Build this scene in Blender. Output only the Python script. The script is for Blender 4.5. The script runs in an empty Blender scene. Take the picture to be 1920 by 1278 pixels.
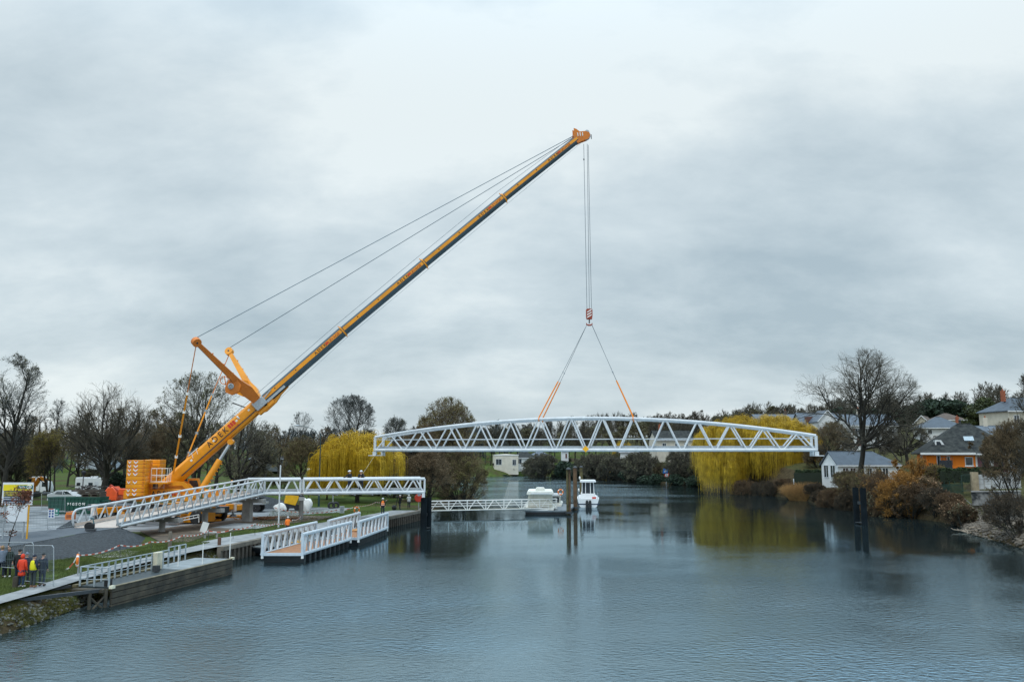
import bpy, math, random
import numpy as np
from mathutils import Vector, Matrix
rad = math.radians
# ---------------------------------------------------------------- camera
HC, PITCH, FPX = 7.8, rad(7.51), 1600.0
scene = bpy.context.scene
cd = bpy.data.cameras.new('camera'); cam = bpy.data.objects.new('camera', cd)
scene.collection.objects.link(cam)
cam.location = (0, 0, HC); cam.rotation_euler = (rad(90) + PITCH, 0, 0)
cd.sensor_width = 36; cd.lens = 36 * FPX / 1920; cd.clip_end = 5000; cd.clip_start = 0.1
scene.camera = cam
# ---------------------------------------------------------------- world, sun, exposure
SUN_EL, SUN_AZ = rad(62), rad(205)     # azimuth clockwise from +Y : behind the camera, a little left
world = bpy.data.worlds.new('World'); scene.world = world; world.use_nodes = True
def build_world():
    nt = world.node_tree; nt.nodes.clear(); N = nt.nodes.new; Lk = nt.links.new
    out = N('ShaderNodeOutputWorld'); bg = N('ShaderNodeBackground'); bg2 = N('ShaderNodeBackground'); add = N('ShaderNodeAddShader')
    sky = N('ShaderNodeTexSky'); sky.sky_type = 'NISHITA'; sky.sun_disc = False
    sky.sun_elevation = SUN_EL; sky.sun_rotation = SUN_AZ; sky.air_density = 1.0; sky.dust_density = 3.0
    Lk(sky.outputs[0], bg2.inputs[0]); bg2.inputs[1].default_value = 0.012
    tc = N('ShaderNodeTexCoord'); sep = N('ShaderNodeSeparateXYZ'); Lk(tc.outputs['Generated'], sep.inputs[0])
    def math_(op, a, b=None, c=None):
        m = N('ShaderNodeMath'); m.operation = op
        for i, v in enumerate((a, b, c)):
            if v is None: continue
            if isinstance(v, (int, float)): m.inputs[i].default_value = v
            else: Lk(v, m.inputs[i])
        return m.outputs[0]
    z = math_('MAXIMUM', sep.outputs[2], 0.0); zz = math_('ADD', z, 0.40)
    u = math_('DIVIDE', sep.outputs[0], zz); v = math_('DIVIDE', sep.outputs[1], zz)
    cmb = N('ShaderNodeCombineXYZ'); Lk(u, cmb.inputs[0]); Lk(v, cmb.inputs[1])
    mp = N('ShaderNodeMapping'); Lk(cmb.outputs[0], mp.inputs[0]); mp.inputs['Location'].default_value = (3.1, 0.4, 0); mp.inputs['Scale'].default_value = (0.8, 1.15, 1)
    n1 = N('ShaderNodeTexNoise'); n1.inputs['Scale'].default_value = 1.55; n1.inputs['Detail'].default_value = 5; n1.inputs['Roughness'].default_value = 0.48; n1.inputs['Distortion'].default_value = 0.12
    Lk(mp.outputs[0], n1.inputs['Vector'])
    n2 = N('ShaderNodeTexNoise'); n2.inputs['Scale'].default_value = 4.6; n2.inputs['Detail'].default_value = 8; n2.inputs['Roughness'].default_value = 0.62; n2.inputs['Distortion'].default_value = 0.15
    Lk(mp.outputs[0], n2.inputs['Vector'])
    a = math_('MULTIPLY', n1.outputs[0], 0.67); b = math_('MULTIPLY', n2.outputs[0], 0.33); s = math_('ADD', a, b)
    # high sky is thinner cloud and brighter, with a dull band lower down and a pale streak over the horizon
    g = N('ShaderNodeMapRange'); g.interpolation_type = 'SMOOTHSTEP'; Lk(z, g.inputs[0]); g.inputs[1].default_value = 0.10; g.inputs[2].default_value = 0.44; g.inputs[3].default_value = -0.055; g.inputs[4].default_value = 0.10
    s = math_('ADD', s, g.outputs[0])
    h = N('ShaderNodeMapRange'); h.interpolation_type = 'SMOOTHSTEP'; Lk(z, h.inputs[0]); h.inputs[1].default_value = 0.15; h.inputs[2].default_value = 0.02; h.inputs[3].default_value = 0.0; h.inputs[4].default_value = 0.10
    s = math_('ADD', s, h.outputs[0])
    cr = N('ShaderNodeValToRGB'); Lk(s, cr.inputs[0]); e = cr.color_ramp
    e.elements[0].position = 0.345; e.elements[0].color = (0.345, 0.43, 0.478, 1)
    e.elements[1].position = 0.63; e.elements[1].color = (0.69, 0.755, 0.765, 1)
    m = e.elements.new(0.51); m.color = (0.525, 0.605, 0.64, 1)
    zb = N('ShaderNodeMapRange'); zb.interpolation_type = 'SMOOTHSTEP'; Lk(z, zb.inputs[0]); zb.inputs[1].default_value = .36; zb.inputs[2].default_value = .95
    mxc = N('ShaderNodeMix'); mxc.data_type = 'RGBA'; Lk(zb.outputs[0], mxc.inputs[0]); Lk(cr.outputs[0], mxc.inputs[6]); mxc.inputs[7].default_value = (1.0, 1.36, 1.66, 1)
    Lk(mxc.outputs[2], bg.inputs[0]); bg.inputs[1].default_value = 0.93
    Lk(bg.outputs[0], add.inputs[0]); Lk(bg2.outputs[0], add.inputs[1]); Lk(add.outputs[0], out.inputs[0])
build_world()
sl = bpy.data.lights.new('sun', 'SUN'); sl.energy = 1.0; sl.angle = rad(14); sl.color = (1.0, 0.97, 0.93)
so = bpy.data.objects.new('sun', sl); scene.collection.objects.link(so)
sd = Vector((math.sin(SUN_AZ) * math.cos(SUN_EL), math.cos(SUN_AZ) * math.cos(SUN_EL), math.sin(SUN_EL)))
so.rotation_euler = sd.to_track_quat('Z', 'Y').to_euler(); so.location = (0, -20, 60)
vs = scene.view_settings; vs.view_transform = 'Standard'; vs.look = 'None'; vs.exposure = 0.28; vs.gamma = 1.0
# ---------------------------------------------------------------- helpers
def ray(px, py):
    x = (px - 960) / FPX; u = (639 - py) / FPX
    return Vector((x, math.cos(PITCH) - math.sin(PITCH) * u, math.sin(PITCH) + math.cos(PITCH) * u))
def D(px, py, Y):
    d = ray(px, py); return Vector((0, 0, HC)) + d * (Y / d.y)
def G(px, py, z=0.0):
    d = ray(px, py); return Vector((0, 0, HC)) + d * ((z - HC) / d.z)
GZ = 1.1
col = scene.collection
def V(*a): return Vector(a if len(a) > 1 else a[0])
def thing(name, label, cat, loc=(0, 0, 0), rz=0, group=None, kind=None):
    o = bpy.data.objects.new(name, None); col.objects.link(o); o.empty_display_size = 0.2
    o.location = loc; o.rotation_euler = (0, 0, rz)
    return tag(o, label, cat, group, kind)
def tag(o, label=None, cat=None, group=None, kind=None):
    if label: o['label'] = label
    if cat: o['category'] = cat
    if group: o['group'] = group
    if kind: o['kind'] = kind
    return o
def dup(root, loc=None, rz=None, label=None, scale=None, group=None):
    def cp(o, par):
        c = o.copy(); col.objects.link(c); c.parent = par
        for ch in KIDS.get(o.name, []): cp(ch, c)
        return c
    r = cp(root, None)
    if loc is not None: r.location = loc
    if rz is not None: r.rotation_euler = (0, 0, rz)
    if scale is not None: r.scale = scale if hasattr(scale, '__len__') else (scale,) * 3
    if label: r['label'] = label
    if group: r['group'] = group
    return r
KIDS = {}
def link(name, me, mat, parent=None):
    o = bpy.data.objects.new(name, me); col.objects.link(o)
    if mat is not None and len(me.materials) == 0: me.materials.append(mat)
    if parent is not None:
        o.parent = parent; KIDS.setdefault(parent.name, []).append(o)
    return o
class MB:
    def __init__(s): s.v = []; s.f = []
    def add(s, vs, fs):
        b = len(s.v); s.v += [tuple(p) for p in vs]; s.f += [tuple(b + i for i in f) for f in fs]; return s
    def box(s, c, sz, yaw=0, rot=None):
        R = rot if rot is not None else Matrix.Rotation(yaw, 3, 'Z')
        c = Vector(c); P = []
        for dz in (-.5, .5):
            for dx, dy in ((-.5, -.5), (.5, -.5), (.5, .5), (-.5, .5)):
                P.append(c + R @ Vector((dx * sz[0], dy * sz[1], dz * sz[2])))
        return s.add(P, [(0, 3, 2, 1), (4, 5, 6, 7), (0, 1, 5, 4), (1, 2, 6, 5), (2, 3, 7, 6), (3, 0, 4, 7)])
    def bb(s, x0, y0, z0, x1, y1, z1):
        return s.box(((x0 + x1) / 2, (y0 + y1) / 2, (z0 + z1) / 2), (abs(x1 - x0), abs(y1 - y0), abs(z1 - z0)))
    def bar(s, a, b, w, h, up=(0, 0, 1)):
        a = Vector(a); b = Vector(b); d = b - a; L = d.length
        if L < 1e-6: return s
        d.normalize(); sx = d.cross(Vector(up))
        if sx.length < 1e-4: sx = d.cross(Vector((0, 1, 0)))
        sx.normalize(); uz = sx.cross(d)
        R = Matrix((d, sx, uz)).transposed()
        return s.box((a + b) / 2, (L, w, h), rot=R)
    def tube(s, pts, r, n=8, caps=True):
        pts = [Vector(p) for p in pts]; k = len(pts)
        rr = [r] * k if not hasattr(r, '__len__') else list(r)
        t0 = (pts[1] - pts[0]).normalized(); ref = Vector((0, 0, 1)) if abs(t0.z) < .9 else Vector((1, 0, 0))
        u = t0.cross(ref).normalized(); P = []
        for i in range(k):
            if i == 0: t = t0
            elif i == k - 1: t = (pts[i] - pts[i - 1]).normalized()
            else:
                t = ((pts[i] - pts[i - 1]).normalized() + (pts[i + 1] - pts[i]).normalized())
                t = t.normalized() if t.length > 1e-6 else t0
            u = (u - t * u.dot(t)); u = u.normalized() if u.length > 1e-6 else t.orthogonal().normalized()
            w = t.cross(u)
            for j in range(n):
                a = 2 * math.pi * j / n; P.append(pts[i] + (u * math.cos(a) + w * math.sin(a)) * rr[i])
        F = []
        for i in range(k - 1):
            for j in range(n):
                j2 = (j + 1) % n; F.append((i * n + j, i * n + j2, (i + 1) * n + j2, (i + 1) * n + j))
        if caps: F.append(tuple(range(n - 1, -1, -1))); F.append(tuple((k - 1) * n + j for j in range(n)))
        return s.add(P, F)
    def prism(s, prof, o, ux, uy, ex):
        o = Vector(o); ux = Vector(ux); uy = Vector(uy); ex = Vector(ex); n = len(prof)
        P = [o + ux * a + uy * b for a, b in prof]; P += [p + ex for p in P]
        F = [tuple(range(n - 1, -1, -1)), tuple(range(n, 2 * n))] + [(i, (i + 1) % n, n + (i + 1) % n, n + i) for i in range(n)]
        return s.add(P, F)
    def lathe(s, prof, c=(0, 0, 0), n=16, axis=None):
        c = Vector(c); R = Matrix.Identity(3) if axis is None else Vector(axis).normalized().to_track_quat('Z', 'Y').to_matrix()
        P = []; F = []; k = len(prof)
        for r, z in prof:
            for j in range(n):
                a = 2 * math.pi * j / n; P.append(c + R @ Vector((max(r, 1e-4) * math.cos(a), max(r, 1e-4) * math.sin(a), z)))
        for i in range(k - 1):
            for j in range(n):
                j2 = (j + 1) % n; F.append((i * n + j, i * n + j2, (i + 1) * n + j2, (i + 1) * n + j))
        F.append(tuple(range(n - 1, -1, -1))); F.append(tuple((k - 1) * n + j for j in range(n)))
        return s.add(P, F)
    def ell(s, c, r, nu=14, nv=9, fn=None, rot=None):
        c = Vector(c); P = []; F = []
        for i in range(nv + 1):
            th = math.pi * i / nv
            for j in range(nu):
                ph = 2 * math.pi * j / nu
                d = Vector((math.sin(th) * math.cos(ph), math.sin(th) * math.sin(ph), math.cos(th)))
                k = fn(d) if fn else 1.0
                q = Vector((d.x * r[0] * k, d.y * r[1] * k, d.z * r[2] * k))
                if rot is not None: q = rot @ q
                P.append(c + q)
        for i in range(nv):
            for j in range(nu):
                j2 = (j + 1) % nu; F.append((i * nu + j, (i + 1) * nu + j, (i + 1) * nu + j2, i * nu + j2))
        return s.add(P, F)
    def torus(s, c, R, r, ax, n=24, m=10):
        q = Vector(ax).to_track_quat('Z', 'Y').to_matrix(); c = Vector(c); P = []; F = []
        for i in range(n):
            a = 2 * math.pi * i / n
            for j in range(m):
                b = 2 * math.pi * j / m; k = R + r * math.cos(b)
                P.append(c + q @ Vector((k * math.cos(a), k * math.sin(a), r * math.sin(b))))
        for i in range(n):
            for j in range(m):
                F.append((i * m + j, ((i + 1) % n) * m + j, ((i + 1) % n) * m + (j + 1) % m, i * m + (j + 1) % m))
        return s.add(P, F)
    def quad(s, a, b, c, d): return s.add([a, b, c, d], [(0, 1, 2, 3)])
    def build(s, name, mat, parent=None, off=None, angle=38, bevel=0):
        me = bpy.data.meshes.new(name)
        vs = s.v
        if off is not None: vs = [(p[0] - off[0], p[1] - off[1], p[2] - off[2]) for p in vs]
        me.from_pydata(vs, [], s.f); me.update()
        me.polygons.foreach_set('use_smooth', [True] * len(me.polygons)); me.set_sharp_from_angle(angle=rad(angle))
        o = link(name, me, mat, parent)
        if bevel:
            b = o.modifiers.new('bevel', 'BEVEL'); b.width = bevel; b.segments = 2; b.limit_method = 'ANGLE'; b.angle_limit = rad(50)
        return o
_M = {}
def M(name, c, rough=.6, metal=0, var=.14, scale=2.0, bump=0, bscale=25, spec=.5, c2=None, trans=0, detail=4, lo=.3, hi=.7, coat=0):
    if name in _M: return _M[name]
    m = bpy.data.materials.new(name); m.use_nodes = True; nt = m.node_tree; N = nt.nodes.new; Lk = nt.links.new
    b = nt.nodes['Principled BSDF']; b.inputs['Roughness'].default_value = rough; b.inputs['Metallic'].default_value = metal
    b.inputs['Specular IOR Level'].default_value = spec; b.inputs['Coat Weight'].default_value = coat
    tc = N('ShaderNodeTexCoord'); no = N('ShaderNodeTexNoise'); no.inputs['Scale'].default_value = scale; no.inputs['Detail'].default_value = detail; no.inputs['Roughness'].default_value = .6
    Lk(tc.outputs['Object'], no.inputs['Vector'])
    r = N('ShaderNodeValToRGB'); Lk(no.outputs[0], r.inputs[0]); r.color_ramp.elements[0].position = lo; r.color_ramp.elements[1].position = hi
    ca = [max(0, x * (1 - var)) for x in c]; cb = [min(1, x * (1 + var)) for x in c] if c2 is None else list(c2)
    r.color_ramp.elements[0].color = (*ca, 1); r.color_ramp.elements[1].color = (*cb, 1); Lk(r.outputs[0], b.inputs['Base Color'])
    if bump:
        n2 = N('ShaderNodeTexNoise'); n2.inputs['Scale'].default_value = bscale; n2.inputs['Detail'].default_value = 5; Lk(tc.outputs['Object'], n2.inputs['Vector'])
        bp = N('ShaderNodeBump'); bp.inputs['Strength'].default_value = min(1, bump); bp.inputs['Distance'].default_value = .03 * max(1, bump); Lk(n2.outputs[0], bp.inputs['Height']); Lk(bp.outputs[0], b.inputs['Normal'])
    _M[name] = m; return m
def text_obj(txt, width, height, mat, parent, origin, ux, uy, name='lettering', thick=.01, bold=.0):
    cu = bpy.data.curves.new('t', 'FONT'); cu.body = txt; cu.size = 1; cu.extrude = 0.0; cu.offset = bold; cu.resolution_u = 2
    t = bpy.data.objects.new('t', cu); col.objects.link(t)
    dg = bpy.context.evaluated_depsgraph_get(); me = bpy.data.meshes.new_from_object(t.evaluated_get(dg))
    bpy.data.objects.remove(t); bpy.data.curves.remove(cu)
    co = np.empty(len(me.vertices) * 3); me.vertices.foreach_get('co', co); co = co.reshape(-1, 3)
    mn = co.min(0); mx = co.max(0); sx = width / (mx[0] - mn[0]); sy = height / (mx[1] - mn[1])
    ux = np.array(Vector(ux).normalized()); uy = np.array(Vector(uy).normalized()); o = np.array(Vector(origin))
    P = o + np.outer((co[:, 0] - mn[0]) * sx, ux) + np.outer((co[:, 1] - mn[1]) * sy, uy)
    me.vertices.foreach_set('co', P.ravel()); me.materials.clear(); me.materials.append(mat); me.name = name; me.update()
    o = link(name, me, None, parent)
    if thick: s = o.modifiers.new('thick', 'SOLIDIFY'); s.thickness = thick; s.offset = 1
    return o
# palette
WHITE = M('white_paint', (.55, .59, .62), .42, var=.06, scale=1.1, c2=(.68, .71, .73), detail=9)
WDIRT = M('white_shell', (.76, .76, .73), .35, var=.1, scale=1.2)
GALV = M('galvanised', (.40, .44, .47), .45, .5, var=.15, scale=6)
ORANGE = M('crane_orange', (.80, .30, .004), .38, var=.16, scale=.9, coat=.2, detail=8)
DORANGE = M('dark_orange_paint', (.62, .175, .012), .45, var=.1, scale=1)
BOOMGREY = M('boom_slate_grey', (.055, .085, .105), .4, var=.15, scale=.6)
BLACK = M('black_rubber', (.018, .019, .021), .6, var=.3)
DARKM = M('dark_metal', (.05, .055, .06), .5, .3, var=.3)
STEEL = M('steel_rope', (.10, .14, .17), .5, .4)
CONC = M('concrete', (.33, .33, .32), .85, var=.25, scale=1.3, bump=.4)
RED = M('signal_red', (.62, .045, .018), .4, var=.1)
HIVIS = M('hivis_orange', (.95, .22, .02), .7, var=.1)
GLASSD = M('dark_window_glass', (.03, .04, .05), .08, var=.3, spec=.8)
SLATE = M('slate_roof', (.10, .125, .155), .55, var=.25, scale=1.5, bump=.3, bscale=8)
SKIN = M('skin', (.55, .32, .23), .6, var=.06)
WOODD = M('deck_wood', (.34, .15, .06), .6, var=.3, scale=3)
# ================================================================ terrain and water
LB = [(-21, -60), (-21.5, 20), (-22.2, 37), (-22.0, 43), (-22.2, 50), (-21.4, 58), (-20.7, 65), (-19.9, 70), (-16.6, 80), (-13.4, 92), (-11, 103), (-11.0, 119), (-9.5, 138), (-6.5, 152), (-9, 165), (-16, 200), (-30, 240), (-60, 275), (-120, 300), (-400, 350)]
RB = [(-400, 385), (-120, 335), (-60, 318), (-10, 296), (8, 303), (25, 284), (37, 250), (44, 212), (47, 180), (49.5, 152), (48, 131), (48.5, 122), (49, 106), (49.5, 97.5), (44.5, 84), (43.5, 77), (41.6, 69), (38, 55), (34, 40), (32, 20), (30, -60)]
POLY = np.array(LB + RB)
CTRL = [(52, 140, 2.3), (58, 137, 2.5), (66, 134, 3.3), (57, 118, 4.2), (64, 116, 5.2), (76, 116, 5.6), (90, 112, 6.2), (52, 108, 1.8), (55, 103, 2.6), (62, 104, 3.4), (50, 90, 1.2), (55, 84, 1.6), (62, 80, 2.5),
        (78, 205, 12.2), (92, 185, 9.6), (75, 240, 15), (108, 200, 12), (118, 225, 13.5), (70, 160, 6), (85, 150, 7), (110, 150, 10), (60, 190, 7), (150, 200, 15), (100, 260, 15), (140, 270, 16), (120, 118, 9), (180, 150, 16), (60, 60, 3), (100, 40, 6), (60, 10, 3), (120, 190, 12.5),
        (-5, 320, 3.2), (15, 325, 3.5), (35, 300, 4), (58, 275, 4.0), (58, 228, 4.2), (20, 360, 6.5), (0, 400, 9), (60, 340, 9.5), (100, 330, 14), (60, 420, 14), (140, 400, 19), (-60, 360, 4), (-60, 450, 7), (-150, 420, 3), (-250, 420, 3), (-300, 600, 9), (-100, 650, 13), (100, 650, 20), (250, 500, 24), (300, 250, 22), (300, 50, 18), (-500, 500, 6), (-700, 800, 14), (400, 900, 30), (0, 1000, 25), (46, 256, 2.0), (43, 235, 1.2), (92, 150, 12), (60, 125, 3.2)]
CT = np.array(CTRL)
def poly_dist(X, Y):
    d2 = np.full(X.shape, 1e12); ins = np.zeros(X.shape, bool); n = len(POLY)
    for i in range(n):
        ax, ay = POLY[i]; bx, by = POLY[(i + 1) % n]
        vx, vy = bx - ax, by - ay; t = np.clip(((X - ax) * vx + (Y - ay) * vy) / (vx * vx + vy * vy), 0, 1)
        d2 = np.minimum(d2, (X - ax - t * vx) ** 2 + (Y - ay - t * vy) ** 2)
        c = ((ay > Y) != (by > Y)) & (X < (bx - ax) * (Y - ay) / (by - ay + 1e-12) + ax); ins ^= c
    return np.sqrt(d2), ins
LBX = np.array([p[0] for p in LB]); LBY = np.array([p[1] for p in LB])
def height(X, Y):
    X = np.asarray(X, float); Y = np.asarray(Y, float)
    d, ins = poly_dist(X, Y)
    lbx = np.interp(Y, LBY[:15], LBX[:15])
    left = (X < lbx) & (Y < 310 + np.clip(-(X + 60), 0, 400) * .15)
    w = 0; zz = 0
    for cx, cy, cz in CT:
        k = 1 / ((X - cx) ** 2 + (Y - cy) ** 2 + 9) ** 1.6; w = w + k; zz = zz + k * cz
    zr = zz / w
    zr = zr * np.clip(d / 4.0, 0, 1) ** .6 + (np.sin(X * .7) * np.cos(Y * .53)) * .12 * np.clip(d / 6, 0, 1)
    steep = np.interp(Y, [60, 72, 100, 110, 160], [1.4, .25, .25, 1.4, 1.4])
    zl = GZ * np.clip(d / steep, 0, 1) ** .8 + np.where(Y > 115, 0, 0)
    z = np.where(left, zl, zr)
    return np.where(ins, -1.6 * np.clip(d / 1.0, 0, 1), z)
def hz(x, y): return float(height(np.array([x]), np.array([y]))[0])
def spaced(lo, hi, fine_lo, fine_hi, df, growth=1.09, dmax=40):
    mid = list(np.arange(fine_lo, fine_hi, df)); a = []; s = df; x = fine_lo
    while x > lo: s = min(s * growth, dmax); x -= s; a.append(x)
    b = []; s = df; x = mid[-1]
    while x < hi: s = min(s * growth, dmax); x += s; b.append(x)
    return np.array(a[::-1] + mid + b)
def grid_mesh(name, xs, ys, zf, mat):
    X, Y = np.meshgrid(xs, ys); Z = zf(X, Y); nx, ny = len(xs), len(ys)
    co = np.stack([X, Y, Z], -1).reshape(-1, 3)
    i = np.arange((ny - 1) * (nx - 1)); r = i // (nx - 1); c = i % (nx - 1); a = r * nx + c
    F = np.stack([a, a + 1, a + nx + 1, a + nx], -1)
    return np_mesh(name, co, F, mat)
def np_mesh(name, co, F, mat, parent=None, smooth=True):
    me = bpy.data.meshes.new(name); k = F.shape[1]
    me.vertices.add(len(co)); me.vertices.foreach_set('co', co.astype(np.float32).ravel())
    me.loops.add(F.size); me.loops.foreach_set('vertex_index', F.astype(np.int32).ravel())
    me.polygons.add(len(F)); me.polygons.foreach_set('loop_start', np.arange(len(F), dtype=np.int32) * k)
    me.update(calc_edges=True); me.polygons.foreach_set('use_smooth', [smooth] * len(F))
    return link(name, me, mat, parent)
def ground_mat():
    m = bpy.data.materials.new('ground_grass_earth'); m.use_nodes = True; nt = m.node_tree; N = nt.nodes.new; Lk = nt.links.new; b = nt.nodes['Principled BSDF']; b.inputs['Roughness'].default_value = .95; b.inputs['Specular IOR Level'].default_value = .1
    tc = N('ShaderNodeTexCoord')
    def noise(sc, det=5):
        n = N('ShaderNodeTexNoise'); n.inputs['Scale'].default_value = sc; n.inputs['Detail'].default_value = det; n.inputs['Roughness'].default_value = .65; Lk(tc.outputs['Object'], n.inputs['Vector']); return n
    def ramp(src, st):
        r = N('ShaderNodeValToRGB'); Lk(src, r.inputs[0]); e = r.color_ramp; e.elements[0].position = st[0][0]; e.elements[0].color = (*st[0][1], 1); e.elements[1].position = st[-1][0]; e.elements[1].color = (*st[-1][1], 1)
        for p, c in st[1:-1]: x = e.elements.new(p); x.color = (*c, 1)
        return r
    a = ramp(noise(.9).outputs[0], [(.3, (.035, .052, .013)), (.52, (.062, .095, .020)), (.72, (.10, .13, .034))])
    br = ramp(noise(1.7).outputs[0], [(.3, (.035, .028, .016)), (.7, (.10, .075, .04))])
    mk = ramp(noise(.11, 6).outputs[0], [(.5, (0, 0, 0)), (.62, (1, 1, 1))])
    # steep or low ground (banks) shows earth
    geo = N('ShaderNodeNewGeometry'); sp = N('ShaderNodeSeparateXYZ'); Lk(geo.outputs['Normal'], sp.inputs[0]); sl = N('ShaderNodeMapRange'); Lk(sp.outputs[2], sl.inputs[0]); sl.inputs[1].default_value = .97; sl.inputs[2].default_value = .86
    gx_ = N('ShaderNodeSeparateXYZ'); Lk(tc.outputs['Object'], gx_.inputs[0]); gm = N('ShaderNodeMapRange'); Lk(gx_.outputs[0], gm.inputs[0]); gm.inputs[1].default_value = 30; gm.inputs[2].default_value = 50; gm.inputs[3].default_value = 0; gm.inputs[4].default_value = .68
    ad = N('ShaderNodeMath'); ad.operation = 'MAXIMUM'; Lk(mk.outputs[0], ad.inputs[0]); Lk(gm.outputs[0], ad.inputs[1]); mk = ad
    mx = N('ShaderNodeMath'); mx.operation = 'MAXIMUM'; Lk(mk.outputs[0], mx.inputs[0]); Lk(sl.outputs[0], mx.inputs[1])
    mc = N('ShaderNodeMix'); mc.data_type = 'RGBA'; Lk(mx.outputs[0], mc.inputs[0]); Lk(a.outputs[0], mc.inputs[6]); Lk(br.outputs[0], mc.inputs[7]); Lk(mc.outputs[2], b.inputs['Base Color'])
    bp = N('ShaderNodeBump'); bp.inputs['Strength'].default_value = .9; bp.inputs['Distance'].default_value = .12; Lk(noise(4, 8).outputs[0], bp.inputs['Height']); Lk(bp.outputs[0], b.inputs['Normal'])
    return m
GROUND = ground_mat()
gx = spaced(-1500, 1500, -45, 100, .8, 1.08, 60); gy = spaced(-60, 2500, 30, 160, .8, 1.06, 60)
tag(grid_mesh('ground', gx, gy, height, GROUND), kind='structure')
def water_mat():
    m = bpy.data.materials.new('river_water'); m.use_nodes = True; nt = m.node_tree; N = nt.nodes.new; Lk = nt.links.new; b = nt.nodes['Principled BSDF']
    b.inputs['Base Color'].default_value = (.028, .045, .052, 1); b.inputs['Roughness'].default_value = .03; b.inputs['IOR'].default_value = 5.5; b.inputs['Specular Tint'].default_value = (.66, .88, 1.0, 1); b.inputs['Specular IOR Level'].default_value = .5
    tc = N('ShaderNodeTexCoord')
    def noise(sx, sy, det, rot=0, rough=.55, dist=0):
        mp = N('ShaderNodeMapping'); mp.inputs['Scale'].default_value = (sx, sy, 1); mp.inputs['Rotation'].default_value = (0, 0, rot); Lk(tc.outputs['Object'], mp.inputs[0])
        n = N('ShaderNodeTexNoise'); n.inputs['Scale'].default_value = 1; n.inputs['Detail'].default_value = det; n.inputs['Roughness'].default_value = rough; n.inputs['Distortion'].default_value = dist; Lk(mp.outputs[0], n.inputs['Vector']); return n.outputs[0]
    fine = noise(2.6, 4.2, 4, .25, .6, .3); mid = noise(.55, 1.1, 3, -.2)
    patch = noise(.035, .055, 4, .35)       # breeze patches
    pr = N('ShaderNodeMapRange'); Lk(patch, pr.inputs[0]); pr.inputs[1].default_value = .42; pr.inputs[2].default_value = .60; pr.inputs[3].default_value = .22; pr.inputs[4].default_value = 1.0
    # calmer far up the river and under the right bank
    sp = N('ShaderNodeSeparateXYZ'); Lk(tc.outputs['Object'], sp.inputs[0])
    fy = N('ShaderNodeMapRange'); Lk(sp.outputs[1], fy.inputs[0]); fy.inputs[1].default_value = 34; fy.inputs[2].default_value = 70; fy.inputs[3].default_value = .95; fy.inputs[4].default_value = .05
    fz = N('ShaderNodeMapRange'); Lk(sp.outputs[1], fz.inputs[0]); fz.inputs[1].default_value = 135; fz.inputs[2].default_value = 175; fz.inputs[3].default_value = 0; fz.inputs[4].default_value = .9
    fx = N('ShaderNodeMapRange'); Lk(sp.outputs[0], fx.inputs[0]); fx.inputs[1].default_value = 40; fx.inputs[2].default_value = 18; fx.inputs[3].default_value = 0; fx.inputs[4].default_value = 1
    fm = N('ShaderNodeMath'); fm.operation = 'MULTIPLY_ADD'; Lk(fz.outputs[0], fm.inputs[0]); Lk(fx.outputs[0], fm.inputs[1]); Lk(fy.outputs[0], fm.inputs[2])
    ml = N('ShaderNodeMath'); ml.operation = 'MULTIPLY'; Lk(pr.outputs[0], ml.inputs[0]); Lk(fm.outputs[0], ml.inputs[1])
    b1 = N('ShaderNodeBump'); b1.inputs['Distance'].default_value = .18; Lk(fine, b1.inputs['Height']); Lk(ml.outputs[0], b1.inputs['Strength'])
    b2 = N('ShaderNodeBump'); b2.inputs['Distance'].default_value = .04; b2.inputs['Strength'].default_value = .09; Lk(mid, b2.inputs['Height']); Lk(b1.outputs[0], b2.inputs['Normal']); Lk(b2.outputs[0], b.inputs['Normal'])
    # brown tint of shallow patches
    cr = N('ShaderNodeValToRGB'); Lk(noise(.02, .03, 3), cr.inputs[0]); cr.color_ramp.elements[0].color = (.012, .020, .024, 1); cr.color_ramp.elements[1].color = (.014, .016, .012, 1); Lk(cr.outputs[0], b.inputs['Base Color'])
    rr = N('ShaderNodeMapRange'); Lk(ml.outputs[0], rr.inputs[0]); rr.inputs[3].default_value = .0; rr.inputs[4].default_value = .03; Lk(rr.outputs[0], b.inputs['Roughness'])
    return m
w = MB().quad((-700, -200, 0), (500, -200, 0), (500, 600, 0), (-700, 600, 0)).build('water', water_mat()); tag(w, kind='structure')
# ---- sheets on the left bank
def sheet(name, pts, z, mat, kind='structure', seg=None):
    mb = MB(); mb.add([(p[0], p[1], z) for p in pts], [tuple(range(len(pts)))]); o = mb.build(name, mat); tag(o, kind=kind); return o
ASPH = M('wet_asphalt', (.10, .115, .125), .5, var=.4, scale=.35, bump=.8, bscale=6, detail=10, c2=(.31, .33, .34), lo=.36, hi=.64)
PATHM = M('concrete_path', (.22, .235, .24), .7, var=.35, scale=1.1, bump=.4, bscale=12, detail=8, c2=(.36, .37, .37))
MUD = M('mud', (.045, .032, .022), .8, var=.5, scale=.7, bump=1, bscale=6, detail=9, c2=(.16, .115, .075))
edge = [(p[0] - .9, p[1]) for p in LB if 20 <= p[1] <= 58] + [(p[0] - .25, p[1]) for p in LB if 65 <= p[1] <= 103]
edge = [(-22.5, 0)] + edge
path_l = [(x - (1.35 if y < 60 else 3.0), y) for x, y in edge]
sheet('path', edge + path_l[::-1], GZ + .03, PATHM)
yard = [G(p[0], p[1], GZ) for p in [(-260, 1010), (0, 1004), (110, 993), (262, 997), (330, 992), (500, 972), (560, 965), (640, 960), (660, 952), (560, 950), (430, 947), (200, 949), (60, 949), (-200, 952)]]
sheet('yard', yard, GZ + .02, ASPH)
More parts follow.
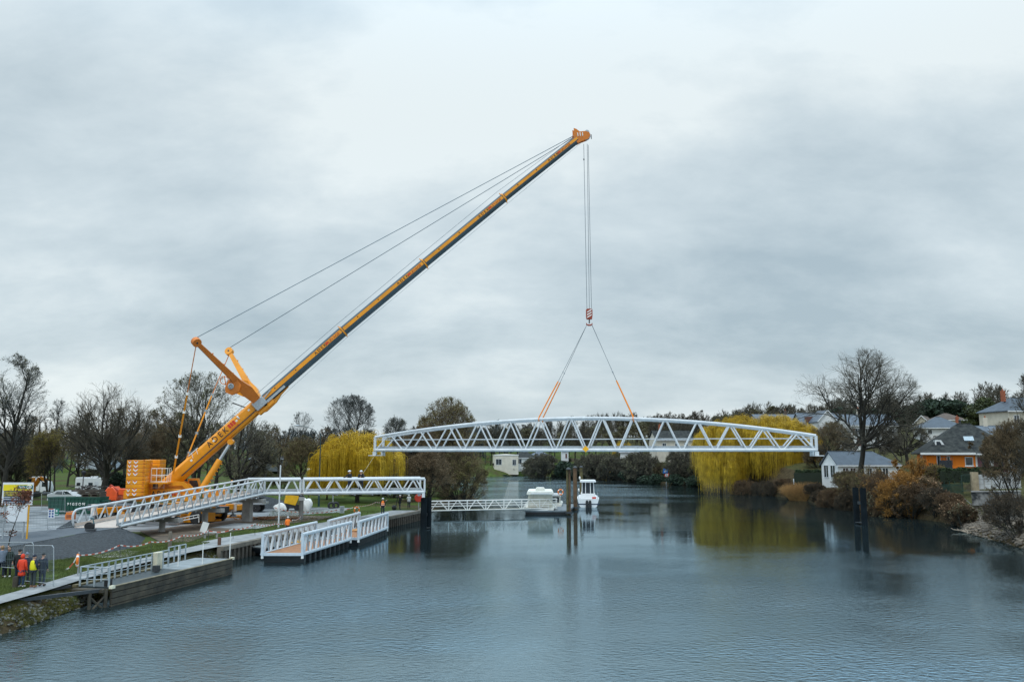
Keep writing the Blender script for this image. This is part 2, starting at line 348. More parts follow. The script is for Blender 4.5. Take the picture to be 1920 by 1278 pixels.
mud = [G(p[0], p[1], GZ) for p in [(262, 996), (300, 1016), (330, 1024), (385, 1006), (440, 996), (520, 984), (600, 975), (625, 968), (560, 966), (470, 969), (420, 978), (340, 986)]]
sheet('mud', mud, GZ + .045, MUD)
sand = [G(p[0], p[1], GZ) for p in [(150, 1036), (185, 1046), (240, 1044), (262, 1034), (215, 1030)]]
sheet('sand_patch', sand, GZ + .04, M('pale_sand', (.30, .29, .27), .9, var=.3, scale=1.5, bump=.5))
spur = [G(p[0], p[1], GZ) for p in [(395, 990), (480, 992), (520, 984), (440, 981)]]
sheet('path_spur', spur, GZ + .06, PATHM)
# ---- gravel embankment with asphalt top (ramp up to the footbridge)
GRAV = M('dark_gravel', (.020, .026, .031), .85, var=.5, scale=6, bump=1.6, bscale=5, detail=9, c2=(.055, .066, .075), lo=.38, hi=.72)
TARM = M('fresh_asphalt', (.085, .10, .115), .75, var=.12, scale=2, bump=.3, bscale=20)
fe = [V(-30.6, 68.2, 2.05), V(-32.4, 65.3, 1.85), V(-33.9, 60.2, 1.55), V(-35.6, 55, 1.3), V(-38.5, 47, 1.15)]
be = [V(-34.4, 68.2, 2.05), V(-37.2, 66, 1.85), V(-41, 62.5, 1.55), V(-45, 58, 1.3), V(-49, 51, 1.15)]
toe = [V(-27.2, 64.2, GZ), V(-26.9, 57.8, GZ), V(-29.0, 54.6, GZ), V(-30.4, 50.4, GZ), V(-36.5, 45, GZ)]
toeb = [V(-36.5, 70, GZ), V(-40, 68, GZ), V(-43, 65, GZ), V(-47, 60, GZ), V(-50, 52, GZ)]
mb = MB()
import random as _r; _r.seed(4)
rows = []
for i in range(len(fe) - 1):
    for s in range(6):
        t = s / 6; rows.append((fe[i].lerp(fe[i + 1], t), toe[i].lerp(toe[i + 1], t), be[i].lerp(be[i + 1], t), toeb[i].lerp(toeb[i + 1], t)))
cols = 10; P = []
for a, b_, c, d in rows:
    for k in range(cols + 1):
        t = k / cols; p = a.lerp(b_, t); bulge = math.sin(t * math.pi) * .14; j = .07 * (0 < k < cols)
        P.append(p + V(_r.uniform(-j, j) * 2, _r.uniform(-j, j) * 2, _r.uniform(-j, j) + bulge * (1 if k else 0) - (.12 if k == cols else 0)))
F = []
n = cols + 1
for i in range(len(rows) - 1):
    for k in range(cols): F.append((i * n + k, i * n + k + 1, (i + 1) * n + k + 1, (i + 1) * n + k))
mb.add(P, F)
mb.add([fe[0], V(-29.3, 70.2, GZ - .1), toe[0] - V(0, 0, .12)], [(0, 1, 2)]); mb.add([fe[0], be[0], V(-35.5, 71, GZ - .1), V(-29.3, 70.2, GZ - .1)], [(0, 1, 2, 3)])
for i in range(len(be) - 1): mb.quad(be[i], toeb[i] - V(0, 0, .1), toeb[i + 1] - V(0, 0, .1), be[i + 1])
tag(mb.build('embankment', GRAV), kind='structure')
mb = MB()
for i in range(len(fe) - 1): mb.quad(fe[i] + V(0, 0, .02), fe[i + 1] + V(0, 0, .02), be[i + 1] + V(0, 0, .02), be[i] + V(0, 0, .02))
tag(mb.build('ramp_road', TARM), kind='structure')
def heap(name, label, c, r, h, mat, seed=0, cat='heap', group=None, sx=1):
    rng = random.Random(seed); mb = MB(); n, k = 28, 9; P = []
    for i in range(k + 1):
        t = i / k
        for j in range(n):
            a = 2 * math.pi * j / n; rr = r * t * (1 + .12 * math.sin(3 * a + seed)); z = h * (1 - t) ** 1.05 + rng.uniform(-.05, .05) * h * (0 < t < 1)
            P.append((rr * math.cos(a) * sx, rr * math.sin(a), max(z, -.05) if t < 1 else -.1))
    F = [(i * n + j, (i + 1) * n + j, (i + 1) * n + (j + 1) % n, i * n + (j + 1) % n) for i in range(k) for j in range(n)]
    mb.add(P, F); o = mb.build(name, mat, angle=80); o.location = c; return tag(o, label, cat, group)
p = G(134, 990, GZ); heap('gravel_heap', 'small dark gravel heap beside the foot of the white ramp', p, 1.35, .75, GRAV, 1)
p = G(483, 955, GZ); heap('gravel_heap', 'large grey gravel heap on the grass behind the concrete piers', p + V(-1, 4, 0), 4.6, 1.6, GRAV, 2, sx=1.2)
# ---- quay wall
mb = MB(); QP = [(-21.1, 63), (-19.9, 70), (-16.6, 80), (-13.4, 92), (-11, 103), (-11.2, 108)]
for i in range(len(QP) - 1):
    a = V(*QP[i], 0); b_ = V(*QP[i + 1], 0); mb.bar(a + V(0.05, 0, GZ - .1), b_ + V(.05, 0, GZ - .1), .5, .3)
    mb.bar(a + V(-.05, 0, 0), b_ + V(-.05, 0, 0), .3, 1.9)
qr = thing('quay_wall', 'timber faced quay wall with concrete cap behind the white jetty trusses', 'quay wall', (-16, 80, 0))
mb.build('wall', M('quay_concrete', (.17, .15, .12), .9, var=.4, scale=1.5, bump=.6), qr, (-16, 80, 0))
mb = MB()
for i in range(len(QP) - 1):
    a = V(*QP[i], 0); b_ = V(*QP[i + 1], 0); L = (b_ - a).length; m_ = int(L / .62)
    for k in range(m_):
        q = a.lerp(b_, (k + .5) / m_); mb.tube([q + V(.28, 0, -1), q + V(.28, 0, GZ - .28)], .11, 6)
tag(mb.build('timber_piling', M('wet_timber', (.075, .062, .048), .8, var=.5, scale=4), qr, (-16, 80, 0)))
# ================================================================ lifted footbridge
def tube_part(name, pts, r, parent, off, mat=WHITE, n=10): return MB().tube(pts, r, n).build(name, mat, parent, off)
def lifted_bridge():
    dc = 96.0; a = rad(10); e = V(math.cos(a), -math.sin(a), 0); wd = V(math.sin(a), math.cos(a), 0)
    Lh = .2563 * dc; c0 = V(.0859 * dc, dc, 8.2); W = 3.0
    r = thing('footbridge_span', 'long white arched truss footbridge span hanging from the orange crane above the river', 'footbridge', c0)
    def hgt(t): return 1.5 + 2.05 * (1 - t * t)
    for side in (0, 1):
        o = c0 + wd * (W * side)
        B = [o + e * (Lh * (2 * i / 14 - 1)) for i in range(15)]
        def top(t): return o + e * (Lh * t) + V(0, 0, hgt(t))
        tube_part('bottom_chord', [B[0] - e * .1, B[-1] + e * .1], .175, r, c0, n=12)
        tube_part('top_chord', [top(-1 + 2 * k / 28) for k in range(29)], .158, r, c0, n=12)
        for s in (-1, 1): tube_part('end_post', [o + e * (Lh * s), top(s)], .16, r, c0)
        for i in range(14):
            tm = -1 + (2 * i + 1) / 14; T = top(tm)
            tube_part('truss_diagonal', [B[i] + e * .15, T - e * .13 - V(0, 0, .05)], .092, r, c0)
            tube_part('truss_diagonal', [T + e * .13 - V(0, 0, .05), B[i + 1] - e * .15], .092, r, c0)
        s_ = .3 if side == 0 else -.3
        tube_part('handrail', [B[0] + wd * s_ + V(0, 0, 1.22), B[-1] + wd * s_ + V(0, 0, 1.22)], .035, r, c0, n=8)
        mb = MB().bar(B[0] + wd * s_ * .9 + V(0, 0, .25), B[-1] + wd * s_ * .9 + V(0, 0, .25), .04, .38); mb.build('kick_plate', GALV, r, c0)
        for s in (-1, 1):
            q = o + e * (Lh * s); mb = MB().box(q - V(0, 0, .38), (.4, .4, .4), -a); mb.box(q - V(0, 0, .62) + e * .25 * s, (.9, .5, .09), -a); mb.build('bearing_bracket', WHITE, r, c0)
    mb = MB(); q = c0 + wd * (W / 2); mb.bar(q - e * Lh + V(0, 0, -.02), q + e * Lh + V(0, 0, -.02), W - .4, .09); mb.build('deck', GALV, r, c0)
    mb = MB()
    for i in range(29): q = c0 + e * (Lh * (2 * i / 28 - 1)); mb.bar(q + wd * .1 - V(0, 0, .12), q + wd * (W - .1) - V(0, 0, .12), .14, .14)
    mb.build('floor_beams', WHITE, r, c0)
    # yellow diamond mark on the middle node
    q = c0 - wd * .24 + V(0, 0, .12); mb = MB()
    s = .36; mb.prism([(0, -s), (s, 0), (0, s), (-s, 0)], q, e, V(0, 0, 1), -wd * .03); mb.build('diamond_sign', M('yellow_sign', (.85, .42, .01), .5), r, c0)
    # lifting points
    return dict(c0=c0, e=e, wd=wd, W=W, hgt=hgt, Lh=Lh)
LBR = lifted_bridge()
# tag line from the left end of the span down to the workers
A0 = LBR['c0'] - LBR['e'] * LBR['Lh']
mb = MB(); B0 = D(676, 893, 89.5)
mb.tube([A0 - V(0, 0, .6), A0.lerp(B0, .5) - V(0, 0, .35), B0], .016, 5); tag(mb.build('tag_line', M('pale_rope', (.5, .45, .3), .8)), 'thin pale rope running from the hanging span to the workers in white helmets', 'rope')
# ================================================================ footbridge on the left bank
J = V(-24.6, 86, 3.85); E = V(-9.1, 90, 3.85); K = V(-21.08, 86.9, 3.85); S = V(-30.8, 68, 2.12)
ld = (E - J).normalized(); lf = V(-ld.y, ld.x, 0); Wd = 3.1
Jb = V(-27.1, 88.66, 3.85); Eb = E + lf * Wd; Kb = K + lf * Wd; Sb = V(-34.3, 68, 2.12)
fb = thing('approach_footbridge', 'white truss footbridge approach ramp and level span on concrete piers at the left bank', 'footbridge', S)
Z = V(0, 0, 1); HR = 1.36
def level(A, B, n, last=False):
    tube_part('bottom_chord', [A, B], .16, fb, S); tube_part('top_chord', [A + Z * HR, B + Z * HR], .15, fb, S)
    for i in range(n):
        p = A.lerp(B, i / n); q = A.lerp(B, (i + 1) / n); m_ = (p + q) / 2 + Z * HR; d = (q - p).normalized()
        tube_part('truss_diagonal', [p + d * .12, m_ - d * .1], .075, fb, S, n=8); tube_part('truss_diagonal', [m_ + d * .1, q - d * .12], .075, fb, S, n=8)
    tube_part('end_post', [A, A + Z * HR], .1, fb, S); tube_part('end_post', [B, B + Z * HR], .1, fb, S)
level(J, K - ld * .15, 2); level(K + ld * .15, E, 6); level(Jb, Kb - ld * .15, 3); level(Kb + ld * .15, Eb, 6)
for p in (E, Eb): MB().bar(p - Z * .02, p + Z * HR, .42, .1, up=ld).build('end_plate', WHITE, fb, S)
def ramp(A, B, n):
    d = (B - A).normalized(); C = A - d * .1
    T = A + Z * 1.30; U = B + Z * HR
    pts = [A + d * .35 + Z * .02, A + Z * .12 + d * .05, A - d * .06 + Z * .4, A - d * .1 + Z * .85, A + Z * 1.15, A + d * .22 + Z * 1.29, A + d * .6 + Z * 1.33, U]
    tube_part('top_rail', pts, .085, fb, S); tube_part('bottom_chord', [A + d * .2, B], .11, fb, S)
    for i in range(n):
        p = (A + d * .35).lerp(B, i / n); q = (A + d * .35).lerp(B, (i + 1) / n)
        MB().bar(p + Z * .05, p + d * ((q - p).length * .62) + Z * 1.3, .05, .13, up=d).build('truss_diagonal', WHITE, fb, S)
        MB().bar(p + d * ((q - p).length * .62) + Z * 1.3, q + Z * .05, .045, .10, up=d).build('truss_post', GALV, fb, S)
ramp(S, J, 18); ramp(Sb, Jb, 20)
DECKM = M('beige_deck', (.52, .44, .38), .7, var=.1, scale=2)
mb = MB(); zo = -Z * .03
def slab(mb, a, b, c, d, t=.14):
    P = [a, b, c, d]; mb.add(P + [p - Z * t for p in P], [(0, 1, 2, 3), (7, 6, 5, 4), (0, 4, 5, 1), (1, 5, 6, 2), (2, 6, 7, 3), (3, 7, 4, 0)])
rd = (J - S).normalized(); rn = V(-rd.y, rd.x, 0).normalized()
slab(mb, S + rn * .14 + zo, J + rn * .14 + zo, Jb - rn * .14 + zo, Sb - rn * .14 + zo)
slab(mb, J + lf * .18 + zo - Z * .004, E + lf * .18 + zo - Z * .004, Eb - lf * .18 + zo - Z * .004, Jb + rn * -.1 - lf * .1 + zo - Z * .004)
mb.build('deck', DECKM, fb, S)
for (a, b_, nn) in ((S, J, rn), (Sb, Jb, -rn)):
    MB().bar(a + nn * .16 + Z * .17, b_ + nn * .16 + Z * .17, .03, .22).build('kick_plate', DECKM if nn is not rn else GALV, fb, S)
for (a, b_, nn) in ((J, E, lf), (Jb, Eb, -lf)):
    MB().bar(a + nn * .2 + Z * .2, b_ + nn * .2 + Z * .2, .04, .28).build('kick_plate', GALV, fb, S)
mb = MB()
for i in range(1, 19):
    p = S.lerp(J, i / 19); q = Sb.lerp(Jb, i / 19); mb.bar(p - Z * .17, q - Z * .17, .12, .14)
for i in range(1, 9):
    p = J.lerp(E, i / 9); q = Jb.lerp(Eb, i / 9); mb.bar(p - Z * .19, q - Z * .19, .12, .14)
mb.build('floor_beams', GALV, fb, S)
MB().bar(E - Z * .55 + ld * -.1, E + ld * -.1 - Z * .1, .3, .3).build('bearing_bracket', WHITE, fb, S)
MB().bar(Eb - Z * .55 + ld * -.1, Eb + ld * -.1 - Z * .1, .3, .3).build('bearing_bracket', WHITE, fb, S)
# piers: concrete columns carrying the footbridge, each with a cap
def pier(c, nn, topz, w, d, lbl, half=1.95, rnd=False):
    r = thing('bridge_pier', lbl, 'pier', (c.x, c.y, GZ), group='concrete piers under the footbridge')
    mb = MB(); ang = math.atan2(nn.y, nn.x)
    if rnd: mb.lathe([(w, -.3), (w, topz - .5 - GZ)], n=18)
    else: mb.box((0, 0, (topz - .5 - GZ) / 2 - .15), (d, w, topz - .5 - GZ + .3), ang)
    mb.build('column', CONC, r, bevel=.04)
    mb = MB().bar(V(0, 0, topz - GZ - .32) - nn * half, V(0, 0, topz - GZ - .32) + nn * half, .55, .36); mb.build('cap', CONC, r, bevel=.02)
    mb = MB()
    for s in (-1, 1): mb.box(V(0, 0, topz - GZ - .07) + nn * 1.55 * s, (.3, .3, .13), ang)
    mb.build('bearing_pad', DARKM, r)
def cl(t): return (S.lerp(J, t) + Sb.lerp(Jb, t)) / 2
c = cl(.36); pier(c, rn, c.z - .25, .26, .7, 'shortest pier, nearest the gravel ramp, under the white footbridge', rnd=True)
c = cl(.63); pier(c, rn, c.z - .25, .27, .7, 'round pier in front of the yellow crane outrigger pad', rnd=True)
c = cl(.94); pier(c, rn, c.z - .25, .5, .95, 'wide rectangular pier at the bend of the footbridge')
c = (K + Kb) / 2; pier(c, lf, c.z - .22, .22, .7, 'slender round pier standing at the water side of the wide one', half=1.7, rnd=True)
# steel tube piles in the river
PILE = M('black_steel_pile', (.006, .010, .013), .8, 0, spec=.12, var=.4, scale=1)
def pile_pair(a, b, top, lbl, grp='paired black steel piles'):
    r = thing('mooring_pile_pair', lbl, 'piles', (a.x, a.y, 0), group=grp)
    for q in (a, b):
        MB().lathe([(.33, -2), (.33, top), (.30, top), (.30, top - .4)], c=(q.x - a.x, q.y - a.y, 0), n=22).build('steel_tube', PILE, r)
    d = b - a
    MB().bar(V(0, 0, top - 1.7), d + V(0, 0, top - 1.7), .12, .35).build('brace', DARKM, r)
    MB().bar(V(0, 0, .15), d + V(0, 0, .15), .6, .12).build('brace', DARKM, r)
    if grp is None: return
pile_pair(D(795, 930, 90.6), D(803.5, 930, 91.6), 3.2, 'pair of black steel piles carrying the river end of the left footbridge')
pile_pair(D(1604.5, 930, 98), D(1618.5, 930, 96.5), 4.0, 'pair of tall black steel piles alone in the water at right')
# ================================================================ mobile crane
def crane():
    BP = [(322, 903), (487, 758), (641.7, 623), (793.8, 496), (943, 373), (1082, 262)]
    def yy(px): return 89 + (px - 322) / (1082 - 322) * 7.0
    P = [D(x, y, yy(x)) for x, y in BP]
    T = P[-1]; P0 = P[0]; hd = V(T.x - P0.x, T.y - P0.y, 0).normalized(); nn = V(hd.y, -hd.x, 0)   # nn: horizontal, to the camera side
    root = thing('mobile_crane', 'huge orange telescopic mobile crane lifting the white span over the river', 'crane', (P0.x, P0.y, GZ)); O = V(P0.x, P0.y, GZ)
    def prof(w, h):
        pr = [(-w * .34, h * .5), (w * .34, h * .5), (w * .5, h * .34), (w * .5, -h * .05)]
        for k in range(1, 8): a = math.pi * k / 8; pr.append((w * .5 * math.cos(a), -h * .05 - h * .45 * math.sin(a)))
        pr += [(-w * .5, -h * .05), (-w * .5, h * .34)]; return pr
    dims = [(1.25, 1.50), (1.02, 1.12), (.95, 1.03), (.88, .96), (.80, .88)]
    for i in range(5):
        a, b = P[i], P[i + 1]; d = (b - a).normalized(); q = nn.cross(d).normalized() * 1.0
        if q.z < 0: q = -q
        w, h = dims[i]; st = a if i else a - d * .6
        mb = MB().prism(prof(w, h), st, nn, q, b - st + d * (.25 if i < 4 else 0))
        if i == 0:
            mb.build('boom_base_section', ORANGE, root, O, angle=30)
            for s in (-1, 1): MB().bar(a + nn * .66 * s + d * 1.2 - q * .28, b + nn * .66 * s - d * .3 - q * .28, .07, .10, up=q).build('hydraulic_pipe', DARKM, root, O)
            mb = MB()
            for t in (.25, .5, .76, .9): mb.box(a.lerp(b, t) + nn * .635 + q * .25, (.22, .02, .2), rot=Matrix((d, nn, q)).transposed())
            mb.build('inspection_plates', WDIRT, root, O)
            text_obj('A D E K', 2.6, .60, BLACK, root, a + d * 5.05 + nn * .632 + q * .0 - O, d, q, bold=.006)
            text_obj('▮▮▮', 1.0, .5, RED, root, a + d * 10.1 + nn * .632 + q * .08 - O, d, q) if False else None
            mb = MB()
            for k in range(3): mb.box(a + d * (7.95 + k * .30) + nn * .636 + q * .3, (.23, .02, .46), rot=Matrix((d, nn, q)).transposed())
            mb.build('red_logo', RED, root, O)
            text_obj('LEVAGE', 1.0, .16, RED, root, a + d * 7.8 + nn * .632 - q * .22 - O, d, q)
            text_obj('1', .18, .4, WDIRT, root, a + d * 9.1 + nn * .632 + q * .2 - O, d, q, bold=.03)
            mb = MB()
            for t in (3.2, 3.8): mb.bar(a + d * t + nn * .66 + q * .3, a + d * (t + .25) + nn * .66 + q * .85, .05, .08, up=nn)
            mb.bar(a + d * 3.0 + nn * .5 + q * .8, a + d * 4.2 + nn * .5 + q * .8, .1, .08); mb.build('boom_catwalk', WDIRT, root, O)
        else:
            mb.build('boom_telescope_section', BOOMGREY, root, O, angle=30)
            for s in (-1, 1):
                MB().bar(st + nn * (w * .5 + .012) * s + q * h * .13 + d * .3, b + nn * (w * .5 + .012) * s + q * h * .13 - d * .02, .03, h * .36, up=q).build('side_stripe', ORANGE, root, O)
            L = (b - a).length; h2 = h * .27; off = nn * (w * .5 + .029) + q * h * .0
            text_obj('A D E K', 1.6, h2, BLACK, root, b - d * (3.75 if i < 4 else 4.6) + off - O, d, q, bold=.008)
            MB().box(b - d * (2.02 if i < 4 else 2.9) + off + q * h2 * .5, (.36, .015, h2 * .8), rot=Matrix((d, nn, q)).transposed()).build('red_logo', RED, root, O)
            text_obj('LEVAGE', 1.5, h2 * .92, M('red_brown_lettering', (.50, .08, .02), .5), root, b - d * (1.8 if i < 4 else 2.65) + off - O, d, q, bold=.015)
            for t in (.2, .45): MB().lathe([(.06, 0), (.06, .04)], c=a.lerp(b, t) + nn * (w * .5 + .02) + q * h * .17, n=10, axis=nn).build('locking_pin', BLACK, root, O)
        if i < 4 and i > 0:
            mb = MB(); pr = prof(w + .1, h + .1); mb.prism(pr, b + d * .05, nn, q, d * .16)
            mb.bar(b + d * .1 + q * .4 * h, b + d * .1 + q * (h * .5 + .28), .1, .08, up=d); mb.bar(b + d * .1 - q * .4 * h, b + d * .1 - q * (h * .5 + .2), .1, .08, up=d)
            mb.build('section_collar', ORANGE, root, O)
    d0 = (P[1] - P[0]).normalized(); q0 = nn.cross(d0).normalized(); q0 = q0 if q0.z > 0 else -q0
    R0 = Matrix((d0, nn, q0)).transposed()
    # collar at the head of the base section
    MB().box(P[1] + d0 * .1 + nn * .0, (1.35, 1.75, .95), rot=R0).build('superlift_bracket', GALV, root, O, bevel=.05)
    mb = MB(); mb.box(P[1] + d0 * .3 - q0 * .75, (2.0, 1.1, .3), rot=R0); mb.box(P[1] + d0 * 1.0 - q0 * .6, (.8, .9, .35), rot=R0); mb.build('base_section_lip', ORANGE, root, O, bevel=.03)
    mb = MB().bar(P[1] + d0 * .8 + nn * .55 - q0 * .35, P[1] + d0 * 3.2 + nn * .55 - q0 * .35, .12, .25, up=q0); mb.bar(P[1] + d0 * .8 + nn * .58 + q0 * .15, P[1] + d0 * 1.9 + nn * .58 + q0 * .35, .08, .12, up=q0); mb.build('guide_rail', GALV, root, O)
    # lower welded keel under the base section and the cylinder bracket
    mb = MB(); a = P[0] + d0 * 1.5; mb.prism([(0, -.6), (9.2, -.6), (10.2, -1.05), (11.6, -1.0), (12.5, -.72), (13.6, -.6)], a - nn * .35, d0, q0, nn * .7); mb.build('boom_keel', ORANGE, root, O)
    # ---- boom head
    dt = (P[5] - P[4]).normalized(); qt = nn.cross(dt).normalized(); qt = qt if qt.z > 0 else -qt
    mb = MB(); pr = [(-.35, .48), (.15, .85), (.45, 1.25), (.62, 1.0), (.75, .5), (1.35, .12), (1.6, -.25), (1.45, -.62), (1.0, -.78), (.5, -.62), (.1, -.5), (-.35, -.42)]
    for s in (-1, 1): mb.prism(pr, T + nn * (.34 * s - .04), dt, qt, nn * .08)
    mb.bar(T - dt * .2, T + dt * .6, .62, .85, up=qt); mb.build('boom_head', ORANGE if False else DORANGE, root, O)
    mb = MB(); q = T + nn * .40 + dt * .42 + qt * .38
    for k in range(3): mb.box(q + dt * (k * .24 - .1) - qt * (k * .16), (.10, .02, .42), rot=Matrix((dt, nn, qt)).transposed() @ Matrix.Rotation(rad(35), 3, 'Y'))
    mb.build('red_white_stripes', WDIRT, root, O)
    sh = T + dt * 1.22 - qt * .4
    for k in range(5): MB().lathe([(.12, -.03), (.42, -.03), (.38, 0), (.42, .03), (.12, .03)], c=sh + nn * (.22 - .11 * k), n=22, axis=nn).build('sheave', GALV, root, O)
    mb = MB().lathe([(.1, -.05), (.28, -.05), (.28, .05), (.1, .05)], c=T + dt * 1.55 - qt * .05, n=18, axis=nn); mb.build('sheave', GALV, root, O)
    mb = MB().tube([T + dt * 1.5 - qt * .4, T + dt * 1.75 - qt * .6, T + dt * 1.75 - qt * .6 - V(0, 0, .5)], .05, 6); mb.build('limit_switch_arm', BLACK, root, O)
    # ---- superlift arms
    base = P[1] + d0 * .1 + q0 * .5
    tips = []
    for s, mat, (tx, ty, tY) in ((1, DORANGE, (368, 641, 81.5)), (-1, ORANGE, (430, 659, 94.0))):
        tip = D(tx, ty, tY); b0 = base + nn * .55 * s; ad = (tip - b0).normalized(); pv = ad.cross(d0).normalized(); u2 = pv.cross(ad).normalized()
        mb = MB(); L = (tip - b0).length
        def q4(t, w, h): c = b0 + ad * (L * t); return [c + u2 * w + pv * h, c + u2 * w - pv * h, c - u2 * w - pv * h, c - u2 * w + pv * h]
        st = [(0, .42, .3), (.18, .62, .28), (.34, .34, .24), (1.0 - .02, .2, .17)]
        Pn = sum([q4(*x) for x in st], []); Fn = []
        for k in range(len(st) - 1):
            for j in range(4): Fn.append((k * 4 + j, k * 4 + (j + 1) % 4, (k + 1) * 4 + (j + 1) % 4, (k + 1) * 4 + j))
        Fn += [(3, 2, 1, 0), tuple(len(st) * 4 - 4 + j for j in range(4))]; mb.add(Pn, Fn)
        mb.lathe([(.12, -.24), (.44, -.24), (.44, .24), (.12, .24)], c=tip, n=20, axis=pv)
        for t in (.45, .6, .78): mb.box(b0 + ad * (L * t) + u2 * .3, (.1, .1, .12))
        arm = mb.build('superlift_arm', mat, root, O)
        mb = MB().lathe([(.28, -.16), (.28, .16)], c=tip, n=16, axis=pv); mb.lathe([(.1, -.27), (.1, .27)], c=tip, n=12, axis=pv); mb.build('arm_sheave', DARKM, arm, O)
        wc = b0 + ad * (L * .34) - d0 * .75
        mb = MB(); mb.prism([(-.5, .3), (.5, .7), (.95, .2), (.8, -.6), (.2, -.95), (-.55, -.7), (-.8, -.1)], wc - nn * .3, d0, q0, nn * .08); mb.prism([(-.5, .3), (.5, .7), (.95, .2), (.8, -.6), (.2, -.95), (-.55, -.7), (-.8, -.1)], wc + nn * .3, d0, q0, nn * .08); mb.build('winch_frame', mat, arm, O)
        MB().lathe([(.45, -.28), (.45, .28)], c=wc, n=20, axis=nn).build('winch_drum', mat, arm, O)
        MB().lathe([(.3, .38), (.3, .5), (.18, .55), (.12, .42)], c=wc, n=18, axis=nn).build('winch_motor', GALV, arm, O)
        mb = MB().torus(wc - d0 * .1 + q0 * .95, .4, .04, nn, 18, 6); mb.tube([wc + q0 * .5 - d0 * .3, wc + q0 * 1.3 + d0 * .2], .05, 6); mb.build('rope_guide', mat, arm, O)
        # guy ropes to the boom head and rods down to the superstructure
        hook = T - dt * .2 + qt * .55 + nn * .4 * s
        MB().tube([tip + V(0, 0, .42), hook], .038, 5).build('guy_rope', STEEL, root, O)
        MB().tube([tip - V(0, 0, .3), b0 + ad * L * .25 - d0 * .4], .025, 5).build('guy_rope', STEEL, root, O)
        foot = D(325, 888, 87.6) if s == 1 else D(342, 880, 90.6)
        mid = tip.lerp(foot, .38); MB().tube([tip - V(0, 0, .3), mid], .045, 6).build('strap_upper', DORANGE, root, O)
        MB().tube([mid, foot], .085, 8).build('pendant_rod', ORANGE, root, O)
        mb = MB()
        for t in (.0, .22, .52, .78): mb.box(mid.lerp(foot, t), (.24, .2, .3))
        mb.build('rod_link', WDIRT if s == 1 else GALV, root, O)
        tips.append(tip)
    mb = MB().bar(base + q0 * .9 + nn * 1.4, base + q0 * .9 - nn * 1.4, .2, .2); mb.tube([base - d0 * .2 - nn * .3, base - d0 * 1.4 + q0 * .3, base - d0 * 2.0 + q0 * 1.5], .07, 6); mb.build('hydraulic_hoses', BLACK, root, O)
    # hoist rope along the top and the thin tension line below the boom
    top = [P[i] + q0 * 1.05 for i in range(1, 5)] + [T + qt * .6]
    MB().tube([P[0] + q0 * 1.0 + d0 * 2] + top, .02, 5).build('hoist_rope', STEEL, root, O)
    MB().tube([P[1] - q0 * .95] + [p - q0 * .75 for p in P[2:5]] + [T - qt * .6], .014, 5).build('hoist_rope', GALV, root, O)
    # ---- superstructure
    f = P0.copy(); hz_ = V(hd.x, hd.y, 0)
    def at(a, s, z): return V(O.x, O.y, 0) + hz_ * a + nn * s + V(0, 0, z)
    Rh = Matrix((hz_, nn, V(0, 0, 1))).transposed()
    def bx(a0, a1, s0, s1, z0, z1, mb=None):
        mb = mb or MB(); return mb.box(at((a0 + a1) / 2, (s0 + s1) / 2, (z0 + z1) / 2), (abs(a1 - a0), abs(s1 - s0), abs(z1 - z0)), rot=Rh)
    zt = f.z
    # turntable frame with side cheek plates, ADEK panel
    mb = bx(-3.2, 2.6, -1.3, 1.3, 3.0, 3.75); mb.build('slewing_frame', ORANGE, root, O, bevel=.05)
    for s in (1, -1):
        mb = MB().prism([(-1.2, 3.3), (2.5, 3.3), (2.6, 4.1), (2.0, 4.75), (.6, 5.1), (-.3, 5.05), (-1.1, 4.2)], V(O.x, O.y, 0) + nn * (1.05 * s - .06), hz_, V(0, 0, 1), nn * .12); mb.build('cheek_plate', ORANGE, root, O)
    bx(-1.7, 1.25, 1.42, 1.75, 3.05, 4.25).build('side_housing', ORANGE, root, O, bevel=.05)
    text_obj('A D E K', 1.85, .52, BLACK, root, at(-1.5, 1.76, 3.55) - O, hz_, V(0, 0, 1), bold=.01)
    mb = MB()
    for k in range(3): bx(.42 + k * .25, .6 + k * .25, 1.74, 1.77, 3.6, 3.95, mb)
    mb.build('red_logo', RED, root, O)
    mb = bx(-3.0, -1.9, .5, 1.5, 3.9, 4.7); bx(-2.6, -1.5, -.8, .3, 3.8, 4.9, mb); mb.build('engine_block', DARKM, root, O, bevel=.06)
    MB().lathe([(.42, -1.0), (.42, 1.0)], c=at(-3.6, 0, 4.5), n=18, axis=nn).build('hoist_winch', DARKM, root, O)
    bx(-4.3, -3.0, -1.2, 1.2, 3.3, 4.1).build('winch_bed', ORANGE, root, O)
    mb = MB()
    for z in (4.4, 5.0, 5.5): mb.tube([at(-1.9, 1.5, z), at(-.4, 1.5, z)], .025, 5)
    for a in (-1.9, -1.15, -.4): mb.tube([at(a, 1.5, 4.3), at(a, 1.5, 5.5)], .025, 5)
    mb.build('guard_rail', WDIRT, root, O)
    # ---- counterweight: slabs stacked on both sides
    c0 = D(251, 930, 84.2); ca = (V(c0.x, c0.y, 0) - V(O.x, O.y, 0)).dot(hz_); zb = c0.z; ztop = D(251, 862, 84.2).z
    nslab = 9; hs = (ztop - zb) / nslab; near = 4.2
    bx(ca - .88, ca + .88, -3.6, 3.6, zb - .35, zb - .02).build('counterweight_base', ORANGE, root, O, bevel=.03)
    bx(ca - .7, ca + .7, -1.4, 1.4, zb, ztop - .6).build('counterweight_core', ORANGE, root, O)
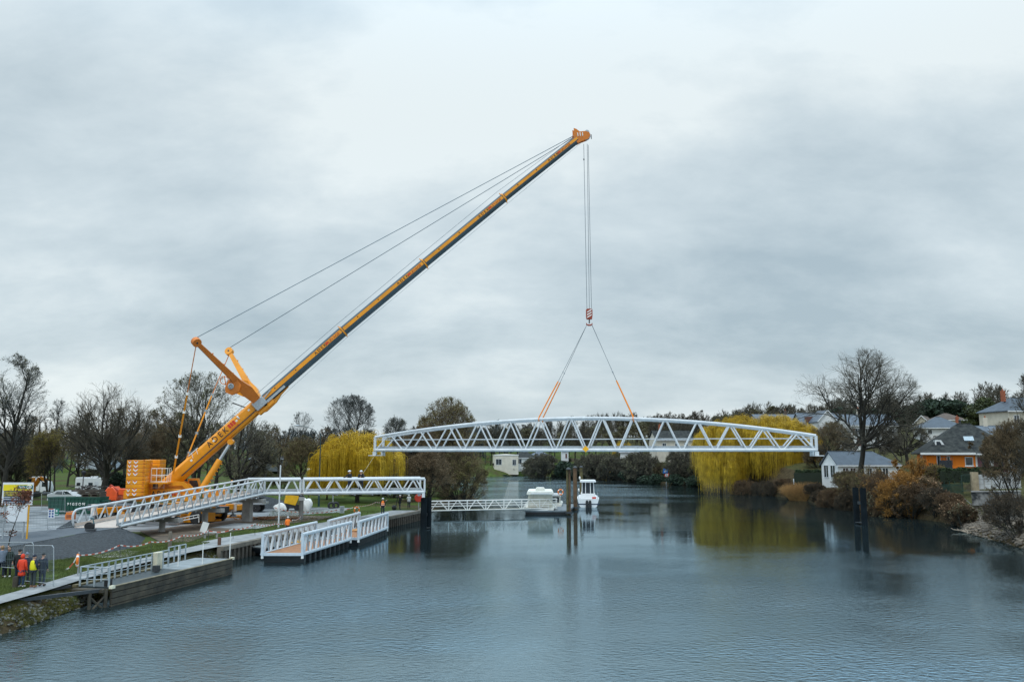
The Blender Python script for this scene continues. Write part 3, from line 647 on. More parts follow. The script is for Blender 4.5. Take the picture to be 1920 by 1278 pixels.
    for s in (1, -1):
        for k in range(nslab):
            sl_ = bx(ca - .88, ca + .88, 1.5 * s, near * s, zb + k * hs + .012, zb + (k + 1) * hs - .012).build('counterweight_slab', ORANGE, root, O, bevel=.025)
            if s == 1:
                for j, dx in enumerate((-.62, .12 - .12)):
                    if k % 9 in (2, 4): continue
                    cx = ca + (-.62 if j == 0 else .05 - .1); z = zb + (k + .5) * hs; q = at(cx, near + .004, z); u = hz_; w_ = .19 if j else .13
                    mb = MB().prism([(-w_, .14), (0, -.04), (w_, .14), (w_, -.0), (0, -.18), (-w_, -.0)], q, u, V(0, 0, 1), nn * .012); mb.build('white_chevron', M('chevron_white', (.8, .78, .75), .5), sl_, O)
                    mb = MB().prism([(-w_, .2), (0, .05), (w_, .2), (w_, .14), (0, -.04), (-w_, .14)], q, u, V(0, 0, 1), nn * .01); mb.build('red_chevron', RED, sl_, O)
    mb = MB()
    for k in range(12): bx(ca + .62, ca + .80, near + .0, near + .08, zb + .12 + k * .3, zb + .22 + k * .3, mb)
    mb.build('lifting_lugs', DORANGE, root, O)
    mb = MB()
    for k in range(9): z = zb + .3 + k * .36; mb.tube([at(ca + .95, 2.6, z), at(ca + .95, 2.2, z)], .03, 5)
    for s in (2.2, 2.6): mb.tube([at(ca + .95, s, zb), at(ca + .95, s, ztop - .3)], .03, 5)
    mb.build('access_ladder', DORANGE, root, O)
    mb = MB()
    for z in (zb + 1.35, zb + 2.0, zb + 2.65):
        mb.tube([at(ca + 1.2, 3.2, z), at(ca + 2.7, 3.2, z), at(ca + 2.7, 1.6, z)], .03, 5)
    for a, s in ((1.2, 3.2), (1.7, 3.2), (2.2, 3.2), (2.7, 3.2), (2.7, 2.4), (2.7, 1.6)): mb.tube([at(ca + a, s, zb + 1.3), at(ca + a, s, zb + 2.65)], .03, 5)
    mb.build('guard_rail', WDIRT, root, O)
    bx(ca + 1.0, ca + 2.8, 1.0, 3.2, zb + 1.15, zb + 1.28).build('platform', ORANGE, root, O)
    bx(ca + .9, -2.9, -.9, .9, 3.1, 3.9).build('rear_frame', ORANGE, root, O)
    # ---- luffing cylinder and cab
    c1 = D(377, 918, 88.4); c2 = D(433, 828, 89.6); m1 = c1.lerp(c2, .62)
    MB().tube([c1, m1], .31, 16).build('luffing_cylinder', ORANGE, root, O)
    mb = MB()
    for k in range(7): mb.box(c1.lerp(m1, .2 + k * .12) + hz_ * .33 - V(0, 0, .18), (.12, .12, .12))
    mb.build('cylinder_clips', ORANGE, root, O)
    MB().tube([m1, c2], .17, 14).build('luffing_rod', M('chrome_rod', (.5, .53, .56), .2, .8), root, O)
    MB().lathe([(.3, -.55), (.3, .55)], c=c2, n=16, axis=nn).build('cylinder_bracket', ORANGE, root, O)
    cc = D(364, 910, 90.5); mb = MB().prism([(-.55, -.9), (.55, -.9), (.62, .1), (.42, .75), (-.55, .75)], cc - nn * .5, hz_, V(0, 0, 1), nn * 1.0); cab = mb.build('cab', ORANGE, root, O)
    MB().prism([(-.4, -.35), (.5, -.35), (.52, .1), (.36, .55), (-.4, .55)], cc + nn * .505, hz_, V(0, 0, 1), nn * .02).build('cab_window', GLASSD, cab, O)
    MB().prism([(-.2, 4.9), (1.3, 5.0), (2.7, 3.4), (2.4, 3.3), (1.1, 4.6), (-.2, 4.5)], at(.2, 1.3, 0), hz_, V(0, 0, 1), nn * .1).build('cylinder_foot_frame', ORANGE, root, O)
    # ---- carrier
    cdv = V(.93, -.36, 0).normalized(); cn = V(-cdv.y, cdv.x, 0) * -1; C0 = V(O.x, O.y, 0) + V(-.5, -.2, 0); Rc = Matrix((cdv, cn, V(0, 0, 1))).transposed()
    def ct(a, s, z): return C0 + cdv * a + cn * s + V(0, 0, z)
    def cb(a0, a1, s0, s1, z0, z1, mb=None):
        mb = mb or MB(); return mb.box(ct((a0 + a1) / 2, (s0 + s1) / 2, (z0 + z1) / 2), (abs(a1 - a0), abs(s1 - s0), abs(z1 - z0)), rot=Rc)
    cb(-9.0, 7.0, -1.4, 1.4, 1.9, 2.55).build('carrier_deck', M('dark_deck_grey', (.07, .08, .09), .6, var=.4), root, O, bevel=.04)
    cb(-8.8, 6.6, -.6, .6, 1.65, 1.95).build('chassis_beam', ORANGE, root, O)
    for a in (-7.6, -5.9, -4.2, -2.5, 1.5, 3.2, 4.9, 6.2):
        for s in (-1, 1):
            wh = MB().lathe([(.30, -.2), (.62, -.2), (.68, -.14), (.68, .14), (.62, .2), (.30, .2)], c=ct(a, 1.15 * s, GZ + .68), n=22, axis=cn).build('wheel', BLACK, root, O)
            MB().lathe([(.06, .24), (.3, .2), (.3, -.2), (.06, -.24)], c=ct(a, 1.15 * s, GZ + .68), n=14, axis=cn * s).build('rim', ORANGE, wh, O)
    # outrigger boxes and legs
    for a, side, ln in ((-3.4, 1, 4.3), (-3.4, -1, 4.3), (5.6, 1, 3.4), (5.6, -1, 4.3)):
        bm = cb(a - .38, a + .38, .9 * side, (1.4 + ln) * side, 1.95 if side < 0 else 2.0, 2.5).build('outrigger_beam', ORANGE, root, O, bevel=.03)
        q = ct(a, (1.4 + ln) * side, 0)
        MB().bar(q + V(0, 0, 1.85), q + V(0, 0, 2.9), .42, .42, up=cdv).build('outrigger_end', M('red_white_end', (.75, .66, .6), .5), bm, O)
        MB().tube([q + V(0, 0, GZ + .3), q + V(0, 0, 2.3)], .12, 12).build('outrigger_jack', GALV, bm, O)
        MB().lathe([(.5, 0), (.45, .12), (.1, .2)], c=q + V(0, 0, GZ + .22), n=18).build('jack_foot', DARKM, bm, O)
    # front cab of the carrier, big orange box with steps seen under the footbridge
    def pxbox(x0, y0, x1, y1, Y, dep, name, mat, bevel=.03):
        a = D(x0, y1, Y); b = D(x1, y0, Y); w = b.x - a.x; yaw = -.15; e1 = V(math.cos(yaw), math.sin(yaw), 0); e2 = V(-math.sin(yaw), math.cos(yaw), 0)
        R = Matrix((e1, e2, V(0, 0, 1))).transposed(); c = V((a.x + b.x) / 2, Y, (a.z + b.z) / 2) + e2 * dep / 2
        return MB().box(c, (w / math.cos(yaw), dep, b.z - a.z), rot=R).build(name, mat, root, O, bevel=bevel)
    pxbox(330, 948, 360, 979, 83.6, 2.4, 'carrier_front_body', ORANGE); pxbox(372, 948, 384, 979, 83.4, 2.2, 'carrier_front_body', ORANGE)
    pxbox(360, 948, 372, 966, 83.8, 2.2, 'carrier_front_body', ORANGE)
    ct_ = D(366, 975, 83.2); wh = MB().lathe([(.30, -.2), (.58, -.2), (.64, -.14), (.64, .14), (.58, .2), (.30, .2)], c=(ct_.x, ct_.y + .3, GZ + .64), n=22, axis=(.1, 1, 0)).build('wheel', BLACK, root, O)
    mb = MB(); a = D(321, 980, 82.9); b = D(374, 968, 82.9); c_ = D(321, 976, 82.9); e_ = D(374, 980, 82.9)
    mb.tube([D(321, 979, 82.9), D(343, 975, 82.9), D(373, 969, 82.9)], .05, 6); mb.tube([D(321, 975, 82.9), D(343, 970, 82.9), D(373, 964, 82.9)], .04, 6); mb.tube([D(373, 964, 82.9), D(373, 979, 82.9)], .05, 6)
    for t in np.linspace(.05, .95, 7): mb.tube([D(321 + 52 * t, 979 - 10 * t, 82.9), D(321 + 52 * t, 975 - 11 * t, 82.9)], .03, 5)
    mb.build('folding_steps', WDIRT, root, O)
    # rear timber mats and yellow pads under the feet are separate things
    for (x0, x1, y, lbl, grp) in ((415, 463, 968, 'long yellow steel outrigger pad lying clear to the right of the crane', 'crane pads'), (383, 413, 975, 'short yellow outrigger pad half hidden by a round pier', 'crane pads')):
        a = G(x0, y + 2, GZ); b = G(x1, y + 1, GZ); mb = MB().box((0, 0, .12), ((b - a).length, 1.6, .2), yaw=math.atan2(b.y - a.y, b.x - a.x))
        o = mb.build('outrigger_pad', ORANGE, bevel=.03); o.location = ((a.x + b.x) / 2, (a.y + b.y) / 2, GZ); tag(o, lbl, 'outrigger pad', grp)
    # right-hand outrigger beam reaching the long pad
    a = D(384, 949, 88.5); b = D(438, 949, 89.5); bm = MB().bar(a, b, .7, .55).build('outrigger_beam', ORANGE, root, O, bevel=.03)
    MB().bar(D(438, 943, 89.5), D(438, 958, 89.5), .4, .5, up=(1, 0, 0)).build('outrigger_end', M('red_white_end', (.8, .5, .4)), bm, O)
    MB().tube([D(437, 957, 89.6), D(437, 968, 89.6)], .12, 10).build('outrigger_jack', GALV, bm, O); MB().lathe([(.45, 0), (.2, .25)], c=D(437, 968, 89.6), n=16).build('jack_foot', DARKM, bm, O)
    # ---- hoist lines, hook block (its own thing)
    hb = D(1105, 600, dc_)
    for (x, y, s) in ((1094.5, 270, .1), (1101, 270, -.05), (1103, 272, -.2)):
        xe = {1094.5: 1100.5, 1101: 1105, 1103: 1109}[x]
        MB().tube([D(x, y, dc_ - .2), D(xe, 580, dc_)], .026, 5).build('hoist_rope', STEEL, root, O)
    MB().lathe([(.04, -.12), (.09, 0), (.04, .12)], c=D(1094.8, 299, dc_), n=10).build('limit_weight', BLACK, root, O)
dc_ = 96.4
crane()
# ---- hook block and slings
hp = D(1105, 609, dc_); zt_ = D(1105, 579, dc_).z
hk = thing('hook_block', 'red and white striped crane hook block above the hanging white span', 'hook block', hp)
REDB = M('hook_red', (.30, .045, .02), .5); mb = MB(); h = zt_ - hp.z
mb.prism([(-.33, h * .42), (-.3, h * .35), (.3, h * .35), (.36, h * .55), (.36, h * .95), (.22, h * 1.0), (-.22, h * 1.0), (-.36, h * .95), (-.36, h * .55)], hp - V(0, .22, 0), V(1, 0, 0), V(0, 0, 1), V(0, .44, 0)); mb.build('block_frame', REDB, hk, hp)
for k in range(3): MB().prism([(-.25, 0), (.25, .3), (.25, .44), (-.25, .14)], hp + V(0, -.235, h * (.42 + .16 * k)), V(1, 0, 0), V(0, 0, 1), V(0, .01, 0)).build('white_stripe', M('chevron_white', (.8, .78, .75)), hk, hp)
MB().tube([hp + V(0, 0, h * .1), hp + V(0, 0, h * .38)], .07, 8).build('shank', DARKM, hk, hp)
MB().tube([hp + V(-.33, 0, .22), hp + V(-.3, 0, .05), hp + V(-.12, 0, -.02), hp + V(.12, 0, -.02), hp + V(.3, 0, .05), hp + V(.33, 0, .22)], [.04, .08, .1, .1, .08, .04], 8).build('ramshorn_hook', REDB, hk, hp)
SLO = M('orange_sling', (.90, .26, .015), .7, var=.1)
e, wd, c0b = LBR['e'], LBR['wd'], LBR['c0']
for px, ft, side, lbl in ((1014, .45, 0, 'orange lifting sling at the left end, nearer the viewer'), (1034, .45, 1, 'orange lifting sling at the left end, on the far truss'), (1197, .45, 0, 'orange lifting sling at the right end, nearer the viewer'), (1200, .45, 1, 'orange lifting sling at the right end, on the far truss')):
    s = -1 if px < 1100 else 1; t = (-.2143 * 1.0) if s < 0 else .2143
    # choker round the top chord at the node px
    t = (-3 / 14) * 1.0 if s < 0 else 3 / 14
    foot = c0b + e * (LBR['Lh'] * t) + wd * (3.0 * side) + V(0, 0, LBR['hgt'](t))
    topp = hp + V(.3 * s, .08 * (1 if side else -1), -.02); mid = topp.lerp(foot, .72 if False else .60)
    r = thing('lifting_sling', lbl, 'sling', foot, group='slings between hook and span')
    MB().tube([topp, mid], .022, 5).build('steel_rope', STEEL, r, foot)
    MB().tube([mid, foot + V(0, 0, .2)], .072, 8).build('webbing', SLO, r, foot)
    MB().torus(foot, .22, .05, e, 16, 6).build('choker_loop', SLO, r, foot); MB().ell(topp.lerp(foot, .5), (.06, .06, .12)).build('turnbuckle', GALV, r, foot)
# ================================================================ floating jetty pieces with truss walls
TW = M('blue_white_truss', (.55, .61, .66), .38, .1, var=.1, scale=3)
def truss_wall(root, O, A, B, n, h=1.38):
    d = (B - A).normalized(); nn = V(d.y, -d.x, 0)
    tube_part('top_rail', [A - d * .1 + Z * h, B + d * .1 + Z * h], .13, root, O, TW); tube_part('bottom_chord', [A - d * .1, B + d * .1], .12, root, O, TW)
    tube_part('end_post', [A, A + Z * h], .12, root, O, TW); tube_part('end_post', [B, B + Z * h], .12, root, O, TW)
    for i in range(n):
        p = A.lerp(B, (i + .25) / n); q = A.lerp(B, (i + .62) / n); r = A.lerp(B, (i + .98) / n)
        MB().bar(p + Z * .08, q + Z * (h - .08), .13, .14, up=d).build('truss_diagonal', WHITE, root, O)
        MB().bar(q + Z * (h - .08) + d * .1, r + Z * .08, .11, .10, up=d).build('truss_post', GALV, root, O)
def jetty(lbl, F0, F1, B0, B1, n, name='jetty_section'):
    z0 = .62; F0 = V(F0.x, F0.y, z0); F1 = V(F1.x, F1.y, z0); B0 = V(B0.x, B0.y, z0); B1 = V(B1.x, B1.y, z0)
    r = thing(name, lbl, 'jetty', F0, group='white truss jetty sections moored at the quay')
    truss_wall(r, F0, F0, F1, n); truss_wall(r, F0, B0, B1, n)
    mb = MB(); slab(mb, F0 + Z * .06, F1 + Z * .06, B1 + Z * .06, B0 + Z * .06, .08); mb.build('plank_deck', WOODD, r, F0)
    MB().bar(F0 - Z * .02, B0 - Z * .02, .14, .2).build('end_beam', TW, r, F0); MB().bar(F1 - Z * .02, B1 - Z * .02, .14, .2).build('end_beam', TW, r, F0)
    mb = MB(); i_ = .12
    for k in range(int((F1 - F0).length / 1.0)):
        a = F0.lerp(F1, (k + .5) / int((F1 - F0).length)); b = B0.lerp(B1, (k + .5) / int((F1 - F0).length)); mb.bar(a - Z * .38, b - Z * .38, .62, .5)
    mb.build('float', M('black_float', (.014, .018, .02), .4, var=.3), r, F0)
    mb = MB()
    for p in (F0, B0, F1): mb.tube([p - Z * .1, p - Z * .32], .1, 8)
    mb.build('mooring_foot', WDIRT, r, F0)
    return r
def g6(px, py): return G(px, py, .62)
FA0, FA1 = g6(567, 1038), g6(657, 1010); fd = (FA1 - FA0)
BA0 = V(-17.9, FA0.y + .2, .62); BA0 = g6(492, 1038); BA1 = BA0 + fd * .98
jetty('nearest white truss jetty section with brown plank deck and timber boards on it', FA0, FA1, BA0, BA1, 9)
FB0 = g6(672, 1009); FB1 = g6(726, 989); BB0 = FB0 + (BA0 - FA0) * 1.0 + V(.1, 1.0, 0); BB1 = BB0 + (FB1 - FB0) * .95
jetty('farther white truss jetty section beside the piled quay wall', FB0, FB1, BB0, BB1, 8)
# timber boards lying on the near deck, one yellow bag
for (px, py, lbl, m_, sz) in ((560, 1015, 'bright yellow timber boards lying on the nearest jetty deck', M('yellow_board', (.75, .42, .08), .6), (.5, 3.0, .08)),
                       (655, 994, 'pale orange boards stacked at the gap between the two jetty sections', M('orange_board', (.55, .27, .09), .6), (1.6, 2.6, .1))):
    p = G(px, py, .7); mb = MB()
    for k in range(4): mb.box(((k - 1.5) * sz[0] / 3, .1 * k, .02 + .05 * (k % 2)), (sz[0] / 4, sz[1], .05), yaw=.05 * (k - 1))
    o = mb.build('timber_boards', m_); o.location = p; o.rotation_euler = (0, 0, -.12); tag(o, lbl, 'boards')
# dark flat work barge behind it
p = g6(462, 1020); r = thing('work_barge', 'dark flat-decked work barge moored between the bank and the white jetty', 'barge', (p.x, p.y, 0), rz=-.12)
mb = MB().prism([(-1.6, .62), (7.5, .62), (7.5, -.3), (-.5, -.3)], (0, 0, 0), V(.35, .93, 0), V(0, 0, 1), V(3.4, -1.3, 0)); mb.build('hull', M('black_hull', (.015, .017, .02), .5), r)
mb = MB().prism([(-1.5, .64), (7.4, .64), (7.4, .69), (-1.5, .69)], (0.1, 0, 0), V(.35, .93, 0), V(0, 0, 1), V(3.2, -1.22, 0)); mb.build('deck', M('grey_barge_deck', (.13, .145, .14), .6, var=.4, scale=1.5), r)
# ================================================================ old landing stage (front left)
a = G(207, 1099, 1.0); b = G(434, 1046, 1.0); Ls = (b - a).length; ang = math.atan2(b.y - a.y, b.x - a.x)
st = thing('landing_stage', 'old timber landing stage with moss and grey railings at the near left bank', 'landing stage', (a.x, a.y, 0), rz=ang)
TIM = M('dark_weathered_timber', (.030, .026, .018), .7, var=.5, scale=1.2, c2=(.085, .07, .045), bump=.5, bscale=9)
for k in range(4):
    MB().bb(0, -.12, .98 - .3 * k - .27, Ls, 0.02, .98 - .3 * k).build('fascia_plank', TIM, st, bevel=.02)
mb = MB().bb(.1, .02, .88, Ls * .56, 1.9, .97); mb.build('deck', M('dark_wet_deck', (.035, .05, .055), .45, var=.3, scale=2), st)
MB().bb(Ls * .56 + .02, .02, .88, Ls, 2.6, .975).build('deck', M('pale_deck', (.22, .25, .26), .6, var=.3, scale=1.4), st)
MB().bb(0, -.16, .985, Ls, .02, 1.02).build('edge_strip', M('worn_edge', (.20, .17, .11), .7, var=.4), st)
MB().bb(-.1, 1.85, .92, Ls * .60, 2.15, 1.05).build('moss_kerb', M('mossy_timber', (.10, .085, .035), .9, var=.5, scale=3, c2=(.22, .19, .11)), st)
MB().bb(-.5, .1, .75, 0, 1.9, .9).build('end_beam', TIM, st)
MB().bar((-.3, .3, .85), (-4.6, 2.0, .95), .18, .16).build('end_beam', DARKM, st); MB().bar((-.3, 2.1, 1.0), (-3.2, 2.7, 1.0), .14, .12).build('end_beam', DARKM, st)
mb = MB().tube([(-.2, .1, -1), (-.2, .1, .9)], .1, 8); mb.tube([(-.9, .5, -1), (-.9, .5, .8)], .09, 8); mb.tube([(-.2, .1, -.2), (-.9, .5, .6)], .06, 6); mb.tube([(-.2, .1, .6), (-.9, .5, -.2)], .06, 6)
mb.build('support_posts', TIM, st)
mb = MB()
for x in np.arange(1.5, Ls, 2.4): mb.tube([(x, .2, -1.5), (x, .2, .9)], .13, 8)
mb.build('support_posts', TIM, st)
RAILM = M('pale_grey_railing', (.38, .44, .47), .5, .2, var=.2, scale=4)
def railing(root, pts, n, h=1.0, rows=(.98, .66, .36), r=.035, name='railing'):
    pts = [V(*p) for p in pts]; mb = MB()
    for z in rows: mb.tube([p + Z * z for p in pts], r if z == rows[0] else r * .6, 6)
    mb.build('top_and_mid_rails', RAILM, root)
    for i in range(len(pts) - 1):
        for k in range(n[i] + 1):
            if i and k == 0: continue
            p = pts[i].lerp(pts[i + 1], k / n[i]); MB().bar(p, p + Z * h, .07, .07, up=(1, 0, 0)).build('railing_post', RAILM, root)
railing(st, [(0.0, 0.1, .98), (-.05, 1.75, .98), (7.9, 1.8, .98)], [2, 14])
railing(st, [(9.3, 2.7, .98), (11.2, 2.7, .98)], [3])
for x, y, h in ((8.0, 1.2, 1.35), (8.0 + 1.4, .4, 1.35), (Ls - .15, .05, 1.75)):
    MB().tube([(x, y, .9), (x, y, .9 + h)], .03, 6).build('slim_pole', WDIRT, st)
MB().bb(6.2, 1.45, 1.0, 6.75, 1.75, 2.0).build('notice_cabinet', M('cream_box', (.62, .58, .44), .6, var=.25), st, bevel=.03)
MB().bb(5.4, .9, 1.0, 5.7, 1.2, 1.35).build('bollard_block', DARKM, st); MB().bb(.1, .15, .98, .35, .45, 1.35).build('bollard_block', BLACK, st)
MB().box((0, -.1, .98), (.25, .2, .15)).build('corner_block', M('cream_block', (.7, .66, .5)), st)
MB().box((Ls, -.05, 1.0), (.25, .2, .15)).build('corner_block', M('cream_block'  , (.7, .66, .5)), st)
# small things along the path
def bollard(px, py, lbl, h=.6, r=.13, mat=None, cat='bollard'):
    p = G(px, py, GZ); o = MB().lathe([(r, -.1), (r, h * .9), (r * .8, h), (0, h)], n=12).build('bollard', mat or TIM); o.location = p; tag(o, lbl, cat); return o
bollard(28, 1103, 'short dark wooden bollard at the feet of the spectators'); bollard(411, 1022, 'rusty bollard beside the short railing', mat=M('rusty', (.10, .05, .03))); bollard(318, 1028, 'wooden post behind the grey railing on the grass', h=1.2, mat=M('grey_wood', (.16, .14, .11)))
# lifebuoys on posts
BUOY = M('buoy_orange', (.80, .20, .02), .5, var=.1)
def lifebuoy(pos, R, lbl, post=True, tilt=.3):
    r = thing('lifebuoy', lbl, 'lifebuoy', pos)
    MB().torus((0, 0, 0), R, R * .26, (tilt, -1, 0), 26, 10).build('ring', BUOY, r)
    for a in range(4):
        an = a * math.pi / 2 + .8; ax = V(tilt, -1, 0).normalized(); u = ax.cross(V(0, 0, 1)).normalized(); w_ = ax.cross(u); c = (u * math.cos(an) + w_ * math.sin(an)) * R; t = -u * math.sin(an) + w_ * math.cos(an)
        MB().tube([c - t * .06, c + t * .06], R * .28, 10).build('white_band', WDIRT, r)
    if post: MB().tube([(0, .12, -pos[2] + GZ), (0, .12, R + .15)], .04, 6).build('post', GALV, r); MB().tube([(0, .14, R * .7), (0, .1, R * 1.25)], .03, 6).build('hook', DARKM, r)
    return r
lifebuoy(D(145.5, 1050, 48.5), .29, 'orange and white lifebuoy hanging on the near grass bank beside the tape', tilt=-2.2); lifebuoy(D(669, 956, 94), .30, 'orange lifebuoy on the path by the small grey notice', tilt=.9); lifebuoy(D(1051, 922, 118), .35, 'small orange lifebuoy on the floating pontoon behind the houseboat', post=False)
p = D(785, 933, 104); r = thing('lifebuoy_cabinet', 'red lifebuoy cabinet on a post left of the black piles', 'cabinet', (p.x, p.y, GZ))
MB().lathe([(.45, -.12), (.5, 0), (.45, .12)], c=(0, 0, p.z - GZ), n=20, axis=(.2, -1, 0)).build('red_case', RED, r, bevel=.02); MB().tube([(0, .15, 0), (0, .15, p.z - GZ + .5)], .05, 6).build('post', GALV, r)
# red and white barrier tape on stakes: one thing per run
def tape_run(pts, lbl, z=None, segs=7, sag=.18, first_end=None):
    W3 = [G(x, y, GZ) if len(q) == 2 else None for q in pts for x, y in [q[:2]]]
    W3 = []
    for q in pts: g = G(q[0], q[2], GZ); W3.append((g, D(q[0], q[1], g.y)))
    r = thing('barrier_tape', lbl, 'barrier tape', W3[0][0], group='red and white barrier tape on stakes'); O = W3[0][0]
    rm = MB(); wm = MB(); k = 0
    for i in range(len(W3) - 1):
        a = W3[i][1]; b = W3[i + 1][1]; n = max(2, int((b - a).length / .32)); P = []
        for j in range(n + 1): t = j / n; q = a.lerp(b, t); q.z -= sag * 4 * t * (1 - t); P.append(q)
        for j in range(n): (rm if k % 2 else wm).bar(P[j], P[j + 1], .012, .07); k += 1
    rm.build('red_segments', M('tape_red', (.55, .10, .05), .5), r, O); wm.build('white_segments', M('tape_white', (.75, .74, .72), .5), r, O)
    for g, t in W3: MB().tube([g, t + Z * .05], .02, 5).build('stake', DARKM, r, O)
tape_run([(122, 1068, 1069), (146, 1040, 1066), (225, 1021, 1049), (283, 1015, 1038), (343, 1003, 1026), (391, 994, 1013), (437, 991, 1010), (478, 981, 1003)], 'sagging red and white tape along the near grass bank from the lifebuoy to the mud')
tape_run([(478, 981, 1003), (516, 981, 993), (550, 974, 985), (565, 966, 978)], 'red and white tape across the mud in front of the concrete piers')
tape_run([(512, 950, 962), (575, 960, 966), (632, 955, 962), (668, 948, 962), (705, 941, 954), (727, 936, 950)], 'red and white tape on the grass between the white bags and the orange vest')
# notice stand and other small things
p = G(641, 966, GZ); r = thing('notice_stand', 'small grey notice board on legs between tape and white jetty', 'notice board', p)
s = p.y / FPX; MB().box((0, 0, 11 * s), (8.5 * s, .06, 13 * s)).build('panel', M('grey_panel', (.42, .47, .5), .5), r); mb = MB()
for k in range(4): mb.box((0, -.04, (7 + k * 2.6) * s), (6 * s, .01, 1.0 * s))
mb.build('text_lines', M('slate_print', (.13, .17, .2)), r)
mb = MB()
for x in (-3.5, 3.5): mb.tube([(x * s, .02, 0), (x * s, .02, 6 * s)], .03, 5)
mb.build('leg', DARKM, r)
p = G(621, 953, GZ); r = thing('pipe_rolls', 'two black corrugated pipe rolls lying on the grass', 'pipe roll', p)
for x, y in ((0, 0), (.45, .5)): MB().torus((x, y, .38), .33, .13, (.3, -1, 0), 20, 8).build('pipe_coil', BLACK, r)
p = G(598, 950, GZ); o = heap('dark_tarp_pile', 'low dark pile of tarpaulin by the foot of the tall lamp post', V(p.x - 1.6, p.y, GZ), .8, .3, DARKM, 5, 'pile')
o = MB().lathe([(.07, 0), (.07, 1.45), (.0, 1.5)], n=8).build('grey_post', GALV); o.location = G(624, 948, GZ); tag(o, 'short grey steel post on the grass behind the pipe rolls', 'post')
# bench with slabs by the bank
p = G(395, 1008, GZ); r = thing('stone_bench', 'low grey bench with a white board leaning on it at the tape', 'bench', p, rz=.4)
MB().box((0, 0, .42), (1.3, .5, .08)).build('seat', CONC, r); mb = MB().box((-.45, 0, .2), (.15, .4, .4)); mb.box((.45, 0, .2), (.15, .4, .4)); mb.build('leg', CONC, r); MB().box((-.5, .15, .85), (.5, .06, .8), rot=Matrix.Rotation(.3, 3, 'Y')).build('white_board', WDIRT, r)
# white flag pole
g = G(522, 989, GZ); t = D(522, 872, g.y); o = MB().lathe([(.075, 0), (.06, t.z - GZ), (.0, t.z - GZ + .03)], n=10).build('white_pole', WHITE); o.location = g; tag(o, 'tall slim white pole in front of the footbridge', 'pole')
# tall street lamp
TEAL = M('dark_teal_paint', (.012, .045, .055), .45)
g = G(597.5, 949, GZ); tp = D(599, 812, g.y); r = thing('street_lamp', 'tall dark teal street lamp with long curved arm beside the yellow willow', 'street lamp', g)
MB().lathe([(.14, 0), (.12, 1.2), (.08, 3), (.055, tp.z - GZ)], n=12).build('pole', TEAL, r)
a0 = D(597, 822, g.y) - g; pts = [a0, D(595, 813, g.y) - g, D(590, 806, g.y) - g, D(582, 802, g.y) - g, D(570, 799, g.y) - g, D(561, 798, g.y) - g]
MB().tube(pts, .035, 7).build('curved_arm', TEAL, r); MB().ell(D(557, 797.5, g.y) - g, (.38, .16, .09)).build('lamp_head', GALV, r)
g = G(157, 919, GZ); tp = D(157, 884, 105); o = thing('park_lamp', 'small black park lamp in front of the white motorhome', 'street lamp', (tp.x, 105, GZ))
MB().tube([(0, 0, 0), (0, 0, tp.z - GZ - .3)], .06, 8).build('pole', BLACK, o); MB().lathe([(.12, -.35), (.26, -.1), (.3, 0), (.05, .12)], c=(0, 0, tp.z - GZ), n=14).build('lantern', BLACK, o)
g = D(580, 880, 130); o = thing('park_lamp', 'pale lamp post left of the yellow willow, behind the footbridge', 'street lamp', (g.x, 130, GZ)); MB().tube([(0, 0, 0), (0, 0, g.z - GZ)], .07, 8).build('pole', DARKM, o); MB().ell((0, 0, g.z - GZ), (.35, .35, .25)).build('lantern', WDIRT, o)
# white and yellow dumper with big bags
p = G(548, 958, GZ); p = V(p.x, p.y, GZ)
r = thing('mini_dumper', 'yellow tipped mini dumper beside white bags on the grass', 'dumper', p, rz=.3); YEL = M('machine_yellow', (.75, .42, .01), .45)
MB().prism([(-.9, .9), (.4, .6), (.9, 1.9), (.7, 2.5), (-.6, 2.4)], (0, .9, 0), V(1, 0, 0), V(0, 0, 1), V(0, 1.3, 0)).build('skip', YEL, r, bevel=.04); MB().box((-.1, 1.5, .55), (1.6, 1.0, .4)).build('chassis', DARKM, r)
for x in (-.65, .6):
    for y in (.95, 2.05): MB().lathe([(.1, -.14), (.36, -.14), (.36, .14), (.1, .14)], c=(x, y, .36), n=16, axis=(0, 1, 0)).build('wheel', BLACK, r)
for dx, dy, sx, hh, lbl in ((-1.3, -.4, .75, .95, 'crumpled white bulk bag at the left of the dumper'), (1.6, .1, .7, 1.5, 'pointed white bulk bag at the right of the dumper')):
    rr = random.Random(dx); o = MB().ell((0, 0, hh * .45), (sx, .6, hh * .55), 16, 10, fn=lambda d: 1 + .12 * math.sin(5 * d.x + 3 * d.z + dx) + .1 * math.sin(9 * d.y)).build('bulk_bag', WDIRT); o.location = p + V(dx, dy, 0); tag(o, lbl, 'bag')
# broken timber heap in the mud
def debris(name, lbl, c, n, sp, L, mat, seed, cat='debris', h=.3):
    rng = random.Random(seed); mb = MB()
    for _ in range(n):
        a = rng.uniform(0, 3.14); q = V(rng.gauss(0, sp[0]), rng.gauss(0, sp[1]), rng.uniform(.03, h)); d = V(math.cos(a), math.sin(a), rng.uniform(-.15, .15)) * rng.uniform(L * .4, L) / 2
        mb.bar(q - d, q + d, rng.uniform(.06, .18), rng.uniform(.03, .08))
    o = mb.build(name, mat); o.location = c; return tag(o, lbl, cat)
debris('timber_heap', 'heap of broken brown timber lying in the mud by the wide pier', G(492, 974, GZ), 60, (1.6, .8), 1.4, M('broken_wood', (.26, .12, .05), .8, var=.5, scale=4), 3)
debris('timber_boards', 'loose pale boards lying in front of the slender pier', G(590, 973, GZ), 12, (1.6, .5), 1.6, M('pale_wood', (.34, .26, .17), .8, var=.3), 8, 'boards', .1)
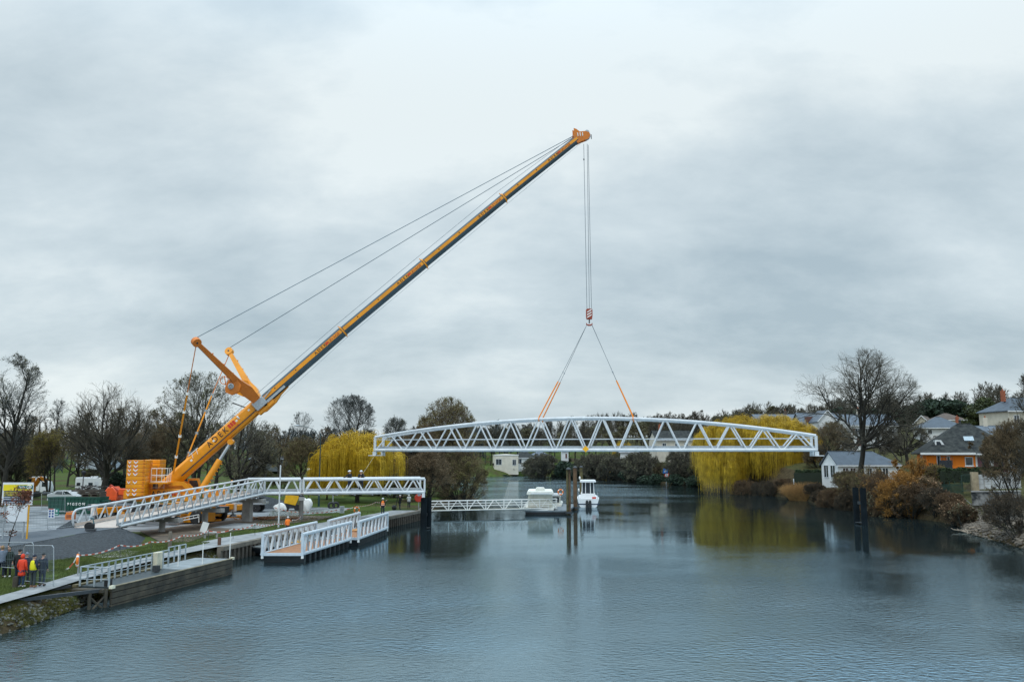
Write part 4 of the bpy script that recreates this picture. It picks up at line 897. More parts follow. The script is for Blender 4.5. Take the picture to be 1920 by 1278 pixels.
# ---------------------------------------------------------------- site yard at left
# sign board
p = G(30, 990, GZ); Y = 63.0
def pxrect(name, x0, y0, x1, y1, Y, mat, root, O, t=.03, dy=0, rot=0):
    a = D(x0, y1, Y); b = D(x1, y0, Y); return MB().bb(a.x - O[0], Y - O[1] - dy, a.z - O[2], b.x - O[0], Y - O[1] - dy + t, b.z - O[2]).build(name, mat, root)
c = D(33, 950, Y); O = (c.x, Y, GZ + .2); r = thing('works_sign', 'large roadside works board in yellow, white and slate with a blank white board under it', 'sign board', O)
SLT = M('sign_slate', (.07, .095, .14), .5, var=.05); SY = M('sign_yellow', (.86, .70, .02), .5, var=.04); SG = M('sign_green', (.02, .15, .13), .5)
pxrect('board', 2.5, 904, 63, 946, Y, M('sign_white', (.74, .78, .82), .5, var=.03), r, O, t=.06)
pxrect('yellow_field', 6, 908, 60, 919.5, Y, SY, r, O, .01, dy=.012); 
a_ = D(6, 943, Y); b_ = D(60, 919.5, Y)
MB().prism([(a_.x, a_.z), (b_.x - .25, a_.z), (b_.x, a_.z + .3), (b_.x, b_.z), (a_.x, b_.z)], V(-O[0], -.012, -O[2]), V(1, 0, 0), V(0, 0, 1), V(0, .01, 0)).build('slate_field', SLT, r)
pxrect('green_field', 34, 909, 62, 916, Y, SG, r, O, .01, dy=.024)
def tx(s, x0, y0, x1, y1, mat, b=.02, dy=.03): q = D(x0, y1, Y); e2 = D(x1, y0, Y); text_obj(s, e2.x - q.x, e2.z - q.z, mat, r, q - V(*O) - V(0, dy, 0), V(1, 0, 0), V(0, 0, 1), bold=b, thick=.004)
tx('Sarthe', 36, 910, 48, 914.5, WDIRT, dy=.04); MB().torus(D(54, 912.5, Y) - V(*O) - V(0, .04, 0), .12, .03, (0, 1, 0), 18, 6).build('logo_swoosh', WDIRT, r); MB().torus(D(57, 912, Y) - V(*O) - V(0, .04, 0), .09, .03, (0, 1, 0), 18, 6).build('logo_swoosh', WDIRT, r)
tx('LE DÉPARTEMENT SOUTIENT', 7, 921, 53, 925, SY); tx('LE TOURISME EN SARTHE', 7, 926, 48, 929.5, SY)
mb = MB()
for (x0, x1, y) in ((7, 20, 931.5), (22, 54, 931.8), (7, 25, 935), (27, 44, 935.2), (7, 28, 941), (31, 42, 941)):
    a1 = D(x0, y + .8, Y); b1 = D(x1, y - .4, Y); mb.bb(a1.x - O[0], -.02, a1.z - O[2], b1.x - O[0], -.012, b1.z - O[2])
mb.build('text_lines', M('sign_print', (.55, .6, .66)), r)
pxrect('lower_panel', 12, 947, 52, 977, Y, M('sign_white'  , (.74, .78, .82)), r, O, t=.04); 
for x in (8, 46): q = D(x, 946, Y); MB().bb(q.x - O[0] - .05, .06, -.2, q.x - O[0] + .05, .14, q.z - O[2] + 1.4).build('post', GALV, r)
q = D(53.3, 960, Y); MB().bb(q.x - O[0] - .04, -.02, -.2, q.x - O[0] + .05, .05, D(53, 946, Y).z - O[2]).build('yellow_post', M('site_yellow', (.75, .38, .02)), r)
# welded mesh site fences
WIRE = M('fence_wire', (.20, .25, .28), .5, .5)
def mesh_fence(x0, x1, ytop, ybot, Y0, Y1, lbl, grp='mesh site fence panels', nv=22, nh=5):
    a0 = D(x0, ybot, Y0); a1 = D(x0, ytop, Y0); b0 = D(x1, ybot, Y1); b1 = D(x1, ytop, Y1); a0.z = b0.z = min(a0.z, b0.z) if abs(a0.z - b0.z) < .4 else a0.z
    O = a0; r = thing('site_fence', lbl, 'fence', O, group=grp)
    b0 = V(b0.x, b0.y, b0.z)
    mb = MB().tube([a0, a1 - Z * .12, a1 + (b1 - a1).normalized() * .12, b1 - (b1 - a1).normalized() * .12, b1 - Z * .12, b0], .022, 6); mb.tube([a0 + Z * .15, b0 + Z * .15], .02, 5); mb.build('tube_frame', GALV, r, O)
    mb = MB()
    for k in range(1, nv): t = k / nv; mb.bar(a0.lerp(b0, t) + Z * .15, a1.lerp(b1, t), .007, .007, up=(1, 0, 0))
    for k in range(1, nh): t = k / nh; mb.bar(a0.lerp(a1, t), b0.lerp(b1, t), .009, .009)
    mb.build('wire_mesh', WIRE, r, O)
    return r
mesh_fence(-30, 29, 958, 1006, 64, 64.5, 'site fence panel behind the brown-leaved sapling under the sign'); mesh_fence(29, 90, 958, 992, 64.6, 66, 'site fence panel between the sign and the blue and green notices'); mesh_fence(90, 150, 959, 987, 66, 70, 'site fence panel right of the notices, ending at the white ramp')
mesh_fence(-20, 63, 1016, 1066, 47.8, 46.5, 'low fence panel end behind the spectators'); mesh_fence(45, 101, 1022, 1094, 44.6, 43.6, 'tall fence panel standing at the right of the spectators')
mesh_fence(78, 122, 923, 960, 92, 92, 'tilted old fence panel left of the green skip'); 
p = D(100, 962, 65.3); r = thing('safety_notices', 'white and blue safety notice with a green one hanging on the site fence', 'notice', p)
s = 65.3 / FPX; MB().box((-3.5 * s, 0, 0), (12.5 * s, .02, 17 * s)).build('white_notice', M('notice_white', (.72, .77, .82)), r); MB().box((5.8 * s, .01, 2.5 * s), (8.5 * s, .02, 12.5 * s)).build('green_notice', M('notice_green', (.03, .22, .17)), r)
mb = MB()
for i in range(2):
    for k in range(3): mb.lathe([(1.7 * s, 0), (1.7 * s, .01)], c=(-6.3 * s + i * 5.4 * s, -.012, (4.5 - k * 4.8) * s), n=14, axis=(0, -1, 0))
mb.build('blue_discs', M('notice_blue', (.03, .09, .30)), r)
mb = MB().box((-4.7 * s, -.014, 8 * s), (9 * s, .006, 1.3 * s)); mb.build('red_strip', RED, r)
mb = MB().box((5.8 * s, -.004, 4.5 * s), (3 * s, .006, 4 * s)); mb.box((5.8 * s, -.004, -1.5 * s), (5 * s, .006, 1.2 * s)); mb.build('white_symbol', M('notice_white' , (.7, .7, .7)), r)
# green skip
Y = 97.; a = D(88, 958, Y); b = D(187, 932, Y); O = ((a.x + b.x) / 2, Y, GZ); L = b.x - a.x; Hs = 1.85
r = thing('green_skip', 'long dark green waste skip with white lettering heaped with rubble', 'skip', O)
GRN = M('skip_green', (.006, .068, .046), .5, var=.25, scale=1.2)
MB().prism([(-L / 2, Hs), (L / 2, Hs), (L / 2 - .2, 0), (-L / 2 + .2, 0)], (0, 0, 0), V(1, 0, 0), V(0, 0, 1), V(0, 2.3, 0)).build('skip_body', GRN, r); mb = MB()
for k in range(13): x = -L / 2 + .25 + k * (L - .5) / 12; mb.bb(x - .05, -.07, .08, x + .05, .0, Hs - .1)
mb.bb(-L / 2 - .05, -.09, Hs - .1, L / 2 + .05, .02, Hs + .04); mb.bb(L / 2 + .0, .3, Hs - .5, L / 2 + .35, 2.0, Hs - .35); mb.build('ribs', GRN, r)
text_obj('P I G E O N', 1.95, .32, WDIRT, r, V(-.62, -.085, .95), V(1, 0, 0), V(0, 0, 1), bold=.03)
MB().bb(-L / 2 + .3, .1, Hs - .25, L / 2 - .2, 2.2, Hs - .1).build('rubble_fill', M('rubble', (.07, .065, .055), .9, var=.5, scale=3), r)
p = D(170, 931, 98); r = thing('pallet_stack', 'grey weathered timber pallets and slabs heaped on the skip', 'pallets', (p.x, 98.1, GZ + Hs), rz=.05)
GW = M('weathered_pallet', (.10, .085, .07), .85, var=.45, scale=3)
for k, (dx, w_, hh) in enumerate(((.3, 2.2, .35), (.1, 2.6, .25), (-.4, 3.0, .2))):
    mb = MB(); z0 = sum((.35, .25, .2)[:k]) + .02; mb.box((dx, 0, z0 + .04), (w_, 1.6, .06)); mb.box((dx, 0, z0 + hh - .05), (w_, 1.6, .06))
    for x in (-.45, 0, .45): mb.box((dx + x * w_, 0, z0 + hh / 2), (.14, 1.5, hh - .1))
    mb.build('pallet', GW, r)
debris('rubble_pile', 'dark rubble and a blue rag on top of the pallets in the skip', V(p.x - .3, 98.1, GZ + Hs + .82), 70, (.9, .4), .7, M('dark_rubble', (.06, .055, .05), .9, var=.6), 11, h=.45)
# orange bucket in front of the skip
p = G(131, 962, GZ); p = D(131, 958, 89); r = thing('digger_bucket', 'bright orange digger bucket in front of the green skip', 'bucket', (p.x, 89, GZ), rz=.2)
BO = M('bucket_orange', (.80, .22, .03), .5, var=.15); mb = MB()
mb.prism([(-.42, 0), (.42, .0), (.42, .7), (.3, .85), (-.3, .8), (-.45, .45)], (0, 0, 0), V(1, 0, 0), V(0, 0, 1), V(0, .7, 0)); mb.build('bucket_shell', BO, r, bevel=.04)
mb = MB()
for x in (-.3, 0, .3): mb.prism([(x - .06, .8), (x + .06, .8), (x + .02, 1.0)], (0, .1, 0), V(1, 0, 0), V(0, 0, 1), V(0, .08, 0))
mb.build('bucket_teeth', DARKM, r); MB().bb(-.3, -.02, .2, .3, .0, .5).build('recess_shade_panel', M('bucket_dark', (.35, .09, .02)), r)  # flat raised panel, recess shade put into its darker orange
# vehicles --------------------------------------------------------
def wheel(root, c, R=.36, ax=(0, 1, 0), w=.24):
    wh = MB().lathe([(R * .55, -w / 2), (R * .93, -w / 2), (R, -w * .35), (R, w * .35), (R * .93, w / 2), (R * .55, w / 2)], c=c, n=22, axis=ax).build('wheel', BLACK, root)
    MB().lathe([(R * .1, -w * .5), (R * .55, -w * .42), (R * .55, w * .42), (R * .1, w * .5)], c=c, n=16, axis=ax).build('rim', GALV, wh)
VW = M('vehicle_white', (.74, .77, .79), .25, var=.04, coat=.5)
Y = 118.; a = D(96, 933, Y); r = thing('white_van', 'white pickup van parked behind the green skip', 'van', (a.x + 1.4, Y, GZ), rz=0)
zt = D(110, 919, Y).z - GZ
MB().prism([(-2.0, .35), (2.2, .35), (2.25, .95), (1.45, 1.15), (.75, zt), (-.75, zt), (-1.15, 1.5), (-2.0, 1.2)], (0, 0, 0), V(1, 0, 0), V(0, 0, 1), V(0, 1.75, 0)).build('body', VW, r, bevel=.07)
MB().prism([(1.35, 1.2), (.72, zt - .12), (.15, zt - .12), (.15, 1.2)], (0, -.01, 0), V(1, 0, 0), V(0, 0, 1), V(0, .02, 0)).build('side_window', GLASSD, r); MB().prism([(.05, 1.2), (.05, zt - .12), (-.7, zt - .12), (-.95, 1.25)], (0, -.01, 0), V(1, 0, 0), V(0, 0, 1), V(0, .02, 0)).build('side_window', GLASSD, r)
for x in (-1.25, 1.4):
    for y in (.12, 1.63): wheel(r, (x, y, .35))
MB().box((2.2, .3, .8), (.08, .3, .16)).build('headlight', GALV, r); MB().box((2.2, 1.45, .8), (.08, .3, .16)).build('headlight', GALV, r)
Y = 140.; a = D(140, 918, Y); b = D(196, 895, Y); L = b.x - a.x; hh = b.z - GZ; r = thing('motorhome', 'boxy white motorhome parked on the grass behind the skip', 'motorhome', ((a.x + b.x) / 2, Y, GZ))
MB().prism([(-L / 2, .4), (L / 2, .4), (L / 2 + .1, 1.0), (L / 2 - .5, 1.6), (L / 2 - .2, 2.0), (L / 2 - .1, hh), (-L / 2 + .1, hh + .05), (-L / 2, hh - .1)], (0, 0, 0), V(1, 0, 0), V(0, 0, 1), V(0, 2.2, 0)).build('body', VW, r, bevel=.08)
for x0, x1 in ((-L / 2 + .25, -L / 2 + .85), (-.2, .5)):
    MB().bb(x0, -.02, 1.5, x1, .02, 2.05).build('side_window', GLASSD, r)
MB().bb(.8, -.03, .5, 1.4, .02, 2.2).build('door', M('door_white', (.6, .64, .68), .3), r); MB().bb(-L / 2 + .1, -.03, .75, L / 2 - .2, .01, .87).build('grey_stripe', SLT, r); MB().box((.2, 1.1, hh + .12), (.9, .6, .2)).build('roof_vent', WDIRT, r)
for x in (-L / 2 + .7, L / 2 - .7):
    for y in (.15, 2.0): wheel(r, (x, y, .36))
Y = 140.; a = D(62, 920, Y); r = thing('white_truck', 'small white box truck half hidden behind the works board', 'truck', (a.x + .8, Y, GZ))
MB().bb(-1.2, 0, .7, .2, 2.0, 3.0).build('cargo_box', VW, r, bevel=.05); MB().prism([(.2, .5), (1.5, .5), (1.5, 1.3), (1.2, 2.2), (.2, 2.3)], (0, .1, 0), V(1, 0, 0), V(0, 0, 1), V(0, 1.8, 0)).build('cab', VW, r, bevel=.05)
MB().prism([(.5, 1.4), (1.35, 1.4), (1.1, 2.05), (.5, 2.1)], (0, .08, 0), V(1, 0, 0), V(0, 0, 1), V(0, .02, 0)).build('side_window', GLASSD, r)
for x in (-.8, 1.0): wheel(r, (x, .15, .4)); wheel(r, (x, 1.85, .4))
Y = 132.; a = D(32, 905, Y); r = thing('orange_excavator', 'orange digger behind the top edge of the works board', 'digger', (a.x + 1.2, Y, GZ))
MB().box((0, 1, .45), (3.0, 2.2, .7)).build('tracks', BLACK, r, bevel=.15); MB().box((-.4, 1, 1.5), (2.2, 2.0, 1.3)).build('body', M('digger_orange', (.62, .24, .02), .5), r, bevel=.12); MB().box((.5, .7, 2.3), (.9, .9, 1.5)).build('cab', M('digger_orange' , (.62, .24, .02)), r, bevel=.08); MB().box((.5, .24, 2.5), (.7, .03, .9)).build('cab_window', GLASSD, r)
mb = MB(); mb.bar((.9, 1.2, 1.8), (1.6, 1.2, 3.0), .4, .5); mb.bar((1.6, 1.2, 3.0), (2.8, 1.2, 2.5), .3, .5); mb.build('boom_arm', M('digger_orange' , (.62, .24, .02)), r)
Y = 103.; a = D(195, 941, Y); r = thing('boom_lift', 'bright red articulated boom lift folded beside the crane counterweight', 'boom lift', (a.x, Y, GZ)); RD = M('lift_red', (.80, .10, .02), .4, coat=.3)
MB().prism([(-.1, .9), (1.2, .9), (1.15, 1.75), (.75, 2.25), (.25, 2.2), (-.1, 1.7)], (0, 0, 0), V(1, 0, 0), V(0, 0, 1), V(0, 1.4, 0)).build('body', RD, r, bevel=.1)
mb = MB(); mb.bar((.4, .2, 2.35), (2.1, .2, 1.2), .25, .22); mb.bar((2.1, .3, 1.2), (.9, .3, 1.8), .2, .2); mb.build('boom_arm', M('lift_dark_red', (.45, .05, .02), .5), r)
MB().box((1.65, .5, 1.75), (.75, .9, .6)).build('upper_body', RD, r, bevel=.05); MB().box((1.0, .7, .55), (2.6, 1.5, .3)).build('chassis', DARKM, r)
for x in (0.1, 2.0):
    for y in (.0, 1.4): wheel(r, (x, y, .42), .42)
MB().bb(0.0, -.02, 1.1, .35, .0, 1.25).build('white_label', WDIRT, r); r.scale = (1.25, 1.25, 1.25)
Y = 100.; a = D(423, 906, Y); r = thing('flatbed_trailer', 'flatbed trailer with white rack and orange load parked behind the footbridge', 'trailer', (a.x, Y, GZ))
MB().box((2.0, 1, 1.0), (5.0, 2.2, .25)).build('flatbed', GALV, r); mb = MB()
for k in range(5): mb.bar((0 + k * .9, .1, 1.1), (0 + k * .9, .1, 2.7), .08, .08, up=(1, 0, 0))
for z in (2.0, 2.65): mb.bar((0, .1, z), (3.6, .1, z), .1, .1)
mb.build('side_rack', WHITE, r); MB().box((-1.5, 1, 2.1), (2.4, 1.6, .9)).build('load', M('lorry_orange', (.8, .28, .02)), r, bevel=.1)
for x in (0, 1.2, 3.6): wheel(r, (x, .1, .5), .5); wheel(r, (x, 1.9, .5), .5)
MB().lathe([(.1, 0), (.12, .2), (.0, .25)], c=(.55, .5, 3.4), n=12).build('beacon', M('lorry_orange' , (.8, .28, .02)), r); MB().tube([(.55, .5, 2.6), (.55, .5, 3.4)], .03, 6).build('beacon_pole', DARKM, r)
# telehandler-like small yard machine, plate compactor at the foot of the ramp
p = D(170, 997, 66.5); r = thing('plate_compactor', 'small black plate compactor at the foot of the white ramp', 'machine', (p.x, p.y, p.z + .08), rz=.3)
MB().box((0, 0, .12), (.75, .5, .1)).build('base_plate', DARKM, r, bevel=.02); MB().box((0, 0, .38), (.5, .42, .4)).build('engine', BLACK, r, bevel=.06); MB().lathe([(.1, -.2), (.3, -.2), (.3, .2), (.1, .2)], c=(-.15, 0, .38), n=16, axis=(0, 1, 0)).build('flywheel_guard', BLACK, r)
MB().tube([(.2, -.16, .5), (.1, -.16, .95), (-.12, -.16, 1.0), (-.12, .16, 1.0), (.1, .16, .95), (.2, .16, .5)], .025, 6).build('handle', M('machine_teal', (.05, .16, .19)), r)
# wooden stake at the ramp mouth
p = G(237, 984, 2.1); o = MB().bb(-.06, -.03, 0, .06, .03, .95).build('wood_stake', M('fresh_wood', (.6, .3, .08), .7)); o.location = V(p.x, p.y - .3, 2.06); tag(o, 'short orange-brown wooden stake at the mouth of the white ramp', 'stake')
# ================================================================ boats and river furniture
MOSS = M('mossy_timber_pile', (.055, .05, .02), .85, var=.5, scale=1.3, c2=(.16, .13, .05))
RUSTP = M('rusty_pile', (.09, .05, .025), .8, var=.4, scale=1.2, c2=(.17, .10, .05))
Yp = 107.
def pile(x0, x1, yt, yb, Y, mat, lbl, name='timber_pile', double=False):
    a = D(x0, yb, Y); b = D(x1, yt, Y); w = (b.x - a.x) / 2; r = thing(name, lbl, 'pile', ((a.x + b.x) / 2, Y, 0), group='tall piles holding the pontoon')
    if double:
        MB().lathe([(w * .5, -2), (w * .46, b.z)], c=(-w * .5, 0, 0), n=14).build('shaft', mat, r); MB().lathe([(w * .5, -2), (w * .46, b.z)], c=(w * .5, .1, 0), n=14).build('shaft', RUSTP, r)
    else: MB().lathe([(w, -2), (w * .95, b.z)], n=16).build('shaft', mat, r)
    MB().lathe([(w * 1.15, b.z), (w * 1.15, b.z + .08), (w * .3, b.z + .3)], n=16).build('cap', DARKM, r); MB().lathe([(w * 1.5, .15), (w * 1.5, .4)], n=18).build('ring_guide', DARKM, r)
pile(1062, 1070, 880, 955, 112, MOSS, 'leftmost mossy double pile right of the houseboat', double=True); pile(1075, 1082, 877, 945, 122, RUSTP, 'middle rusty pile between houseboat and motorboat'); pile(1087, 1093, 876, 935, 140, MOSS, 'farthest pile, standing behind the motorboat cabin')
# pontoon
a = G(984, 957, .45); b = G(1062, 957, .45); Yn = a.y
r = thing('floating_pontoon', 'grey floating pontoon deck with low white railing under the houseboat', 'pontoon', (a.x, Yn, 0))
L = b.x - a.x + .4; MB().prism([(0, 0), (L, 0), (L, 1.6), (L + 2.0, 14), (L - .9, 14), (L - 2.6, 1.8), (0, 1.7)], (0, 0, .3), V(1, 0, 0), V(0, 1, 0), V(0, 0, .2)).build('deck', M('pontoon_deck', (.16, .19, .21), .6), r)
MB().prism([(.1, .1), (L - .1, .1), (L - .1, 1.5), (L + 1.8, 13.8), (L - .8, 13.8), (L - 2.4, 1.6), (.1, 1.5)], (0, 0, -.2), V(1, 0, 0), V(0, 1, 0), V(0, 0, .5)).build('float', BLACK, r)
mb = MB()
for z in (.62, 1.0, 1.35): mb.tube([(0, .05, z), (3.1, .05, z)], .025, 5)
for x in (0, 1.55, 3.1): mb.tube([(x, .05, .5), (x, .05, 1.35)], .035, 5)
mb.build('railing', WDIRT, r)
MB().bb(0.1, .0, .5, 3.0, .03, .62).build('fender_strip', WDIRT, r)
# houseboat (stern view)
HB = thing('houseboat', 'cream houseboat with rounded canopy moored at the pontoon', 'houseboat', (D(1013, 950, 113).x, 113, 0), rz=rad(-2)); CR = M('cream_hull', (.74, .73, .66), .4, var=.08)
def loft(sections, mb):
    n = len(sections[0]); 
    P = sum(sections, []); F = []
    for i in range(len(sections) - 1):
        for j in range(n): F.append((i * n + j, i * n + (j + 1) % n, (i + 1) * n + (j + 1) % n, (i + 1) * n + j))
    F.append(tuple(range(n - 1, -1, -1))); F.append(tuple((len(sections) - 1) * n + j for j in range(n))); return mb.add(P, F)
def hull_sec(y, w, z0, z1, flare=.85): return [(-w, y, z1), (-w * flare, y, z0 + .1), (-w * .5, y, z0 - .15), (w * .5, y, z0 - .15), (w * flare, y, z0 + .1), (w, y, z1)]
loft([hull_sec(0, 1.85, 0, .75), hull_sec(3, 1.95, 0, .75), hull_sec(8, 1.9, 0, .8), hull_sec(10.5, 1.2, 0, .95), hull_sec(11.8, .15, .2, 1.1)], MB()).build('hull', CR, HB)
def rr(y, w, z0, z1, rd=.25): return [(-w, y, z0), (w, y, z0), (w, y, z1 - rd), (w - rd * .4, y, z1 - rd * .3), (w - rd, y, z1), (-w + rd, y, z1), (-w + rd * .4, y, z1 - rd * .3), (-w, y, z1 - rd)]
loft([rr(.5, 1.62, .75, 2.2), rr(9, 1.6, .75, 2.2), rr(9.8, 1.3, .8, 1.6)], MB()).build('cabin', CR, HB)
loft([rr(-.2, 1.75, 2.2, 2.62, .3), rr(5, 1.75, 2.2, 2.7, .3)], MB()).build('canopy_roof', M('canopy_cream', (.80, .79, .72), .6), HB, bevel=.06)
loft([rr(.3, .62, 2.62, 3.0, .2), rr(2.2, .62, 2.62, 3.0, .2)], MB()).build('roof_box', CR, HB, bevel=.05)
mb = MB()
for k in range(9): x = -1.5 + k * .375; mb.bar((x, .2, .8), (x, .2, 2.2), .06, .05, up=(1, 0, 0))
mb.build('curtain_folds', M('curtain', (.66, .64, .56), .8), HB); MB().bb(-1.55, .32, .82, 1.55, .4, 2.18).build('stern_curtain', M('curtain', (.66, .64, .56)), HB)
MB().bb(-1.2, -.28, 2.28, 1.2, -.2, 2.4).build('white_valance', WHITE, HB)
for y0 in (2.0, 4.2, 6.4):
    for s in (-1, 1): MB().bb(1.61 * s, y0, 1.2, 1.64 * s, y0 + 1.5, 1.85).build('side_window', GLASSD, HB)
for k in range(3): MB().ell((-1.95 if k == 2 else 1.98, .8 + k * 1.5, .6), (.12, .12, .3), 10, 7).build('fender', WDIRT, HB)
h2 = thing('cabin_cruiser', 'white cabin cruiser moored beyond the houseboat on the pontoon', 'boat', (D(1036, 935, 121).x, 121, 0), rz=rad(-4))
loft([hull_sec(0, 1.3, 0, .8), hull_sec(5, 1.4, 0, .9), hull_sec(8, .8, 0, 1.1), hull_sec(9, .1, .3, 1.2)], MB()).build('hull', CR, h2); loft([rr(.8, 1.1, .8, 1.9), rr(5.5, 1.1, .9, 1.9), rr(6.5, .7, .9, 1.3)], MB()).build('cabin', CR, h2)
loft([rr(.2, 1.15, 1.95, 2.2, .1), rr(3.2, 1.15, 1.95, 2.2, .1)], MB()).build('roof', WHITE, h2); MB().bb(-.9, .75, 1.0, .9, .79, 1.75).build('stern_door', GLASSD, h2)
for s in (-1, 1): MB().bb(1.1 * s, 1.5, 1.25, 1.13 * s, 4.5, 1.7).build('side_window', GLASSD, h2)
HB.scale = (1, 1, 1.13)
# motorboat with wheelhouse
Ym = 127.; c = D(1103, 941, Ym); BM = thing('motorboat', 'white motorboat with tall glazed wheelhouse and two outboards, right of the piles', 'motorboat', (c.x, Ym, 0), rz=rad(-4)); BB_ = M('boat_white', (.76, .78, .79), .3, var=.05)
loft([hull_sec(0, 1.5, 0, .95, .8), hull_sec(3, 1.6, 0, 1.0, .8), hull_sec(6, 1.3, 0, 1.15, .7), hull_sec(7.6, .1, .3, 1.35, .7)], MB()).build('hull', BB_, BM)
MB().bb(-1.55, -.02, .30, 1.55, .03, .42).build('navy_stripe', M('navy', (.02, .04, .08)), BM); loft([rr(1.2, 1.05, .95, 1.5, .1), rr(5.0, .95, 1.0, 1.6, .1), rr(6.2, .5, 1.0, 1.25, .1)], MB()).build('coach_roof', BB_, BM)
wh = MB(); 
for x, y in ((-.85, 1.3), (-.35, 1.25), (.35, 1.25), (.85, 1.3), (-.85, 3.0), (.85, 3.0)): wh.bar((x, y, 1.4), (x * .95, y + .08, 2.75), .09, .09, up=(1, 0, 0))
wh.build('wheelhouse_posts', BB_, BM); MB().bb(-.8, 1.35, 1.5, .8, 2.95, 2.7).build('wheelhouse_glass', GLASSD, BM); loft([rr(.9, 1.15, 2.75, 2.98, .1), rr(3.4, 1.1, 2.8, 3.02, .1)], MB()).build('wheelhouse_roof', BB_, BM, bevel=.03)
for x in (-.18, .25): MB().prism([(-.18, -.3), (.18, -.3), (.2, .6), (.12, .85), (-.12, .85), (-.2, .6)], (x, -.5, -.05), V(1, 0, 0), V(0, 0, 1), V(0, .4, 0)).build('outboard_engine', BLACK, BM, bevel=.04)
MB().bb(.55, .1, .98, 1.1, .5, 1.15).build('red_cushion', RED, BM); mb = MB(); mb.tube([(-1.35, .1, .95), (-1.35, .1, 1.6), (-1.35, 1.2, 1.6)], .03, 5); mb.tube([(1.35, .1, .95), (1.35, .1, 1.6), (1.35, 1.2, 1.6)], .03, 5); mb.build('stern_rail', GALV, BM)
for x, z in ((-1.3, 1.6), (-1.15, 2.95)): MB().ell((x, 1.4, z + .3), (.13, .13, .18), 10, 7).build('white_fender', WDIRT, BM)
BM.scale = (1.04, 1, 1.3)
# gangway
g0 = G(806, 953, .9); Yg = 108.; A = D(806, 949, Yg); B = D(1045, 950, 113.5); A.z = B.z = .75
gw = thing('gangway', 'long low white lattice gangway from the black piles to the pontoon', 'gangway', A); hh = 1.15
for k, (o_, nm) in enumerate(((V(0, 0, 0), 0), (V(-.05, 1.2, 0), 1))):
    a, b = A + o_, B + o_; tube_part('top_rail', [a + Z * hh, b + Z * hh], .045, gw, A, WDIRT, 6); tube_part('bottom_chord', [a, b], .06, gw, A, WDIRT, 6); tube_part('mid_rail', [a + Z * .5, b + Z * .5], .03, gw, A, WDIRT, 5); tube_part('mid_rail', [a + Z * .8, b + Z * .8], .025, gw, A, WDIRT, 5)
    n = 7; d = (b - a) / n
    for i in range(n):
        p = a + d * i; tube_part('truss_diagonal', [p + d * .05, p + d * .42 + Z * hh], .04, gw, A, WDIRT, 5); tube_part('truss_diagonal', [p + d * .5 + Z * hh, p + d * .93], .04, gw, A, WDIRT, 5); tube_part('upright', [p, p + Z * hh], .035, gw, A, WDIRT, 5); tube_part('upright', [p + d * .97, p + d * .97 + Z * hh], .035, gw, A, WDIRT, 5)
mb = MB(); slab(mb, A + Z * .05, B + Z * .05, B + V(-.05, 1.2, .05), A + V(-.05, 1.2, .05), .06); mb.build('walkway_deck', M('mossy_deck', (.12, .11, .05), .8, var=.4), gw, A)
# navigation sign on the far right bank
YS = 228; g = D(1249, 893, YS); r = thing('navigation_sign', 'tilted blue and red-and-white river sign on the far bank', 'sign', (g.x, YS, 0)); s = YS / FPX
R_ = Matrix.Rotation(.2, 3, 'Y'); MB().box(V(-1 * s, 0, D(1248, 883, YS).z), (9 * s, .08, 9 * s), rot=R_).build('blue_panel', M('river_blue', (.015, .13, .42)), r)
MB().box(V(1 * s, 0, D(1250, 890, YS).z), (7.5 * s, .08, 7.5 * s), rot=R_).build('red_panel', RED, r); MB().box(V(1 * s, -.05, D(1250, 890, YS).z), (5 * s, .04, 5 * s), rot=R_).build('white_square', WHITE, r)
MB().tube([(0, .1, -.5), (0, .1, D(1250, 880, YS).z)], .08, 6).build('post', GALV, r)
mb = MB().prism([(-.3, -.2), (.05, -.2), (.05, .05), (.3, .05), (.3, .2), (-.1, .2), (-.3, .0)], V(-1 * s, -.06, D(1248, 883, YS).z), V(1, 0, 0), V(0, 0, 1), V(0, .02, 0)); mb.build('white_symbol', WHITE, r)
mb = MB()
for k in range(3): mb.box(V(1 * s, -.08, D(1250, 890, YS).z + (k - 1) * .18), (.4, .02, .06), rot=R_)
mb.build('black_symbol', BLACK, r)
# ================================================================ people
def skin_mesh(nodes, edges, sub=1, root=0):
    me = bpy.data.meshes.new('sk'); me.from_pydata([n[0] for n in nodes], edges, []); me.update(); o = bpy.data.objects.new('sk', me); col.objects.link(o)
    md = o.modifiers.new('skin', 'SKIN'); md.use_smooth_shade = True
    sv = me.skin_vertices[0].data if me.skin_vertices else None
    if sv is None: bpy.context.view_layer.objects.active = o; bpy.ops.mesh.customdata_skin_add() if False else None; sv = me.skin_vertices[0].data
    for i, n in enumerate(nodes): r = n[1]; sv[i].radius = r if hasattr(r, '__len__') else (r, r); sv[i].use_root = (i == root)
    s = o.modifiers.new('sub', 'SUBSURF'); s.levels = sub; s.render_levels = sub
    dg = bpy.context.evaluated_depsgraph_get(); m2 = bpy.data.meshes.new_from_object(o.evaluated_get(dg)); P = [tuple(v.co) for v in m2.vertices]; F = [tuple(p.vertices) for p in m2.polygons]
    bpy.data.objects.remove(o); bpy.data.meshes.remove(me); bpy.data.meshes.remove(m2); return P, F
